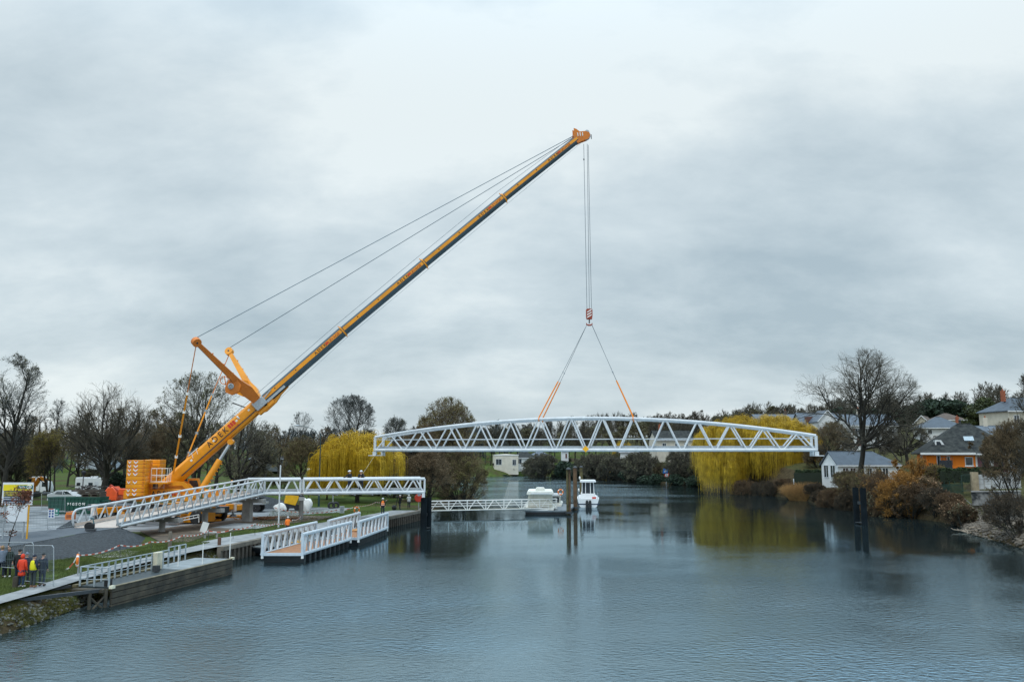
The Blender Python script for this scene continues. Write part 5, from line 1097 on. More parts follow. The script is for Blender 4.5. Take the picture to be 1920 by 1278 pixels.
def person(pos, face, H, lbl, jacket, trousers, hat=None, hatmat=None, arms=('down', 'down'), vest=None, hood=False, longcoat=0, shoes=None, lean=0, legs='stand', group=None, hair=None, head_yaw=0):
    k = H / 1.74; r = thing('person', lbl, 'person', pos, rz=face, group=group)
    S_ = lambda *a: V(*a) * k
    hip = .93; sh = 1.42; st = .06
    def arm(side, mode):
        s = side; SH = S_(.185 * s, 0, sh)
        if mode == 'down': E_ = S_(.25 * s, .02, 1.14); W_ = S_(.24 * s, -.08, .90)
        elif mode == 'front': E_ = S_(.24 * s, -.1, 1.17); W_ = S_(.08 * s, -.3, 1.2)
        elif mode == 'up': E_ = S_(.30 * s, -.25, 1.35); W_ = S_(.22 * s, -.38, 1.58)
        elif mode == 'reach': E_ = S_(.24 * s, -.25, 1.25); W_ = S_(.2 * s, -.48, 1.15)
        elif mode == 'pocket': E_ = S_(.29 * s, .06, 1.16); W_ = S_(.2 * s, -.12, .98)
        elif mode == 'out': E_ = S_(.42 * s, -.08, 1.28); W_ = S_(.62 * s, -.18, 1.42)
        return SH, E_, W_
    # body: one continuous skin
    N = []; Ed = []
    def nd(p, r_): N.append((tuple(p), r_)); return len(N) - 1
    pv = nd(S_(0, 0, hip), (.14 * k, .105 * k)); sp = nd(S_(0, .01, 1.14), (.13 * k, .10 * k)); ch = nd(S_(0, 0, 1.33), (.16 * k, .115 * k)); nk = nd(S_(0, .0, 1.49), .058 * k); hb_ = nd(S_(0, -.01, 1.56), .055 * k)
    Ed += [(pv, sp), (sp, ch), (ch, nk), (nk, hb_)]
    legsP = []
    for s in (-1, 1):
        off = {'stand': 0, 'walk': .16 * s}.get(legs, 0)
        Hp = S_(.095 * s, 0, .86); Kn = S_(.105 * s, -.02 - off, .48); An = S_(.11 * s, .02 - off * 1.4, .08); Toe = S_(.13 * s, -.15 - off * 1.4, .04); legsP.append((Hp, Kn, An, Toe))
        a = nd(Hp, .088 * k); b = nd(Kn, .058 * k); c_ = nd(An, .04 * k); d = nd(Toe, .035 * k); Ed += [(pv, a), (a, b), (b, c_), (c_, d)]
    armP = []
    for s, m_ in zip((-1, 1), arms):
        SH, E_, W_ = arm(s, m_); armP.append((SH, E_, W_)); a = nd(SH, .055 * k); b = nd(E_, .042 * k); c_ = nd(W_, .028 * k); Ed += [(ch, a), (a, b), (b, c_)]
        dr = (W_ - E_).normalized(); sd_ = dr.cross(V(0, 1, 0)).normalized() if abs(dr.y) < .9 else dr.cross(V(1, 0, 0)).normalized(); pm = nd(W_ + dr * .07 * k, (.04 * k, .018 * k)); Ed.append((c_, pm))
    P, F = skin_mesh(N, Ed)
    mb = MB(); mb.add(P, F)
    for s, (SH, E_, W_) in zip((-1, 1), armP):   # five fingers on each hand
        dr = (W_ - E_).normalized(); sd_ = dr.cross(V(0, 1, 0)); sd_ = sd_.normalized() if sd_.length > .2 else dr.cross(V(1, 0, 0)).normalized(); pn = dr.cross(sd_)
        for f_ in range(4):
            b0 = W_ + dr * .085 * k + sd_ * (.024 - .016 * f_) * k; ln = (.07, .08, .075, .058)[f_] * k; mb.tube([b0, b0 + dr * ln * .5 + pn * .004 * k, b0 + dr * ln * .9 + pn * .022 * k], [.0085 * k, .008 * k, .006 * k], 6)
        b0 = W_ + dr * .03 * k + sd_ * .03 * k; mb.tube([b0, b0 + sd_ * .028 * k + dr * .02 * k, b0 + sd_ * .035 * k + dr * .052 * k], [.011 * k, .009 * k, .007 * k], 6)
    hc = S_(0, -.02, 1.635); HR_ = Matrix.Rotation(head_yaw, 3, 'Z')
    def hf(d):
        f = 1.0
        if d.y < -.5 and abs(d.x) < .22 and -.35 < d.z < .1: f += .14
        if d.y < -.4 and d.z < -.6: f += .08
        if abs(d.x) > .9 and abs(d.z) < .25: f += .12
        if d.y < -.6 and .05 < d.z < .3 and .15 < abs(d.x) < .5: f -= .04
        return f
    mb.ell(hc, (.077 * k, .098 * k, .118 * k), 20, 14, fn=hf, rot=HR_)
    for s in (-1, 1): mb.ell(hc + HR_ @ S_(.08 * s, 0, -.01), (.012 * k, .024 * k, .034 * k), 8, 6)
    mb.build('body', SKIN, r, angle=70)
    mbe = MB()
    for s in (-1, 1): mbe.ell(hc + HR_ @ S_(.03 * s, -.091, .015), (.012 * k, .006 * k, .007 * k), 8, 5)
    mbe.box(hc + HR_ @ S_(0, -.094, -.058), (.045 * k, .008 * k, .009 * k)); mbe.build('eyes_and_mouth', M('dark_features', (.06, .03, .03)), r)
    # jacket and sleeves
    N = []; Ed = []; g = .026 * k; lowz = .86 - longcoat
    lo0 = nd(S_(0, 0, lowz - .06), (.25 * k, .20 * k)); lo = nd(S_(0, 0, lowz + .04), (.215 * k, .17 * k)); sp = nd(S_(0, .01, 1.12), (.16 * k + g, .125 * k + g * .6)); ch = nd(S_(0, 0, 1.33), (.17 * k + g, .12 * k + g)); nk = nd(S_(0, .0, 1.485), .072 * k + g * .3); Ed = [(lo0, lo), (lo, sp), (sp, ch), (ch, nk)]
    for SH, E_, W_ in armP: a = nd(SH, .062 * k + g * .6); b = nd(E_, .05 * k + g * .5); c_ = nd(W_, .04 * k + g * .2); Ed += [(ch, a), (a, b), (b, c_)]
    P, F = skin_mesh(N, Ed); MB().add(P, F).build('jacket', jacket, r, angle=70)
    if vest is not None:
        N = []; lo = nd(S_(0, 0, .84), (.25 * k, .20 * k)); sp = nd(S_(0, .01, 1.10), (.225 * k, .18 * k)); ch = nd(S_(0, 0, 1.34), (.225 * k, .18 * k)); nk = nd(S_(0, 0, 1.50), (.15 * k, .12 * k)); P, F = skin_mesh(N, [(lo, sp), (sp, ch), (ch, nk)]); MB().add(P, F).build('vest', vest, r, angle=70)
        if vest is HIVIS: mb = MB(); [mb.torus(S_(0, 0, z_), .205 * k, .022 * k, (0, 0, 1), 20, 5) for z_ in (1.0, 1.16)]; b_ = mb.build('reflective_bands', WDIRT, r); b_.scale = (1.0, .82, 1)
    N = []; Ed = []; wst = nd(S_(0, 0, .95), (.15 * k, .115 * k)); 
    for Hp, Kn, An, Toe in legsP: a = nd(Hp, .10 * k); b = nd(Kn, .073 * k); c_ = nd(An + V(0, 0, .02) * k, .062 * k); Ed += [(wst, a), (a, b), (b, c_)]
    P, F = skin_mesh(N, Ed); MB().add(P, F).build('trousers', trousers, r, angle=70)
    for Hp, Kn, An, Toe in legsP: MB().ell((An + Toe) / 2 + V(0, .0, .01), (.05 * k, .14 * k, .055 * k), 12, 8).build('shoe', shoes or BLACK, r)
    if hood: MB().ell(hc + S_(0, .02, .01), (.105 * k, .12 * k, .145 * k), 18, 12, fn=lambda d: .80 if (HR_.transposed() @ d).y < -.55 and abs(d.z) < .6 else 1).build('hood', jacket, r)
    elif hat == 'helmet':
        h = MB().ell(hc + S_(0, .0, .045), (.115 * k, .135 * k, .115 * k), 18, 10, fn=lambda d: 1 if d.z > -.1 else .6); h.lathe([(.115 * k, 0), (.15 * k, .0), (.15 * k, .015 * k), (.11 * k, .03 * k)], c=hc + S_(0, -.02, .035), n=18); h.build('helmet', hatmat or WHITE, r)
    elif hat == 'cap':
        h = MB().ell(hc + S_(0, .005, .045), (.088 * k, .11 * k, .09 * k), 16, 9); h.box(hc + HR_ @ S_(0, -.13, .05), (.13 * k, .1 * k, .015 * k), yaw=head_yaw); h.build('cap', hatmat or BLACK, r)
    else: MB().ell(hc + HR_ @ S_(0, .022, .025), (.088 * k, .102 * k, .115 * k), 16, 10).build('hair', hair or M('dark_hair', (.03, .02, .015), .8), r)
    return r
NAVY = M('navy_cloth', (.012, .022, .045), .85, var=.25, scale=8); BLK = M('black_cloth', (.012, .014, .016), .85, var=.3, scale=8); JEAN = M('blue_jeans', (.025, .055, .11), .85, var=.25, scale=8); REDC = M('red_cloth', (.72, .05, .015), .75, var=.12, scale=6); YELC = M('yellow_cloth', (.75, .70, .01), .7, var=.08, scale=6); GREYC = M('grey_blue_cloth', (.16, .20, .27), .85, var=.2, scale=6); GREENC = M('dark_green_cloth', (.02, .035, .03), .85, var=.3); WHS = M('white_shoes', (.6, .6, .6), .6); TAN = M('brown_shoes', (.25, .12, .06), .6)
def onbank(px, py): g = G(px, py, GZ + .03); return g
GR = 'spectators standing on the near left bank'
def PH(py_top, py_feet, Y): return (py_feet - py_top) * Y / FPX * .985
g = onbank(39, 1101); person(g, rad(170), 1.62, 'spectator in a bright red hooded coat and jeans seen from behind', REDC, JEAN, hood=True, longcoat=.2, shoes=WHS, group=GR)
g = onbank(60.5, 1101); person(g, rad(160), 1.60, 'spectator in a yellow padded vest with dark sleeves', NAVY, M('grey_trousers', (.04, .055, .06), .85), hat='cap', hatmat=NAVY, vest=YELC, shoes=TAN, group=GR, arms=('pocket', 'front'))
g = onbank(77.5, 1098.5); person(g, rad(175), 1.64, 'spectator in a long navy coat right of the yellow vest', NAVY, M('dark_jeans', (.015, .03, .055), .85), hat='cap', hatmat=BLK, longcoat=.15, group=GR, arms=('down', 'pocket'))
g = onbank(33, 1093); person(g, rad(190), 1.72, 'tall spectator in dark clothes and cap standing behind the red coat', BLK, NAVY, hat='cap', hatmat=BLK, group=GR)
g = onbank(47, 1096); person(g, rad(215), 1.62, 'spectator with a peaked cap in profile between the red coat and the yellow vest', NAVY, BLK, hat='cap', hatmat=GREYC, group=GR, arms=('front', 'front'))
g = onbank(14, 1082); person(g, rad(15), 1.63, 'spectator in a black hooded coat and white shoes facing the camera', GREENC, BLK, hood=True, shoes=WHS, group=GR, longcoat=.1)
g = onbank(1, 1083); person(g, rad(200), 1.70, 'spectator in a grey-blue jacket raising an arm at the left edge', GREYC, NAVY, arms=('up', 'up'), group=GR, hair=M('fair_hair', (.3, .18, .08)))
GW_ = 'site workers in hard hats'
g = V(*G(463, 957, GZ)); person(g, rad(10), PH(932, 957, g.y), 'worker in an orange jacket with dark writing band standing by the gravel heap', HIVIS, NAVY, hat='cap', hatmat=NAVY, arms=('front', 'front'), group=GW_)
g = V(*G(539, 1000, GZ)); person(g, rad(200), PH(969, 1000, g.y), 'worker in orange and white helmet behind the nearest jetty section', HIVIS, NAVY, hat='helmet', group=GW_, arms=('reach', 'down'))
g = V(*G(717.5, 964, GZ)); person(g, rad(5), PH(934, 964, g.y), 'worker in an orange vest and white helmet standing on the quay', BLK, NAVY, hat='helmet', vest=HIVIS, group=GW_)
for px, Yd, f, lb in ((655, 90.0, 250, 'worker in dark clothes and white helmet on the footbridge, left of the pair'), (676.5, 89.8, 10, 'worker in black jacket and white helmet holding the rope on the footbridge')):
    q = D(px, 920, Yd); zz = 3.86; top = D(px, 882, Yd).z; person((q.x, Yd, zz), rad(f), top - zz + .0, lb, BLK, NAVY, hat='helmet', group=GW_, arms=('front', 'reach'))
g = V(*G(749.5, 955, GZ)); person(g, rad(100), PH(928, 955, g.y), 'camera operator in dark clothes and white cap beside a tripod', BLK, NAVY, hat='cap', hatmat=WDIRT, arms=('front', 'up'))
t = V(*G(744.5, 955, GZ)); r = thing('camera_tripod', 'black video camera on a tripod on the quay', 'tripod', t)
MB().box((0, 0, 1.5), (.25, .45, .25)).build('camera', BLACK, r, bevel=.03)
for a in (0, 2.1, 4.2): MB().tube([(0, 0, 1.4), (.4 * math.cos(a), .4 * math.sin(a), 0)], .025, 6).build('leg', BLACK, r)
g = V(*G(766.5, 953, GZ)); person(g, rad(190), PH(927, 953, g.y), 'onlooker in a white hooded coat and dark trousers near the black piles', M('white_coat', (.6, .62, .62), .8), NAVY, hood=True, arms=('front', 'front'))
o = MB().ell((0, 0, .3), (.3, .25, .32), 12, 8).build('black_backpack', BLACK); o.location = G(739, 956, GZ); tag(o, 'black rucksack on the ground beside the tripod', 'bag')
# ================================================================ houses
RENDW = M('white_render', (.68, .70, .70), .8, var=.08, scale=.8); CREAM = M('cream_render', (.56, .52, .43), .8, var=.12, scale=.8); ORW = M('orange_render', (.88, .23, .015), .8, var=.08, scale=.7); BRICKR = M('red_brick', (.30, .09, .045), .85, var=.3, scale=4)
SLATED = M('dark_mossy_slate', (.016, .020, .024), .85, var=.4, scale=1.6, bump=.5, bscale=7, c2=(.055, .06, .055), spec=.25); SLATEB = M('blue_slate', (.065, .085, .108), .6, var=.2, scale=1.2, bump=.3, bscale=8); TILEB = M('brown_tiles', (.10, .075, .06), .8, var=.3, scale=1.5); SHUT = M('brown_shutter', (.12, .05, .035), .7); PURP = M('plum_shutter', (.12, .045, .06), .7); FRAMEW = M('frame_white', (.68, .70, .72), .5)
def house(lbl, px0, px1, ybase, Y, yaw, dp, wh_, rh, rtype='gx', wall=None, roof=None, wins=(), swins=(), chim=(), over=.35, root=None, hipl=0, hipr=0, cat='house', group=None, name='house'):
    wall = wall or RENDW; roof = roof or SLATEB; y_ = rad(yaw); c, s = math.cos(y_), math.sin(y_); A = D(px0, ybase, Y); k = (px1 - 960) / FPX
    # ray through px1 is (k, cosp.. ) -> use horizontal slope at this height
    q = ray(px1, ybase); k = q.x / q.y; w = (k * A.y - A.x) / (c - k * s)
    if root is None: root = thing(name, lbl, cat, A, group=group)
    O = V(root.location); X = V(c, s, 0); Yv = V(-s, c, 0)
    def P(x, y, z): return A + X * x + Yv * y + Z * z
    if rtype == 'gx': prof = [(0, -3), (dp, -3), (dp, wh_), (dp / 2, wh_ + rh - .05), (0, wh_)]; MB().prism(prof, A + X * 0, Yv, Z, X * w).build('wall', wall, root, O) if not (hipl or hipr) else MB().prism([(0, -3), (dp, -3), (dp, wh_), (0, wh_)], A, Yv, Z, X * w).build('wall', wall, root, O)
    elif rtype == 'gy': MB().prism([(0, -3), (w, -3), (w, wh_), (w / 2, wh_ + rh - .05), (0, wh_)], A, X, Z, Yv * dp).build('wall', wall, root, O)
    else: MB().prism([(0, -3), (w, -3), (w, wh_), (0, wh_)], A, X, Z, Yv * dp).build('wall', wall, root, O)
    t = .16; o = over; sl = rh / (dp / 2)
    if rtype in ('gx', 'hip'):
        hl = hipl if rtype == 'gx' else dp / 2 * .9; hr = hipr if rtype == 'gx' else dp / 2 * .9
        if rtype == 'hip': hl = min(hl, w * .45); hr = min(hr, w * .45)
        ez = wh_ - o * sl * .6; lx = -o; rx = w + o
        e = [P(lx, -o, ez), P(rx, -o, ez), P(rx, dp + o, ez), P(lx, dp + o, ez)]; r0 = P(-o + (hl + o if hl else 0), dp / 2, wh_ + rh); r1 = P(w + o - (hr + o if hr else 0), dp / 2, wh_ + rh)
        pts = e + [r0, r1]; up = Z * t; pts2 = [p + up for p in pts]; mb = MB(); mb.add(pts + pts2, [(6, 7, 11, 10), (8, 9, 10, 11), (0, 1, 7, 6), (2, 3, 9, 8), (1, 0, 4, 5), (3, 2, 5, 4)] + ([(9, 6, 10), (3, 0, 6, 9), (0, 3, 4)] if hl else [(0, 6, 10, 4), (4, 10, 9, 3)]) + ([(7, 8, 11), (1, 2, 8, 7), (2, 1, 5)] if hr else [(1, 5, 11, 7), (5, 2, 8, 11)])); rf = mb.build('roof', roof, root, O, angle=15)
        if hl and rtype == 'gx' and wall: pass
        if rtype == 'gx' and (hipl or hipr) and not hipl: MB().prism([(0, wh_ - .05), (dp, wh_ - .05), (dp / 2, wh_ + rh - .05)], A, Yv, Z, X * .25).build('gable_wall', wall, root, O)
        MB().bar(P(lx, -o - .02, ez + .02), P(rx, -o - .02, ez + .02), .06, .2).build('gutter', FRAMEW, rf, O)
        MB().bar(r0 + up, r1 + up, .22, .1).build('ridge', roof, rf, O) if (r1 - r0).length > .3 else None
    else:
        sl = rh / (w / 2); ez = wh_ - o * sl * .7; mb = MB(); pts = [P(-o, -o, ez), P(w / 2, -o, wh_ + rh), P(w + o, -o, ez), P(-o, dp, ez), P(w / 2, dp, wh_ + rh), P(w + o, dp, ez)]; pts2 = [p + Z * t for p in pts]
        mb.add(pts + pts2, [(6, 7, 10, 9), (7, 8, 11, 10), (1, 0, 3, 4), (2, 1, 4, 5), (0, 1, 7, 6), (1, 2, 8, 7), (0, 6, 9, 3), (2, 5, 11, 8), (3, 9, 10, 4), (4, 10, 11, 5)]); rf = mb.build('roof', roof, root, O, angle=15)
        mb = MB(); mb.bar(P(-o, -o - .03, ez + .08), P(w / 2, -o - .03, wh_ + rh + .08), .04, .2); mb.bar(P(w / 2, -o - .03, wh_ + rh + .08), P(w + o, -o - .03, ez + .08), .04, .2); mb.build('verge_board', FRAMEW, rf, O)
    def win(a, U, N_, u0, u1, z0, z1, ty):
        ce = a + U * ((u0 + u1) / 2) + Z * ((z0 + z1) / 2); ww = u1 - u0; hh = z1 - z0; R = Matrix((U, -N_, Z)).transposed()
        mm = {'d': M('garage_white', (.66, .68, .70), .5), 'b': SHUT}.get(ty, GLASSD)
        fr = MB()
        for dz in (-1, 1): fr.box(ce + Z * dz * hh / 2 + N_ * .03, (ww + .1, .1, .09), rot=R)
        for du in (-1, 1): fr.box(ce + U * du * ww / 2 + N_ * .03, (.08, .1, hh), rot=R)
        if ty in ('w', 's', 'p') and ww > .7: fr.box(ce + N_ * .03, (.06, .07, hh), rot=R)
        f = fr.build('window' if ty != 'd' else 'garage_door', FRAMEW, root, O); MB().box(ce + N_ * .012, (ww, .03, hh), rot=R).build('pane', mm, f, O)
        if ty in 's p'.split():
            for du in (-1, 1): MB().box(ce + U * du * (ww / 2 + .3) + N_ * .04, (.5, .06, hh + .05), rot=R).build('shutter', SHUT if ty == 's' else PURP, f, O)
    for u0, u1, z0, z1, ty in wins: win(A, X, -Yv, u0 * w, u1 * w, z0, z1, ty)
    for u0, u1, z0, z1, ty in swins: win(A + Yv * dp, -Yv, -X, u0 * dp, u1 * dp, z0, z1, ty)
    for u, v, ch, m_ in chim:
        cc = P(u * w, v * dp, wh_ + rh * (1 - abs(v - .5) * 2)); MB().box(cc + Z * ch * .3, (.65, .5, ch * 1.4), yaw=y_).build('chimney', m_, rf, O); MB().lathe([(.12, 0), (.1, .35)], c=cc + Z * (ch), n=10).build('chimney_pot', BRICKR, rf, O)
    return root, P, w
# white cottage by the water
house('long white cottage with blue slate roof by the water behind the big bare tree', 1573, 1690, 912, 140, 7, 5.6, 3.45, 2.1, 'gx', hipr=3.2, over=.25,
      wins=[(.07, .16, 1.2, 3.0, 'w'), (.19, .28, 1.2, 3.0, 'w'), (.33, .42, .5, 3.0, 'w'), (.46, .54, .5, 3.0, 'w'), (.60, .69, .8, 3.0, 'w'), (.71, .80, .8, 3.0, 'w')], swins=[(.16, .44, 1.4, 3.4, 'w'), (.56, .84, 1.4, 3.4, 'w')])
r, P, w_ = house('gabled house with white front gable and grey slate roof above the right willow', 1507, 1583, 820, 208, 2, 8, 2.9, 3.1, 'gx', wall=CREAM, roof=SLATE, chim=[(.72, .35, 1.3, BRICKR)])
house('', 1536, 1570, 820, 203, 2, 6, 3.9, 2.5, 'gy', wall=RENDW, roof=SLATE, wins=[(.35, .7, 1.0, 2.6, 's')], root=r)
MB().box(P(1.9, 1.2, 4.3), (1.6, 1.6, 1.6)).build('dormer', SHUT, r, r.location)
house('white two-storey house with brown windows half hidden behind the big bare tree', 1598, 1684, 838, 185, 3, 8, 4.7, 2.4, 'gx', roof=SLATE, wins=[(.08, .2, 2.6, 4.0, 's'), (.3, .4, 2.6, 4.0, 'w'), (.52, .64, 2.6, 4.0, 's'), (.8, .9, 2.6, 4.0, 'w'), (.1, .3, .2, 2.0, 'b'), (.5, .6, .2, 2.0, 'w')], chim=[(.35, .5, 1.4, CREAM)])
house('small house with a pale gable end between the gnarled tree and the pines', 1712, 1748, 815, 225, -35, 9, 2.4, 2.5, 'gy', wall=CREAM, roof=TILEB)
house('wide blue hip-roofed house with white garage above the orange house', 1733, 1809, 820, 195, -12, 9, 2.3, 2.4, 'hip', roof=SLATEB, wins=[(.50, .78, .5, 1.7, 'd'), (.1, .2, .8, 1.8, 'w')], chim=[(.93, .3, 1.0, BRICKR)], over=.6)
house('brown hip-roofed house just below the dark pines', 1764, 1813, 806, 236, 0, 8, 2.8, 1.9, 'hip', roof=TILEB, wall=CREAM)
house('grey house with pale sloping gable beside the dark evergreen at right', 1838, 1905, 842, 142, -20, 7, 2.3, 1.5, 'gx', roof=SLATE, chim=[(.3, .5, 1.5, CREAM)])
house('tall white house with red chimney at the far right edge', 1893, 1990, 806, 150, 6, 8, 3.4, 2.4, 'hip', wall=CREAM, roof=SLATEB, chim=[(.22, .5, 1.4, BRICKR)], wins=[(.1, .2, 1.2, 2.6, 'w'), (.35, .45, 1.2, 2.6, 'w')])
house('long grey slate roof seen behind the top of the right willow', 1423, 1506, 812, 240, 3, 9, 3.2, 2.2, 'gx', wall=CREAM, roof=SLATE, chim=[(.75, .5, 1.2, TILEB)])
# orange house
r, P, w_ = house('orange rendered house with dark mossy hip roof, dormer and white wing', 1739, 1915, 889, 116, -19, 10.5, 3.0, 3.75, 'hip', wall=ORW, roof=SLATED, over=.75,
      wins=[(.115, .15, .6, 2.5, 'w'), (.225, .255, 1.5, 2.4, 'w'), (.42, .50, 1.2, 2.3, 'z')], swins=[(.4, .6, .6, 2.4, 'w')])
O = V(r.location); X_ = (P(1, 0, 0) - P(0, 0, 0)).normalized(); Yv = V(-X_.y, X_.x, 0)
MB().prism([(w_ * .53, -2.9), (w_ + .01, -2.9), (w_ + .01, 2.98), (w_ * .53, 2.98)], P(0, -.012, 0), X_, Z, -Yv * .05).build('white_wing_wall', RENDW, r, O)
for u in (.55, .62, .72, .82): MB().prism([(w_ * u, .3), (w_ * u + .5, .3), (w_ * u + .5, 2.4), (w_ * u, 2.4)], P(0, -.07, 0), X_, Z, -Yv * .05).build('plum_shutter', PURP, r, O)
for u in (.585, .77): MB().prism([(w_ * u, .5), (w_ * u + .8, .5), (w_ * u + .8, 2.3), (w_ * u, 2.3)], P(0, -.07, 0), X_, Z, -Yv * .03).build('window', GLASSD, r, O)
MB().prism([(w_ * .13, .2), (w_ * .27, .2), (w_ * .265, 1.9), (w_ * .135, 1.9)], P(0, -.9, 0), X_, Z, Yv * .12).build('balcony_screen', M('dark_screen', (.02, .026, .035), .7), r, O)
mb = MB(); [mb.bar(P(w_ * u, -.95, 1.3), P(w_ * u, -.95, 2.3), .05, .05, up=X_) for u in np.linspace(.13, .27, 5)]; mb.bar(P(w_ * .13, -.95, 2.3), P(w_ * .27, -.95, 2.3), .05, .06); mb.build('balcony_rail', DARKM, r, O)
MB().bar(P(w_ * .08, -.35, 2.65), P(w_ * .235, -.35, 2.65), .35, .22).build('awning_case', WDIRT, r, O)
MB().bar(P(w_ * .41, -.1, 1.12), P(w_ * .51, -.1, 1.12), .2, .1).build('window_sill', RENDW, r, O)
MB().bar(P(-.8, -.82, 2.78), P(w_ * .53, -.82, 2.78), .08, .26).build('white_fascia', RENDW, r, O)
mb = MB(); q = P(w_ * .115, .9, 3.35); mb.prism([(0, 0), (1.5, 0), (.75, 1.25), (0, 1.25)], q, X_, Z, Yv * 1.6); d_ = mb.build('dormer', RENDW, r, O); MB().prism([(.18, .15), (1.0, .15), (.6, 1.05), (.18, 1.05)], q - Yv * .01, X_, Z, -Yv * .02).build('pane', GLASSD, d_, O)
sl = math.atan2(3.75, 5.25); R = Matrix((X_, (Yv * math.cos(sl) + Z * math.sin(sl)), (-Yv * math.sin(sl) + Z * math.cos(sl)))).transposed()
MB().box(P(w_ * .50, 1.9, 3.0 + 1.9 * math.tan(sl) + .42), (1.2, 1.0, .08), rot=R).build('skylight', M('skylight_glass', (.35, .42, .46), .15), r, O)
mb = MB().lathe([(.15, 0), (.15, .5), (.22, .55), (.1, .7)], c=P(w_ * .46, 5.2, 6.8), n=10); mb.build('roof_vent', DARKM, r, O)
# houses across the river seen under the hanging span
house('cream flat-roofed modern house on the far bank under the hanging span', 927, 972, 873, 300, 5, 9, 3.7, .25, 'hip', wall=CREAM, roof=CREAM, wins=[(.06, .3, .4, 2.4, 'w'), (.75, .9, .2, 2.2, 'w')], over=.1)
house('house with dark slate hip roof right of the flat-roofed one', 966, 1006, 872, 305, 8, 9, 2.7, 2.3, 'hip', wall=RENDW, roof=SLATED, wins=[(.1, .3, .6, 2.2, 'w'), (.55, .75, .6, 2.2, 'w')])
house('cream house with grey pyramid roof behind the far-bank bushes', 984, 1038, 873, 312, -4, 10, 3.0, 2.1, 'hip', wall=CREAM, roof=SLATE, wins=[(.3, .4, .6, 2.2, 'w')], chim=[(.4, .5, .8, WDIRT)])
house('narrow white house between dark conifers beyond the piles', 1054, 1066, 870, 290, 0, 6, 4.5, .9, 'gx', roof=SLATE, wins=[(.5, .8, 2, 3.6, 'b')])
house('pale building partly hidden by trees under the right half of the span', 1163, 1190, 862, 262, -25, 8, 2.4, 1.8, 'gx', wall=RENDW, roof=SLATE)
house('dark-roofed house with red chimney seen through the span diagonals', 1232, 1300, 846, 240, 5, 9, 3.2, 2.6, 'gx', wall=CREAM, roof=SLATED, chim=[(.2, .5, 1.8, BRICKR)], wins=[(.15, .25, 1, 2.3, 'w'), (.5, .6, 1, 2.3, 'w'), (.75, .85, 1, 2.3, 'w')])
house('dark green garden shed on the far right bank beside the river sign', 1208, 1244, 886, 256, 6, 4, 1.7, .9, 'gx', wall=M('shed_green', (.025, .06, .045), .8), roof=TILEB, over=.15, cat='shed', name='garden_shed')
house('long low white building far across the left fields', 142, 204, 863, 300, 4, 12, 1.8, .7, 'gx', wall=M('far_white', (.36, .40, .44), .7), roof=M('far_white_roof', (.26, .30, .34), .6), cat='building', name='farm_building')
house('low grey barn far across the fields behind the crane jib', 468, 530, 868, 320, 2, 12, 1.5, 1.0, 'gx', wall=M('barn_dark', (.08, .09, .09), .8), roof=SLATE, cat='barn', name='barn')
# walls and fences on the right bank
a = D(1833, 917, 103.5); b = D(1915, 915, 101); r = thing('garden_wall', 'white panelled concrete garden wall under the orange house', 'wall', a)
n = 6
for k in range(n):
    p = a.lerp(b, k / n); q = a.lerp(b, (k + 1) / n)
    for j in range(3): MB().bar(p + Z * (.3 + .58 * j), q + Z * (.3 + .58 * j), .06, .56).build('wall_panel', M('weathered_white_concrete', (.42, .44, .45), .85, var=.35, scale=1.2), r, a)
    MB().bar(p, p + Z * 1.95, .16, .16, up=(1, 0, 0)).build('wall_post', CONC, r, a)
MB().box(a + V(-.35, -.1, .85), (.75, .5, 2.4)).build('tan_pier', M('tan_concrete', (.33, .27, .18), .85, var=.3), r, a)
a = D(1824, 946, 98); b = D(1915, 946, 94); r = thing('retaining_wall', 'stained grey retaining wall above the rubble slope at right', 'wall', a)
MB().bar(a + Z * .7, b + Z * .7, .35, 1.5).build('wall', M('stained_concrete', (.05, .06, .065), .85, var=.5, scale=1.1, c2=(.30, .30, .29), lo=.4, hi=.65, detail=8), r, a); MB().bar(a + Z * 1.5, b + Z * 1.5, .5, .14).build('coping', CONC, r, a)
GF = M('fence_green', (.012, .045, .035), .6)
a = D(1752, 928, 106); b = D(1806, 924, 104); r = thing('picket_fence', 'dark green picket fence on the right bank below the hedge', 'fence', a); mb = MB()
for k in range(28): p = a.lerp(b, k / 27); mb.bar(p - Z * .1, p + Z * (1.25 if k % 5 else 1.5), .06, .06, up=(1, 0, 0))
mb.build('pickets', GF, r, a); MB().bar(a + Z * .2, b + Z * .2, .05, .07).bar(a + Z * 1.0, b + Z * 1.0, .05, .07).build('rails', GF, r, a)
a = D(1804, 920, 103.8); b = D(1824, 919, 103.5); r = thing('mesh_gate', 'green mesh gate against the tan concrete pier', 'gate', a); h = 1.9
MB().tube([a, a + Z * h, b + Z * h, b, a], .04, 6).build('frame', GF, r, a); mb = MB()
for k in range(1, 14): t = k / 14; mb.bar(a.lerp(b, t), a.lerp(b, t) + Z * h, .015, .015, up=(1, 0, 0))
for k in range(1, 12): mb.bar(a + Z * h * k / 12, b + Z * h * k / 12, .012, .012)
mb.build('mesh', GF, r, a)
a = D(1755, 935, 101); b = D(1803, 938, 99); r = thing('rail_fence', 'low steel rail fence with a blank white plate on the right bank', 'fence', a)
MB().tube([a + Z * .1, a + Z * .75 - V(.1, 0, 0), b + Z * .5, b + V(.9, -.3, -.4)], .035, 6).build('top_rail', GALV, r, a); MB().tube([a.lerp(b, .55) - Z * .2, a.lerp(b, .55) + Z * .5], .03, 6).build('fence_post', GALV, r, a)
MB().box(D(1779, 932, 99.8), (.75, .04, .42), rot=Matrix.Rotation(.12, 3, 'Y')).build('white_plate', WHITE, r, a)
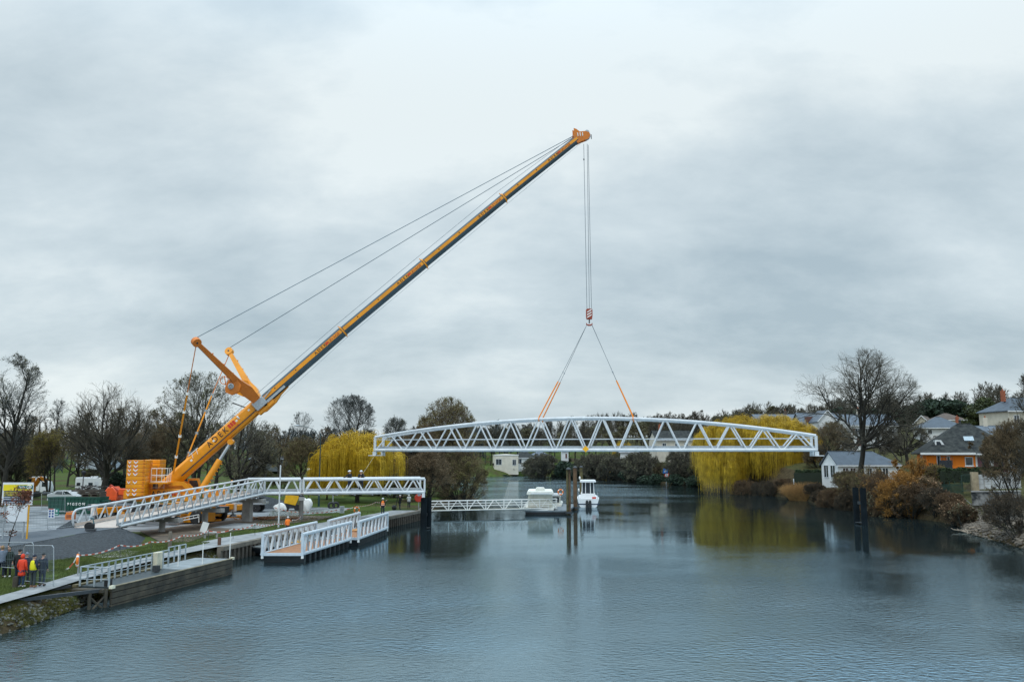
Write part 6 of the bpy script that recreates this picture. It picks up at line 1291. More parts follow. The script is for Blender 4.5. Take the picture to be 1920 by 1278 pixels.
o = MB().bb(-.12, -.1, 0, .12, .1, 1.0).build('white_marker_post', WHITE, bevel=.03); g = D(1489, 908, 152); o.location = g; tag(o, 'small white marker post beside the dark hedge at right', 'post')
a = D(1193, 889, 250); b = D(1247, 889, 246); r = thing('green_fence', 'dark green garden fence below the shed on the far bank', 'fence', a); MB().bar(a + Z * .6, b + Z * .6, .05, 1.3).build('fence_screen', GF, r, a); MB().bar(a - Z * .3, b - Z * .3, .3, .7).build('low_wall', CONC, r, a)
# ================================================================ vegetation
def nrm(a): return a / np.maximum(np.linalg.norm(a, axis=1, keepdims=True), 1e-9)
def segs_mesh(name, S, n, mat, parent=None):
    P0, P1, R0, R1 = S; m = len(P0)
    d = nrm(P1 - P0); ref = np.where(np.abs(d[:, 2:3]) < .9, np.array([[0, 0, 1.]]), np.array([[1., 0, 0]])); u = nrm(np.cross(d, ref)); w = np.cross(d, u)
    a = np.arange(n) * 2 * np.pi / n; ca, sa = np.cos(a), np.sin(a)
    ring = u[:, None, :] * ca[None, :, None] + w[:, None, :] * sa[None, :, None]
    A = P0[:, None, :] + ring * R0[:, None, None]; B = P1[:, None, :] + ring * R1[:, None, None]
    co = np.concatenate([A, B], 1).reshape(-1, 3); base = (np.arange(m) * 2 * n)[:, None]; j = np.arange(n)[None, :]; j2 = (j + 1) % n
    F = np.stack([base + j, base + j2, base + n + j2, base + n + j], -1).reshape(-1, 4)
    return np_mesh(name, co, F, mat, parent, smooth=n > 3)
def cat(Ls): return tuple(np.concatenate([l[i] for l in Ls]) for i in range(4))
def quads(P, size, rng, flat=0.0):
    m = len(P); a = nrm(rng.normal(size=(m, 3))); b = nrm(np.cross(a, rng.normal(size=(m, 3)))); s = size * rng.uniform(.6, 1.4, (m, 1))
    a = a * s; b = b * s * .6
    co = np.stack([P - a, P - b * .9, P + a, P + b * .9], 1).reshape(-1, 3); F = np.arange(m * 4).reshape(-1, 4); return co, F
def run(rng, P, Dv, L, R, k, wig, up, taper=.65, drop=0):
    segs = []; pts = [P]; dirs = []; rs = [R]
    for s in range(k):
        Dv = nrm(Dv + rng.normal(size=Dv.shape) * wig + np.array([[0, 0, up]]) - np.array([[0, 0, drop * s / k]])); P1 = P + Dv * (L / k)[:, None]; r1 = R * (1 - taper * (s + 1) / k)
        segs.append((P, P1, rs[-1], r1)); P = P1; pts.append(P); dirs.append(Dv); rs.append(r1)
    return cat(segs), np.stack(pts, 1), np.stack(dirs, 1), np.stack(rs, 1)
def kids(rng, pts, dirs, rs, L, n, t0, t1, amin, amax, lr, rr):
    m, k = dirs.shape[:2]; t = rng.uniform(t0, t1, (m, n)); t[:, 0] = .97; f = t * k; i = np.minimum(f.astype(int), k - 1); fr = f - i; I = np.arange(m)[:, None]
    P = pts[I, i] * (1 - fr)[..., None] + pts[I, i + 1] * fr[..., None]; Dp = dirs[I, i]; r = rs[I, i] * (1 - fr) + rs[I, i + 1] * fr
    Dp = Dp.reshape(-1, 3); an = rng.uniform(amin, amax, len(Dp)); px = nrm(np.cross(Dp, rng.normal(size=Dp.shape))); Dn = nrm(Dp * np.cos(an)[:, None] + px * np.sin(an)[:, None])
    Ln = (np.repeat(L, n).reshape(m, n) * lr * (1.15 - .6 * t)).ravel() * rng.uniform(.7, 1.2, m * n)
    return P.reshape(-1, 3), Dn, Ln, r.ravel() * rr
def clip(P, Dv, L, C, Rr, rng, lo=.82, hi=1.04):
    p = (P - C) / Rr; d = Dv / Rr; a = (d * d).sum(1); b = (p * d).sum(1); c = (p * p).sum(1) - 1; disc = np.maximum(b * b - a * c, 0); t = (-b + np.sqrt(disc)) / a
    t = np.where(c > 0, .25, np.maximum(t, .15)) * rng.uniform(lo, hi, len(L)); return np.minimum(L, t)
BARK = M('bark_dark', (.026, .024, .018), .9, var=.4, scale=3); TWIG = M('twig_grey_brown', (.078, .070, .050), .9, var=.35, scale=1.2); TWIGB = M('twig_blue_grey', (.08, .088, .085), .9, var=.3, scale=1.2); TWIGR = M('twig_brown', (.135, .098, .052), .9, var=.35, scale=1.0); OLIVE = M('olive_buds', (.155, .140, .045), .8, var=.4, scale=.7); OLIVEG = M('olive_grey_buds', (.12, .118, .065), .8, var=.4, scale=.7); YELO = M('yellow_olive_buds', (.17, .14, .018), .8, var=.35, scale=.6)
def tree(name, label, loc, H, rx, cz, rz, tr=.28, fork=.22, seed=1, n=(14, 8, 7, 6), twig=None, leaf=None, nleaf=0, lsize=.07, up=.06, wig=.13, stems=1, spread=.0, leader=True, group=None, cat='tree', rmin=.010, ang=(.45, 1.05), off=(0, 0), rag=1.14, low=None, ry=None):
    rng = np.random.default_rng(seed); C = np.array([off[0], off[1], cz]); Rr = np.array([rx, ry or rx, rz]); twig = twig or TWIG
    a = rng.uniform(0, 6.28, stems); P = np.stack([np.cos(a) * spread * .3 * (stems > 1), np.sin(a) * spread * .3 * (stems > 1), np.full(stems, -.4)], 1)
    Dv = nrm(np.stack([np.cos(a) * spread, np.sin(a) * spread, np.ones(stems)], 1)); L0 = np.full(stems, (cz + rz * .75 if leader else H * fork + .6) + .4) * (rng.uniform(.6, 1, stems) if stems > 1 else 1)
    s0, p, d, r = run(rng, P, Dv, L0, np.full(stems, tr), 9, .05, .03, .8 if leader else .25)
    t0 = (H * fork) / (L0[0]); T = [s0]
    P, Dn, L, R = kids(rng, p, d, r, L0, n[0], min(t0, .8), 1.0, ang[0], ang[1], 1.2, .62); L = clip(P, Dn, L * 3, C, Rr, rng, .75, 1.0)
    s1, p, d, r = run(rng, P, Dn, L, R, 8, wig, up, .75); T.append(s1)
    P, Dn, L, R = kids(rng, p, d, r, L, n[1], .25, 1, .35, .95, .62, .6); L = clip(P, Dn, L, C, Rr, rng)
    s2, p, d, r = run(rng, P, Dn, L, np.maximum(R, rmin * 2), 5, wig * 1.2, up * .8, .7); T.append(s2)
    Cw = []
    P, Dn, L, R = kids(rng, p, d, r, L, n[2], .2, 1, .35, .95, .6, .6); L = clip(P, Dn, L, C, Rr, rng, .8, rag)
    s3, p, d, r = run(rng, P, Dn, L, np.maximum(R, rmin * 1.5), 3, wig * 1.3, up, .5); Cw.append(s3)
    P, Dn, L, R = kids(rng, p, d, r, L, n[3], .15, 1, .3, .9, .65, .7); L = np.clip(clip(P, Dn, L, C, Rr, rng, .8, rag * 1.1) * np.where(rng.uniform(size=len(L)) < .2, rag, 1), .15, 1.6)
    s4, p, d, r = run(rng, P, Dn, L, np.maximum(R, rmin), 2, wig * 1.5, up, .4); Cw.append(s4)
    root = thing(name, label, cat, loc, group=group); segs_mesh('trunk', cat_(T), 6, BARK, root); segs_mesh('crown', cat_(Cw), 3, twig, root)
    if nleaf:
        idx = rng.integers(0, p.shape[0], nleaf); pp = p[idx, rng.integers(1, 3, nleaf)] + rng.normal(size=(nleaf, 3)) * .12; co, F = quads(pp, lsize, rng); np_mesh('foliage', co, F, leaf, root, False)
    return root
cat_ = cat
def at_(px, Y, dz=0): x = ray(px, 850); x = x.x / x.y * Y; return V(x, Y, hz(x, Y) + dz)
def th(px, ytop, Y): return D(px, ytop, Y).z - at_(px, Y).z      # height of a thing standing there whose top shows at ytop
def T_(name, label, px, ytop, Y, wpx, cb=.25, **k):
    H = th(px, ytop, Y); rx = wpx / 2 * Y / FPX; rz = H * (1 - cb) / 2; return tree(name, label, at_(px, Y), H, rx, H - rz, rz, **k)
# --- left bank
T_('bare_tree', 'large budding bare tree at the left edge behind the works board', 8, 664, 112, 150, .12, seed=11, twig=TWIGB, leaf=OLIVEG, nleaf=4500, lsize=.07, tr=.34, n=(20, 8, 7, 6))
T_('bare_tree', 'round-crowned bare tree with thick pollard trunk above the motorhome', 197, 711, 116, 176, .17, seed=12, tr=.48, fork=.22, leader=False, n=(12, 11, 9, 7), ang=(.15, 1.15), wig=.09)
T_('bare_tree', 'slim pale bare tree between the left edge tree and the round-crowned one', 108, 742, 150, 50, .2, seed=13, twig=TWIGB, tr=.16, n=(14, 6, 6, 5), ang=(.2, .6))
T_('budding_tree', 'tall airy tree with pale olive buds behind the crane straps', 372, 697, 128, 175, .12, seed=14, leaf=OLIVEG, nleaf=9000, lsize=.09, tr=.30, stems=3, spread=.28, n=(12, 7, 6, 5), wig=.15)
T_('budding_tree', 'spreading pollard with dark trunk right of the crane boom', 447, 742, 114, 150, .10, seed=15, leaf=OLIVEG, nleaf=6000, lsize=.07, tr=.42, fork=.2, leader=False, n=(12, 9, 8, 6), ang=(.3, 1.3))
T_('bare_tree', 'dark upright bare tree rising behind the left yellow willow', 655, 740, 152, 125, .02, seed=16, twig=TWIGB, tr=.26, n=(34, 8, 7, 6), ang=(.5, 1.0), up=.07)
T_('bare_tree', 'thin bare tree behind the arm of the tall street lamp', 566, 770, 205, 52, .1, seed=17, twig=TWIGB, tr=.2, n=(16, 6, 6, 4), ang=(.3, .7), up=.1)
T_('brown_tree', 'brown-olive rounded tree left of the tall street lamp', 566, 816, 150, 80, -.2, seed=18, twig=TWIGR, leaf=OLIVE, nleaf=5000, tr=.2, n=(18, 8, 7, 6), stems=2, spread=.2)
T_('bare_tree', 'wispy bare tree left of the big riverside trees', 742, 782, 142, 70, .1, seed=19, twig=TWIGB, tr=.18, n=(16, 7, 6, 5), ang=(.2, .6), up=.1, leaf=OLIVEG, nleaf=1200)
T_('riverside_tree', 'tall bushy olive tree on the left bank under the hanging span', 838, 744, 142, 140, -.45, seed=20, fork=.03, twig=TWIGR, leaf=OLIVE, nleaf=15000, lsize=.08, tr=.25, stems=6, spread=.3, n=(12, 8, 7, 6), up=.1)
T_('riverside_tree', 'brown bushy tree between the left willow and the tall olive tree', 785, 796, 134, 110, -.45, seed=21, fork=.03, twig=TWIGR, leaf=M('brown_buds', (.12, .078, .04), .8, var=.4), nleaf=7000, tr=.2, stems=6, spread=.35, n=(12, 8, 7, 6))
T_('riverside_bush', 'olive-green bush overhanging the water right of the gangway start', 866, 825, 137, 100, -.4, seed=22, fork=.03, twig=TWIGR, leaf=OLIVE, nleaf=14000, tr=.15, stems=8, spread=.5, n=(9, 8, 7, 6), cat='bush')
T_('riverside_bush', 'dark brown bush behind the black piles and the gangway', 800, 846, 124, 110, -.4, seed=23, fork=.03, twig=TWIGR, leaf=M('brown_buds', (.075, .04, .02)), nleaf=8000, tr=.12, stems=8, spread=.5, n=(9, 8, 7, 5), cat='bush')
T_('olive_tree', 'yellow-green leafing tree above the works board and green skip', 98, 806, 126, 92, .18, seed=24, twig=TWIGR, leaf=YELO, nleaf=9000, lsize=.07, tr=.16, stems=3, spread=.2, n=(12, 8, 7, 5))
T_('brown_tree', 'dark brown tree between the motorhome and the crane', 262, 785, 132, 95, -.4, seed=25, twig=TWIGR, tr=.2, n=(22, 8, 7, 6), stems=3, spread=.2)
T_('brown_tree', 'dark brown tree behind the crane counterweight', 325, 772, 140, 95, -.4, seed=26, twig=TWIGR, tr=.2, n=(22, 8, 7, 6), stems=3, spread=.2, leaf=OLIVE, nleaf=2500)
T_('brown_tree', 'low dark tree at the left edge below the big bare tree', 22, 800, 128, 90, -.4, seed=27, twig=TWIG, tr=.2, n=(22, 8, 7, 5), stems=4, spread=.3)
T_('small_yellow_tree', 'small yellow tree far off left of the brown-olive tree', 522, 832, 230, 32, .1, seed=28, twig=M('golden_twig', (.34, .23, .03), .8), tr=.15, n=(14, 8, 6, 5))
# --- sapling with withered brown leaves
s_ = tree('sapling', 'young sapling with withered brown leaves in front of the works board', G(14, 1036, GZ), 4.6, 1.3, 2.9, 1.5, tr=.045, fork=.3, seed=31, n=(12, 5, 4, 2), leaf=M('withered_leaf', (.17, .055, .025), .8, var=.4), nleaf=650, lsize=.08, wig=.1, ang=(.7, 1.3), rmin=.004)
# --- willows
def willow(name, label, loc, H, rx, ry, zmin, seed, ns, mat, tr=.5, lump=3, wpow=.62, side=None):
    rng = np.random.default_rng(seed); root = thing(name, label, 'tree', loc)
    P = np.array([[0, 0, -.4]]); s0, p, d, r = run(rng, P, np.array([[.03, 0, 1.]]), np.array([H * .42]), np.array([tr]), 6, .05, .03, .3); T = [s0]
    P, Dn, L, R = kids(rng, p, d, r, np.array([H * .42]), 10, .5, 1, .25, 1.1, 2.2, .6); C = np.array([0, 0, H * .5]); Rr = np.array([rx * .85, ry * .85, H * .48]); L = clip(P, Dn, L * 2, C, Rr, rng, .8, 1)
    s1, p, d, r = run(rng, P, Dn, L, R, 8, .15, .12, .8); T.append(s1); P, Dn, L, R = kids(rng, p, d, r, L, 9, .3, 1, .3, 1, .6, .55); L = clip(P, Dn, L, C, Rr, rng); s2, p, d, r = run(rng, P, Dn, L, np.maximum(R, .03), 5, .2, .08, .7); T.append(s2)
    segs_mesh('trunk', cat_(T), 6, BARK, root)
    # strands start in tufts on the dome and hang down
    nt = lump * 34; th_ = rng.uniform(0, 6.28, nt); rr_ = rng.uniform(.08, 1.05, nt) ** wpow; zt = H * (.50 + .47 * np.sqrt(np.maximum(1 - rr_ ** 2 * .93, 0))) * rng.uniform(.86, 1.03, nt)
    tuft = np.stack([np.cos(th_) * rr_ * rx * .92, np.sin(th_) * rr_ * ry * .92, zt], 1); i = rng.integers(0, nt, ns); P = tuft[i] + rng.normal(size=(ns, 3)) * np.array([.30, .30, .35])
    out = nrm(np.stack([P[:, 0] / rx, P[:, 1] / ry, np.zeros(ns)], 1) + rng.normal(size=(ns, 3)) * np.array([.35, .35, 0])); Dv = nrm(out * rng.uniform(.2, 1, (ns, 1)) + np.array([[0, 0, .75]]))
    tb = zmin + np.abs(rng.normal(size=nt)) * H * .12; tb = tb + (rng.uniform(size=nt) < .3) * H * .12
    if side is not None: tb = tb + np.clip(tuft[:, 0] * side, 0, 99) * .30
    L = np.maximum((P[:, 2] - tb[i]) * rng.uniform(.5, 1.03, ns) + .6, .6); S = []; R = np.full(ns, .024); k = 8; st = np.minimum(L, 2.0) / 4
    for q in range(k + 3):
        if q < 3: Dv = nrm(Dv + np.array([[0, 0, -.55]])); P1 = P + Dv * st[:, None] * .45
        else: Dv = nrm(Dv * .35 + np.array([[0, 0, -1.]]) + rng.normal(size=(ns, 3)) * np.array([.05, .05, 0])); P1 = P + Dv * (L / k)[:, None]
        S.append((P, P1, R, R * .93)); P = P1; R = R * .93
    segs_mesh('weeping_crown', cat_(S), 3, mat, root); return root
WIL = M('willow_yellow', (.46, .285, .008), .7, var=.45, scale=1.6, c2=(.82, .56, .03)); WIL2 = M('willow_gold', (.32, .205, .008), .7, var=.5, scale=.9, c2=(.74, .50, .03))
l = at_(672, 120); H = th(672, 813, 120); willow('yellow_willow', 'bright yellow weeping willow on the left bank behind the level footbridge', l, H, 6.4, 5.5, 1.9, 41, 4200, WIL, .35)
l = at_(615, 128); willow('yellow_willow', 'small low yellow willow left of the big one behind the footbridge', l, 5.2, 2.3, 2.2, .8, 42, 1200, WIL, .16, lump=1)
l = at_(1424, 173); H = th(1424, 779, 173); willow('golden_willow', 'huge golden weeping willow on the right bank behind the end of the span', l, H, 13.2, 8.0, -1.6, 43, 10500, WIL2, .55, lump=6, side=.08)
l = at_(1350, 170); l.z = .4; willow('golden_willow', 'lower golden willow drooping to the water left of the huge one', l, 9.5, 4.6, 4, .2, 44, 2600, WIL2, .3, lump=2)
l = at_(1141, 268); willow('small_willow', 'small yellow willow on the far bank under the middle of the span', l, 5.8, 2.0, 2, .2, 45, 700, WIL, .15, lump=1)
l = at_(1170, 275); willow('small_willow', 'low pale yellow willow behind the small one on the far bank', l, 7.5, 3.4, 3, 2.5, 46, 900, WIL2, .15, lump=1)
# --- right bank
T_('bare_tree', 'huge round bare tree on the right bank in front of the white cottage', 1610, 651, 123, 235, .24, seed=51, tr=.42, fork=.34, leader=False, n=(15, 11, 9, 7), wig=.16, ang=(.35, 1.35), up=.0, twig=TWIG, rmin=.0065)
T_('gnarled_tree', 'dark gnarled bare tree between the white house and the orange house', 1700, 768, 152, 95, .12, seed=52, tr=.32, n=(16, 9, 7, 5), wig=.2, leader=False, ang=(.4, 1.3))
T_('ivy_tree', 'olive-tinged bare tree right behind the white cottage roof', 1560, 790, 150, 90, .0, seed=53, twig=TWIGR, leaf=OLIVEG, nleaf=3500, tr=.2, stems=4, spread=.25, n=(12, 8, 7, 5))
ORB = M('orange_twigs', (.26, .125, .022), .8, var=.35, scale=.8); BRB = M('rust_brown_twigs', (.105, .066, .034), .9, var=.4, scale=.9); DKB = M('dark_thicket_twigs', (.055, .042, .026), .9, var=.4)
def shrub(label, px, ytop, Y, wpx, mat, seed, leaf=None, nleaf=0, n=(9, 8, 6, 5), name='shrub', group=None, spread=.6, stems=9, lsize=.08, dz=0, catn='shrub'):
    H = th(px, ytop, Y) - dz; rx = wpx / 2 * Y / FPX; return tree(name, label, at_(px, Y, dz), H, rx, H * .42, H * .6, tr=.07, fork=.05, seed=seed, n=n, twig=mat, leaf=leaf, nleaf=nleaf, lsize=lsize, stems=stems, spread=spread, cat=catn, group=group, up=.1, ang=(.2, .8), rag=1.45)
shrub('tall orange-twigged shrub left of the orange house', 1712, 836, 113, 48, ORB, 61, ORB, 2500); shrub('wide ochre shrub below the orange house on the bank', 1684, 886, 108, 98, ORB, 62, ORB, 3500)
shrub('ochre-brown shrub right of the tall bare trunk', 1645, 885, 112, 80, BRB, 63, ORB, 1500); shrub('green-brown shrub under the white cottage windows', 1600, 890, 124, 90, TWIGR, 64, OLIVE, 2500)
k = 0
for px, yt, Y, w_ in ((1560, 915, 127, 70), (1595, 918, 121, 70), (1630, 915, 117, 70), (1665, 912, 111, 75), (1705, 905, 106, 85), (1745, 915, 102, 70), (1775, 925, 99, 60), (1540, 920, 133, 50), (1395, 900, 166, 60), (1430, 902, 162, 60), (1465, 900, 158, 55), (1525, 908, 142, 45), (1480, 905, 153, 40)):
    shrub('brown tangled thicket along the right bank waterline', px, yt, Y, w_, (BRB, DKB)[k % 2], 70 + k, BRB, 600, group='thicket shrubs along the right bank', name='thicket'); k += 1
shrub('brown brambles below the low rail fence', 1785, 940, 95, 60, BRB, 80, M('dry_leaf', (.33, .20, .11), .8), 900)
T_('edge_shrub', 'tall red-brown twiggy shrub filling the right edge', 1912, 785, 84, 135, .0, seed=81, twig=TWIGR, leaf=M('rust_leaf', (.11, .06, .035), .8, var=.4), nleaf=1300, tr=.07, stems=9, rag=1.35, spread=.5, n=(9, 8, 7, 6), lsize=.05, cat='shrub')
T_('edge_shrub', 'dark bramble mass at the right edge over the water', 1900, 925, 75, 120, .0, seed=82, twig=DKB, leaf=BRB, nleaf=900, tr=.06, stems=10, spread=.9, n=(8, 7, 6, 6), cat='shrub')
T_('edge_tree', 'thin-branched bare tree cut off by the right edge', 1948, 690, 80, 90, .15, seed=83, twig=TWIG, tr=.2, n=(16, 7, 6, 5), ang=(.2, .7))
tree('edge_tree', 'dark bare tree just outside the right edge mirrored in the water', (39.5, 52, 1.5), 13, 5, 7.5, 5.5, seed=84, tr=.25, n=(16, 8, 7, 6)); tree('edge_tree', 'leaning bare tree outside the right edge nearer the camera', (35.5, 40, 1.2), 10, 4.2, 5.8, 4.2, seed=85, tr=.2, n=(14, 8, 7, 5))
for px, yt, Y, w_, m_, lf, lb in ((1625, 872, 118, 70, TWIGR, OLIVE, 'olive scrub just right of the big bare trunk'), (1748, 872, 112, 60, TWIGR, YELO, 'yellow-green shrub at the left end of the clipped hedge'), (1585, 884, 132, 55, TWIGR, OLIVEG, 'grey-olive scrub under the cottage windows'), (1660, 905, 109, 70, BRB, OLIVEG, 'tan tangled scrub behind the black piles'), (1728, 895, 107, 70, TWIGR, M('dry_leaf', (.33, .20, .11)), 'dry tan scrub below the orange shrub'), (1800, 948, 92, 45, BRB, OLIVEG, 'low brown scrub at the top of the rubble'), (1535, 835, 160, 60, TWIGR, OLIVEG, 'tall grey-olive scrub between the willow and the cottage')):
    shrub(lb, px, yt, Y, w_, m_, 300 + px, lf, 1500)
# evergreens: clumps of leaf faces on a branching trunk
EVG = M('dark_evergreen', (.012, .030, .020), .8, var=.5, scale=.6, c2=(.03, .06, .028)); EVO = M('olive_evergreen', (.025, .040, .010), .6, var=.5, scale=.6, c2=(.075, .095, .02)); HEDG = M('hedge_green', (.012, .030, .010), .8, var=.5, scale=1.5, c2=(.04, .07, .018))
def evergreen(name, label, loc, H, rx, seed, n, mat, size=.22, shape='round', group=None, catn='tree'):
    rng = np.random.default_rng(seed); root = thing(name, label, catn, loc, group=group); MBt = MB().tube([(0, 0, -.5), (0, .1, H * .45), (.1, 0, H * .9)], [H * .03, H * .02, .03], 7); MBt.build('trunk', BARK, root)
    if shape == 'cone': k = 60; zc = rng.uniform(.12, 1, k) ** .8; a = rng.uniform(0, 6.28, k); q = (1 - zc) * .85 + .06; C = np.stack([np.cos(a) * q * rx * .8, np.sin(a) * q * rx * .8, zc * H], 1); cr = (1 - zc) * rx * .28 + .25
    else: k = 46; v = nrm(rng.normal(size=(k, 3))) * rng.uniform(.35, .86, (k, 1)); C = v * np.array([rx, rx, H * .42]) + np.array([0, 0, H * .56]); cr = np.full(k, rx * .27) * rng.uniform(.7, 1.3, k)
    i = rng.integers(0, k, n); v = nrm(rng.normal(size=(n, 3))) * (rng.uniform(.3, 1, (n, 1)) ** .4); P = C[i] + v * cr[i][:, None] * np.array([1, 1, .65]); P = P[P[:, 2] > .05]
    co, F = quads(P, size, rng); np_mesh('foliage', co, F, mat, root, False); return root
evergreen('magnolia', 'broad glossy olive-green evergreen beyond the orange house roof', at_(1850, 166), th(1850, 744, 166), 4.6, 91, 16000, EVO, .22)
proto_pine = evergreen('dark_pine', 'dark evergreen in the row behind the upper houses', at_(1712, 262), th(1712, 758, 262), 4.2, 92, 7000, EVG, .38, group='dark pines behind the upper houses')
rnd = random.Random(5)
for px, yt, Y in ((1735, 750, 258), (1757, 744, 262), (1780, 742, 260), (1800, 746, 264), (1820, 762, 262), (1690, 770, 255), (1640, 764, 258), (1612, 768, 262), (1585, 760, 258), (1562, 765, 262), (1540, 772, 258), (1275, 800, 300), (1256, 802, 310)):
    l = at_(px, Y); s = th(px, yt, Y) / th(1712, 758, 262); dup(proto_pine, l, rnd.uniform(0, 6), scale=(s * 1.2, s * 1.2, s))
proto_round = evergreen('dark_bush', 'dark green rounded bush among the gardens of the far bank', at_(1070, 285), 6.5, 3.2, 93, 3500, EVG, .25, group='evergreen bushes on the far bank')
for px, Y, s in ((1060, 283, 1.3), (1043, 288, .7), (948, 297, .5), (1082, 270, 1.1), (1100, 262, 1.2), (1118, 262, .9), (1215, 225, .9), (1180, 240, 1.1), (1230, 222, .7), (1265, 215, .9), (1300, 205, .8), (1495, 185, 1), (940, 305, .6), (1015, 300, .6), (1340, 215, 1.2), (1155, 262, .9)):
    dup(proto_round, at_(px, Y, -.3), rnd.uniform(0, 6), scale=(s, s, s * rnd.uniform(.8, 1.15)))
evergreen('dark_bush', 'dark bluish evergreen bush left of the crane counterweight', at_(222, 122), 4.6, 1.6, 94, 2500, EVG, .16, catn='bush')
def hedge(label, p0, p1, h, d, n, seed, mat=None, sz=.12):
    rng = np.random.default_rng(seed); L = (p1 - p0); t = rng.uniform(0, 1, n)[:, None]; P = np.array([list(L)]) * t + rng.uniform(-1, 1, (n, 3)) * np.array([[.1, d / 2, 0]]); z = rng.uniform(0, 1, n) ** .6 * h * (1 + .05 * np.sin(t[:, 0] * 21)); P[:, 2] += z
    r = thing('hedge', label, 'hedge', p0); co, F = quads(P, sz, rng); np_mesh('leaves', co, F, mat or HEDG, r, False); MB().bar(V(0, 0, h * .45), V(L) + V(0, 0, h * .45), d * .8, h * .8).build('core', M('hedge_core', (.01, .018, .008), .9), r)
hedge('clipped dark hedge in front of the orange house', D(1766, 905, 108), D(1875, 903, 104), 1.75, 1.6, 14000, 101); hedge('dark green hedge left of the white cottage', D(1494, 913, 150), D(1550, 913, 146), 2.9, 2.0, 9000, 102)
# reeds
def reeds(name, label, loc, n, R, h, mat, seed, lean=(0, 0), r0=.012, group=None):
    rng = np.random.default_rng(seed); a = rng.uniform(0, 6.28, n); q = np.sqrt(rng.uniform(0, 1, n)); P = np.stack([np.cos(a) * q * R[0], np.sin(a) * q * R[1], np.full(n, -.2)], 1); Dv = nrm(np.stack([np.cos(a) * q * .45 + lean[0], np.sin(a) * q * .3 + lean[1], np.ones(n)], 1)); s, p, d, r = run(rng, P, Dv, h * rng.uniform(.5, 1.1, n), np.full(n, r0), 4, .08, 0, .8, .35)
    o = segs_mesh(name, s, 3, mat); o.location = loc; return tag(o, label, 'reeds', group)
reeds('reed_bed', 'tan reed bed leaning over the water left of the white cottage', at_(1503, 146), 4500, (2.3, 2.0), 3.0, M('tan_reed', (.30, .17, .06), .8, var=.3), 111, (-.25, 0), .02)
reeds('reed_tuft', 'green reed tuft at the foot of the near left bank', G(100, 1140, 0), 1500, (.8, .35), .85, M('green_reed', (.075, .13, .03), .7, var=.35), 112, (0, 0), .007)
# --- background copies: bare trees and shrubs
pb = tree('bare_tree', 'bare brown tree in the belt on the hill behind the far houses', at_(1010, 365), 12, 4.2, 6.8, 5.2, seed=121, tr=.2, n=(14, 7, 6, 4), twig=TWIG, rmin=.022, group='bare trees on the hill behind the span')
pc = tree('bare_tree', 'olive-tinged tree in the belt on the hill behind the far houses', at_(1060, 350), 11, 4.0, 6, 5, seed=122, tr=.2, n=(14, 7, 6, 4), twig=TWIGR, rmin=.022, leaf=OLIVEG, nleaf=1800, lsize=.2, group='bare trees on the hill behind the span')
for i in range(46):
    px = 905 + i * 12.5 + rnd.uniform(-6, 6); Y = rnd.uniform(325, 400); s = rnd.uniform(.8, 1.25); dup(rnd.choice((pb, pc)), at_(px, Y, -.3), rnd.uniform(0, 6), scale=(s * 1.25, s * 1.25, s))
for px, yt, Y in ((1245, 772, 270), (1265, 768, 275), (1290, 770, 262), (1322, 762, 265), (1380, 765, 240), (1340, 775, 262), (1400, 772, 255), (925, 785, 340), (975, 795, 345), (1005, 797, 350)):
    l = at_(px, Y); s = th(px, yt, Y) / 12; dup(pb, l, rnd.uniform(0, 6), scale=(s * .85, s * .85, s), label='taller bare tree standing out on the skyline behind the span')
for px, yt, Y in ((1470, 800, 195), (1495, 790, 200), (1530, 812, 180), (1590, 815, 165), (1640, 800, 172), (1668, 790, 178), (1730, 800, 178), (1760, 812, 160), (1790, 820, 150), (1690, 812, 165), (1455, 830, 190), (1550, 835, 165), (1660, 830, 160), (1820, 790, 180), (1880, 800, 140), (1905, 810, 128), (1870, 830, 128), (1740, 835, 140)):
    l = at_(px, Y); s = th(px, yt, Y) / 12; dup(rnd.choice((pb, pc)), l, rnd.uniform(0, 6), scale=(s * 1.0, s * 1.0, s), label='bare garden tree among the houses on the right hillside', group='garden trees on the right hillside')
ps = tree('shrub', 'brown leafless shrub on the far bank slope', at_(1120, 274), 4.2, 3.0, 2.0, 2.4, tr=.06, fork=.05, seed=131, n=(8, 6, 5, 5), twig=TWIG, stems=8, spread=.6, rmin=.014, leaf=OLIVEG, nleaf=1500, lsize=.08, cat='shrub', group='shrubs along the far bank')
ps2 = tree('shrub', 'dark olive shrub on the far bank slope', at_(1200, 250), 3.6, 2.8, 1.8, 2.2, tr=.06, fork=.05, seed=132, n=(8, 6, 5, 5), twig=TWIGR, stems=8, spread=.6, rmin=.014, leaf=EVO, nleaf=3500, lsize=.10, cat='shrub', group='shrubs along the far bank')
RBa = np.array(RB)
def rbank(Y): return float(np.interp(-Y, -RBa[4:, 1], RBa[4:, 0]))
for i in range(64):
    t = i / 63
    if i % 2: Y = 300 - 130 * t; x = rbank(Y) + rnd.uniform(.5, 3); s = rnd.uniform(.7, 1.25) * (.45 if Y > 275 else 1)
    else: Y = 305 - 130 * t; x = rbank(Y) + rnd.uniform(4, 12); s = rnd.uniform(.8, 1.5) * (.4 if Y > 275 else 1)
    dup(rnd.choice((ps, ps2)), (x, Y, hz(x, Y) - .2), rnd.uniform(0, 6), scale=s)
for i in range(12): x = -35 + i * 3.6; Y = 300 + rnd.uniform(0, 4); dup(rnd.choice((ps, ps2)), (x, Y, hz(x, Y) - .2), rnd.uniform(0, 6), scale=rnd.uniform(.25, .5))
for px, yt in ((1018, 852), (998, 862), (1125, 852), (1150, 858), (1200, 850), (1280, 845), (1310, 850), (1105, 855)):
    Y = 290 - (px - 995) * .25; l = at_(px, Y); s = th(px, yt, Y) / 4.2; dup(ps, l, rnd.uniform(0, 6), scale=(s * .9, s * .9, s))
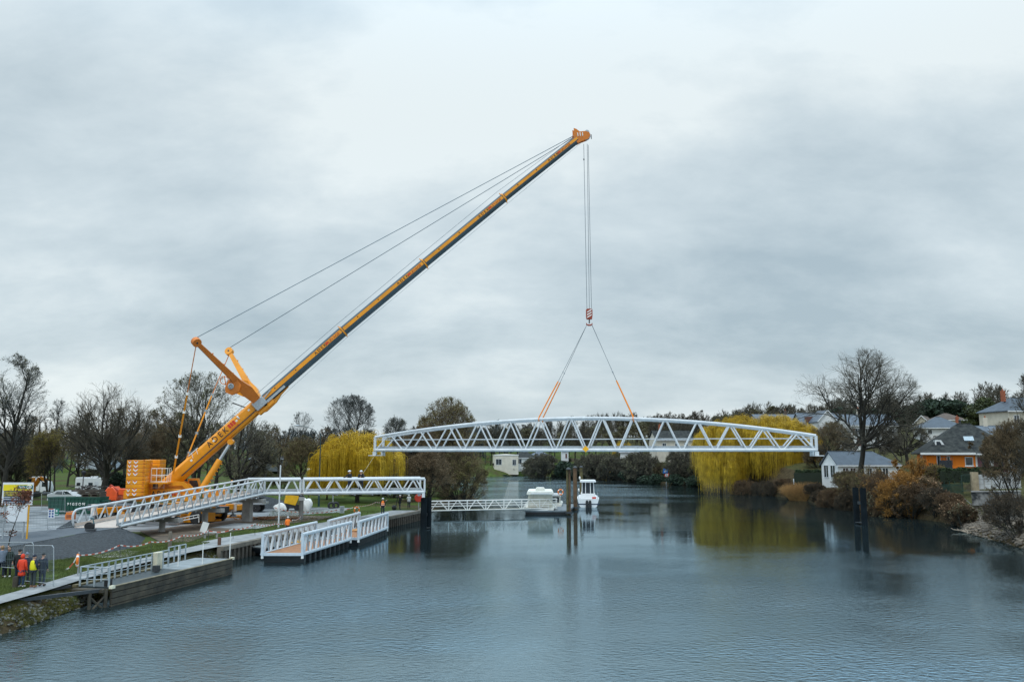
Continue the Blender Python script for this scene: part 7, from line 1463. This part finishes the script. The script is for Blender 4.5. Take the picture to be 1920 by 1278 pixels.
# left bank background
pl = tree('field_tree', 'bare tree standing in the field beyond the site', at_(60, 190), 11, 4, 6.2, 4.8, seed=141, tr=.22, n=(14, 7, 6, 5), twig=TWIGR, rmin=.016, group='bare trees in the left fields')
for px, Y, s in ((75, 150, 1.2), (150, 160, 1.3), (235, 155, 1.35), (285, 150, 1.3), (350, 160, 1.3), (405, 150, 1.1), (500, 165, 1.0), (525, 180, 1.1), (610, 175, 1.1), (130, 175, 1), (240, 185, 1.1), (290, 170, .9), (160, 230, 1.2), (330, 200, 1.1), (410, 180, .9), (495, 190, .75), (535, 210, .8), (605, 190, .9), (625, 210, 1.0), (700, 200, 1.1), (730, 180, 1.0), (20, 170, 1.1), (-40, 180, 1.2), (480, 240, .8), (390, 240, 1.0), (705, 165, .9), (690, 240, 1.2)):
    dup(pl, at_(px, Y), rnd.uniform(0, 6), scale=(s * 1.1, s * 1.1, s))
for px, Y, s in ((640, 150, 1), (675, 138, .9), (690, 150, 1.1), (715, 138, 1.0), (600, 160, .8), (735, 132, 1.1), (500, 175, .8), (455, 170, .7), (530, 165, .7), (300, 160, 1), (170, 165, .9), (60, 160, 1.0)):
    dup(ps2, at_(px, Y), rnd.uniform(0, 6), scale=s, label='low dark shrub at the edge of the left meadow', group='shrubs of the left meadow')
# far woods, one mass each
def wood(name, label, pts, n, h, seed, mat, mat2, rmin=.05):
    rng = np.random.default_rng(seed); S = []; base = []
    for v in range(4):
        C = np.array([0, 0, .58]); Rr = np.array([.26, .26, .44]); s0, p, d, r = run(rng, np.zeros((1, 3)), np.array([[0, 0, 1.]]), np.array([.92]), np.array([.02]), 6, .04, .03, .85)
        P, Dn, L, R = kids(rng, p, d, r, np.array([.92]), 18, .2, 1, .35, .8, 1.0, .55); L = clip(P, Dn, L, C, Rr, rng); s1, p, d, r = run(rng, P, Dn, L, R, 3, .12, .15, .7); P, Dn, L, R = kids(rng, p, d, r, L, 9, .15, 1, .3, .9, .6, .6); L = clip(P, Dn, L, C, Rr, rng); s2, p, d, r = run(rng, P, Dn, L, R, 2, .2, .1, .5)
        base.append(cat_([s0, s1, s2]))
    poly = pts; xs = rng.uniform(0, 1, n); ys = rng.uniform(0, 1, n)
    a, b, c_, d_ = [np.array(q) for q in poly]; X = (a + (b - a) * xs[:, None]) * (1 - ys[:, None]) + (d_ + (c_ - d_) * xs[:, None]) * ys[:, None]; zg = height(X[:, 0], X[:, 1])
    for k in range(n):
        P0, P1, R0, R1 = base[k % 4]; hh = h * rng.uniform(.7, 1.2); a_ = rng.uniform(0, 6.28); ca, sa = math.cos(a_), math.sin(a_); Rm = np.array([[ca, -sa, 0], [sa, ca, 0], [0, 0, 1]]) * hh; o = np.array([X[k, 0], X[k, 1], zg[k] - .3]); S.append((P0 @ Rm.T + o, P1 @ Rm.T + o, np.maximum(R0 * hh, rmin), np.maximum(R1 * hh, rmin)))
    o = segs_mesh(name, cat_(S), 3, mat); tag(o, label, 'wood', kind='stuff'); return o
FARW = M('far_wood_blue', (.055, .068, .072), .95, var=.3, scale=.05); FARB = M('far_wood_brown', (.07, .064, .045), .95, var=.4, scale=.05)
wood('far_wood', 'distant dark wood along the left horizon beyond the fields', [(-360, 330), (-10, 325), (20, 400), (-440, 400)], 520, 12, 151, FARW, None)
wood('far_wood', 'wooded hillside on the horizon behind the hanging span', [(-20, 400), (190, 340), (260, 430), (-30, 470)], 320, 12, 152, FARB, None)
wood('far_wood', 'wood on the skyline above the right-hand houses', [(110, 275), (190, 250), (230, 320), (120, 340)], 120, 12, 153, FARB, None)
# --- grass, moss and stones near the water on the left bank
def blades(name, label, X, Y, h, mat, seed, r=.006, lean=.35, zf=height, catn='grass'):
    rng = np.random.default_rng(seed); n = len(X); P = np.stack([X, Y, zf(X, Y) - .01], 1); Dv = nrm(np.stack([rng.normal(size=n) * lean, rng.normal(size=n) * lean, np.ones(n)], 1)); s, *_q = run(rng, P, Dv, h * rng.uniform(.5, 1.3, n), np.full(n, r), 2, .15, 0, .8); o = segs_mesh(name, s, 3, mat); return tag(o, label, catn, kind='stuff')
rng = np.random.default_rng(7); n = 60000; Y = rng.uniform(38, 66, n); lb = np.interp(Y, LBY[:15], LBX[:15]); X = lb - 2.3 - rng.uniform(0, 1, n) ** 1.2 * np.interp(Y, [38, 46, 52, 58, 66], [12, 9, 6, 4.0, 3.0])
dens = np.sin(X * 1.3) + np.cos(Y * .9 + X * .6) + rng.normal(size=n) * .7; kx = dens > -1.2
blades('lawn_grass', 'short rough grass on the near left bank between path and embankment', X[kx], Y[kx], .13, M('lawn_green', (.055, .10, .014), .8, var=.5, scale=.9, c2=(.12, .16, .03)), 8, r=.012)
n = 26000; Y = rng.uniform(36, 64, n); lb = np.interp(Y, LBY[:15], LBX[:15]); X = lb - rng.uniform(.0, .85, n); kx = (np.sin(X * 4.1 + Y) + np.cos(Y * 1.7)) + rng.normal(size=n) * .6 > -.3
blades('bank_moss', 'mossy tufts and weeds on the stony slope under the path', X[kx], Y[kx], .13, M('moss_yellow_green', (.065, .075, .012), .9, var=.5, scale=1.5, c2=(.15, .14, .03)), 9, r=.014, lean=.6)
def rocks(name, label, X, Y, smin, smax, mat, seed, zoff=0):
    rng = np.random.default_rng(seed); n = len(X); ico = np.array([[0, 0, 1], [.89, 0, .45], [.28, .85, .45], [-.72, .53, .45], [-.72, -.53, .45], [.28, -.85, .45], [.72, .53, -.45], [-.28, .85, -.45], [-.89, 0, -.45], [-.28, -.85, -.45], [.72, -.53, -.45], [0, 0, -1.]]); f = np.array([[0, 1, 2], [0, 2, 3], [0, 3, 4], [0, 4, 5], [0, 5, 1], [1, 6, 2], [2, 7, 3], [3, 8, 4], [4, 9, 5], [5, 10, 1], [6, 7, 2], [7, 8, 3], [8, 9, 4], [9, 10, 5], [10, 6, 1], [6, 11, 7], [7, 11, 8], [8, 11, 9], [9, 11, 10], [10, 11, 6]])
    s = rng.uniform(smin, smax, (n, 1, 1)) * rng.uniform(.6, 1.3, (n, 1, 3)); a = rng.uniform(0, 6.28, n); v = ico[None] * (1 + rng.normal(size=(n, 12, 1)) * .15) * s; x = v[..., 0] * np.cos(a)[:, None] - v[..., 1] * np.sin(a)[:, None]; y = v[..., 0] * np.sin(a)[:, None] + v[..., 1] * np.cos(a)[:, None]; z = v[..., 2] * .7
    co = np.stack([x + X[:, None], y + Y[:, None], z + (height(X, Y) + zoff)[:, None]], -1).reshape(-1, 3); F = (f[None] + (np.arange(n) * 12)[:, None, None]).reshape(-1, 3); return tag(np_mesh(name, co, F, mat, None, False), label, 'stones', kind='stuff')
n = 1800; Y = rng.uniform(30, 64, n); X = np.interp(Y, LBY[:15], LBX[:15]) - rng.uniform(-.2, .95, n); rocks('bank_stones', 'grey rubble stones of the slope between path and water', X, Y, .03, .12, M('bank_stone', (.05, .055, .045), .85, var=.4, scale=1.5, c2=(.16, .155, .13)), 12)
n = 6500; Y = rng.uniform(70, 99, n); X = np.interp(-Y, -RBa[4:, 1], RBa[4:, 0]) + rng.uniform(-.2, 1, n) ** 1.0 * 7.5; rocks('rubble_slope', 'pale broken rubble and debris on the right bank slope', X, Y, .04, .20, M('rubble_stone', (.05, .042, .033), .9, var=.5, scale=.9, c2=(.22, .185, .145), detail=9), 13)
drr = random.Random(14)
for k in range(9):
    q = V(45.6 + drr.uniform(-1, 1.6), 86 + drr.uniform(-2.5, 2.5), 0); q.z = max(hz(q.x, q.y), 0) + .12; a = drr.uniform(0, 3.1); L = drr.uniform(.8, 1.8); d = V(math.cos(a), math.sin(a), .12) * L / 2; sd = V(-d.y, d.x, .5) * .35
    o = MB().tube([-d, V(.05, 0, .05), d, d * 1.3 + V(0, 0, .1)], [.07, .06, .04, .02], 7).tube([V(0, 0, .04), sd * .6, sd], [.04, .03, .015], 6).build('driftwood_branch', M('driftwood_pale', (.25, .2, .15), .85, var=.4)); o.location = q; tag(o, 'pale driftwood branch at the foot of the rubble slope', 'branch', 'driftwood at the foot of the rubble slope')
n = 9000; Y = rng.uniform(64, 103, n); X = np.interp(Y, LBY[:15], LBX[:15]) - np.interp(Y, [64, 103], [3.5, 3.4]) - rng.uniform(0, 1, n) * np.interp(Y, [64, 80, 103], [2.5, 4, 14])
kx = X < np.interp(Y, [64, 103], [-24, -14.6]); blades('verge_grass', 'grass verge behind the quay path on the left bank', X[kx], Y[kx], .14, M('lawn_green', (.055, .10, .014)), 15, r=.016)

# ---- every copy gets a label that points at it alone
ORD = 'first second third fourth fifth sixth seventh eighth ninth tenth eleventh twelfth thirteenth fourteenth fifteenth sixteenth seventeenth eighteenth nineteenth twentieth'.split()
def ordinal(n):
    if n <= 20: return ORD[n - 1]
    tens = {2: 'twenty', 3: 'thirty', 4: 'forty', 5: 'fifty', 6: 'sixty', 7: 'seventy'}; d, u = divmod(n, 10)
    return tens[d] + '-' + ORD[u - 1] if u else tens[d][:-1] + 'ieth'
by = {}
for o in list(scene.objects):
    if o.parent is None and o.get('group') and o.get('label'): by.setdefault(o['label'], []).append(o)
for lb, os_ in by.items():
    if len(os_) < 2: continue
    os_.sort(key=lambda o: o.location.x / o.location.y); words = lb.split()[:11]
    for i, o in enumerate(os_): o['label'] = ' '.join(words) + (', leftmost of them' if i == 0 else ', rightmost of them' if i == len(os_) - 1 else ', ' + ordinal(i + 1) + ' from the left')
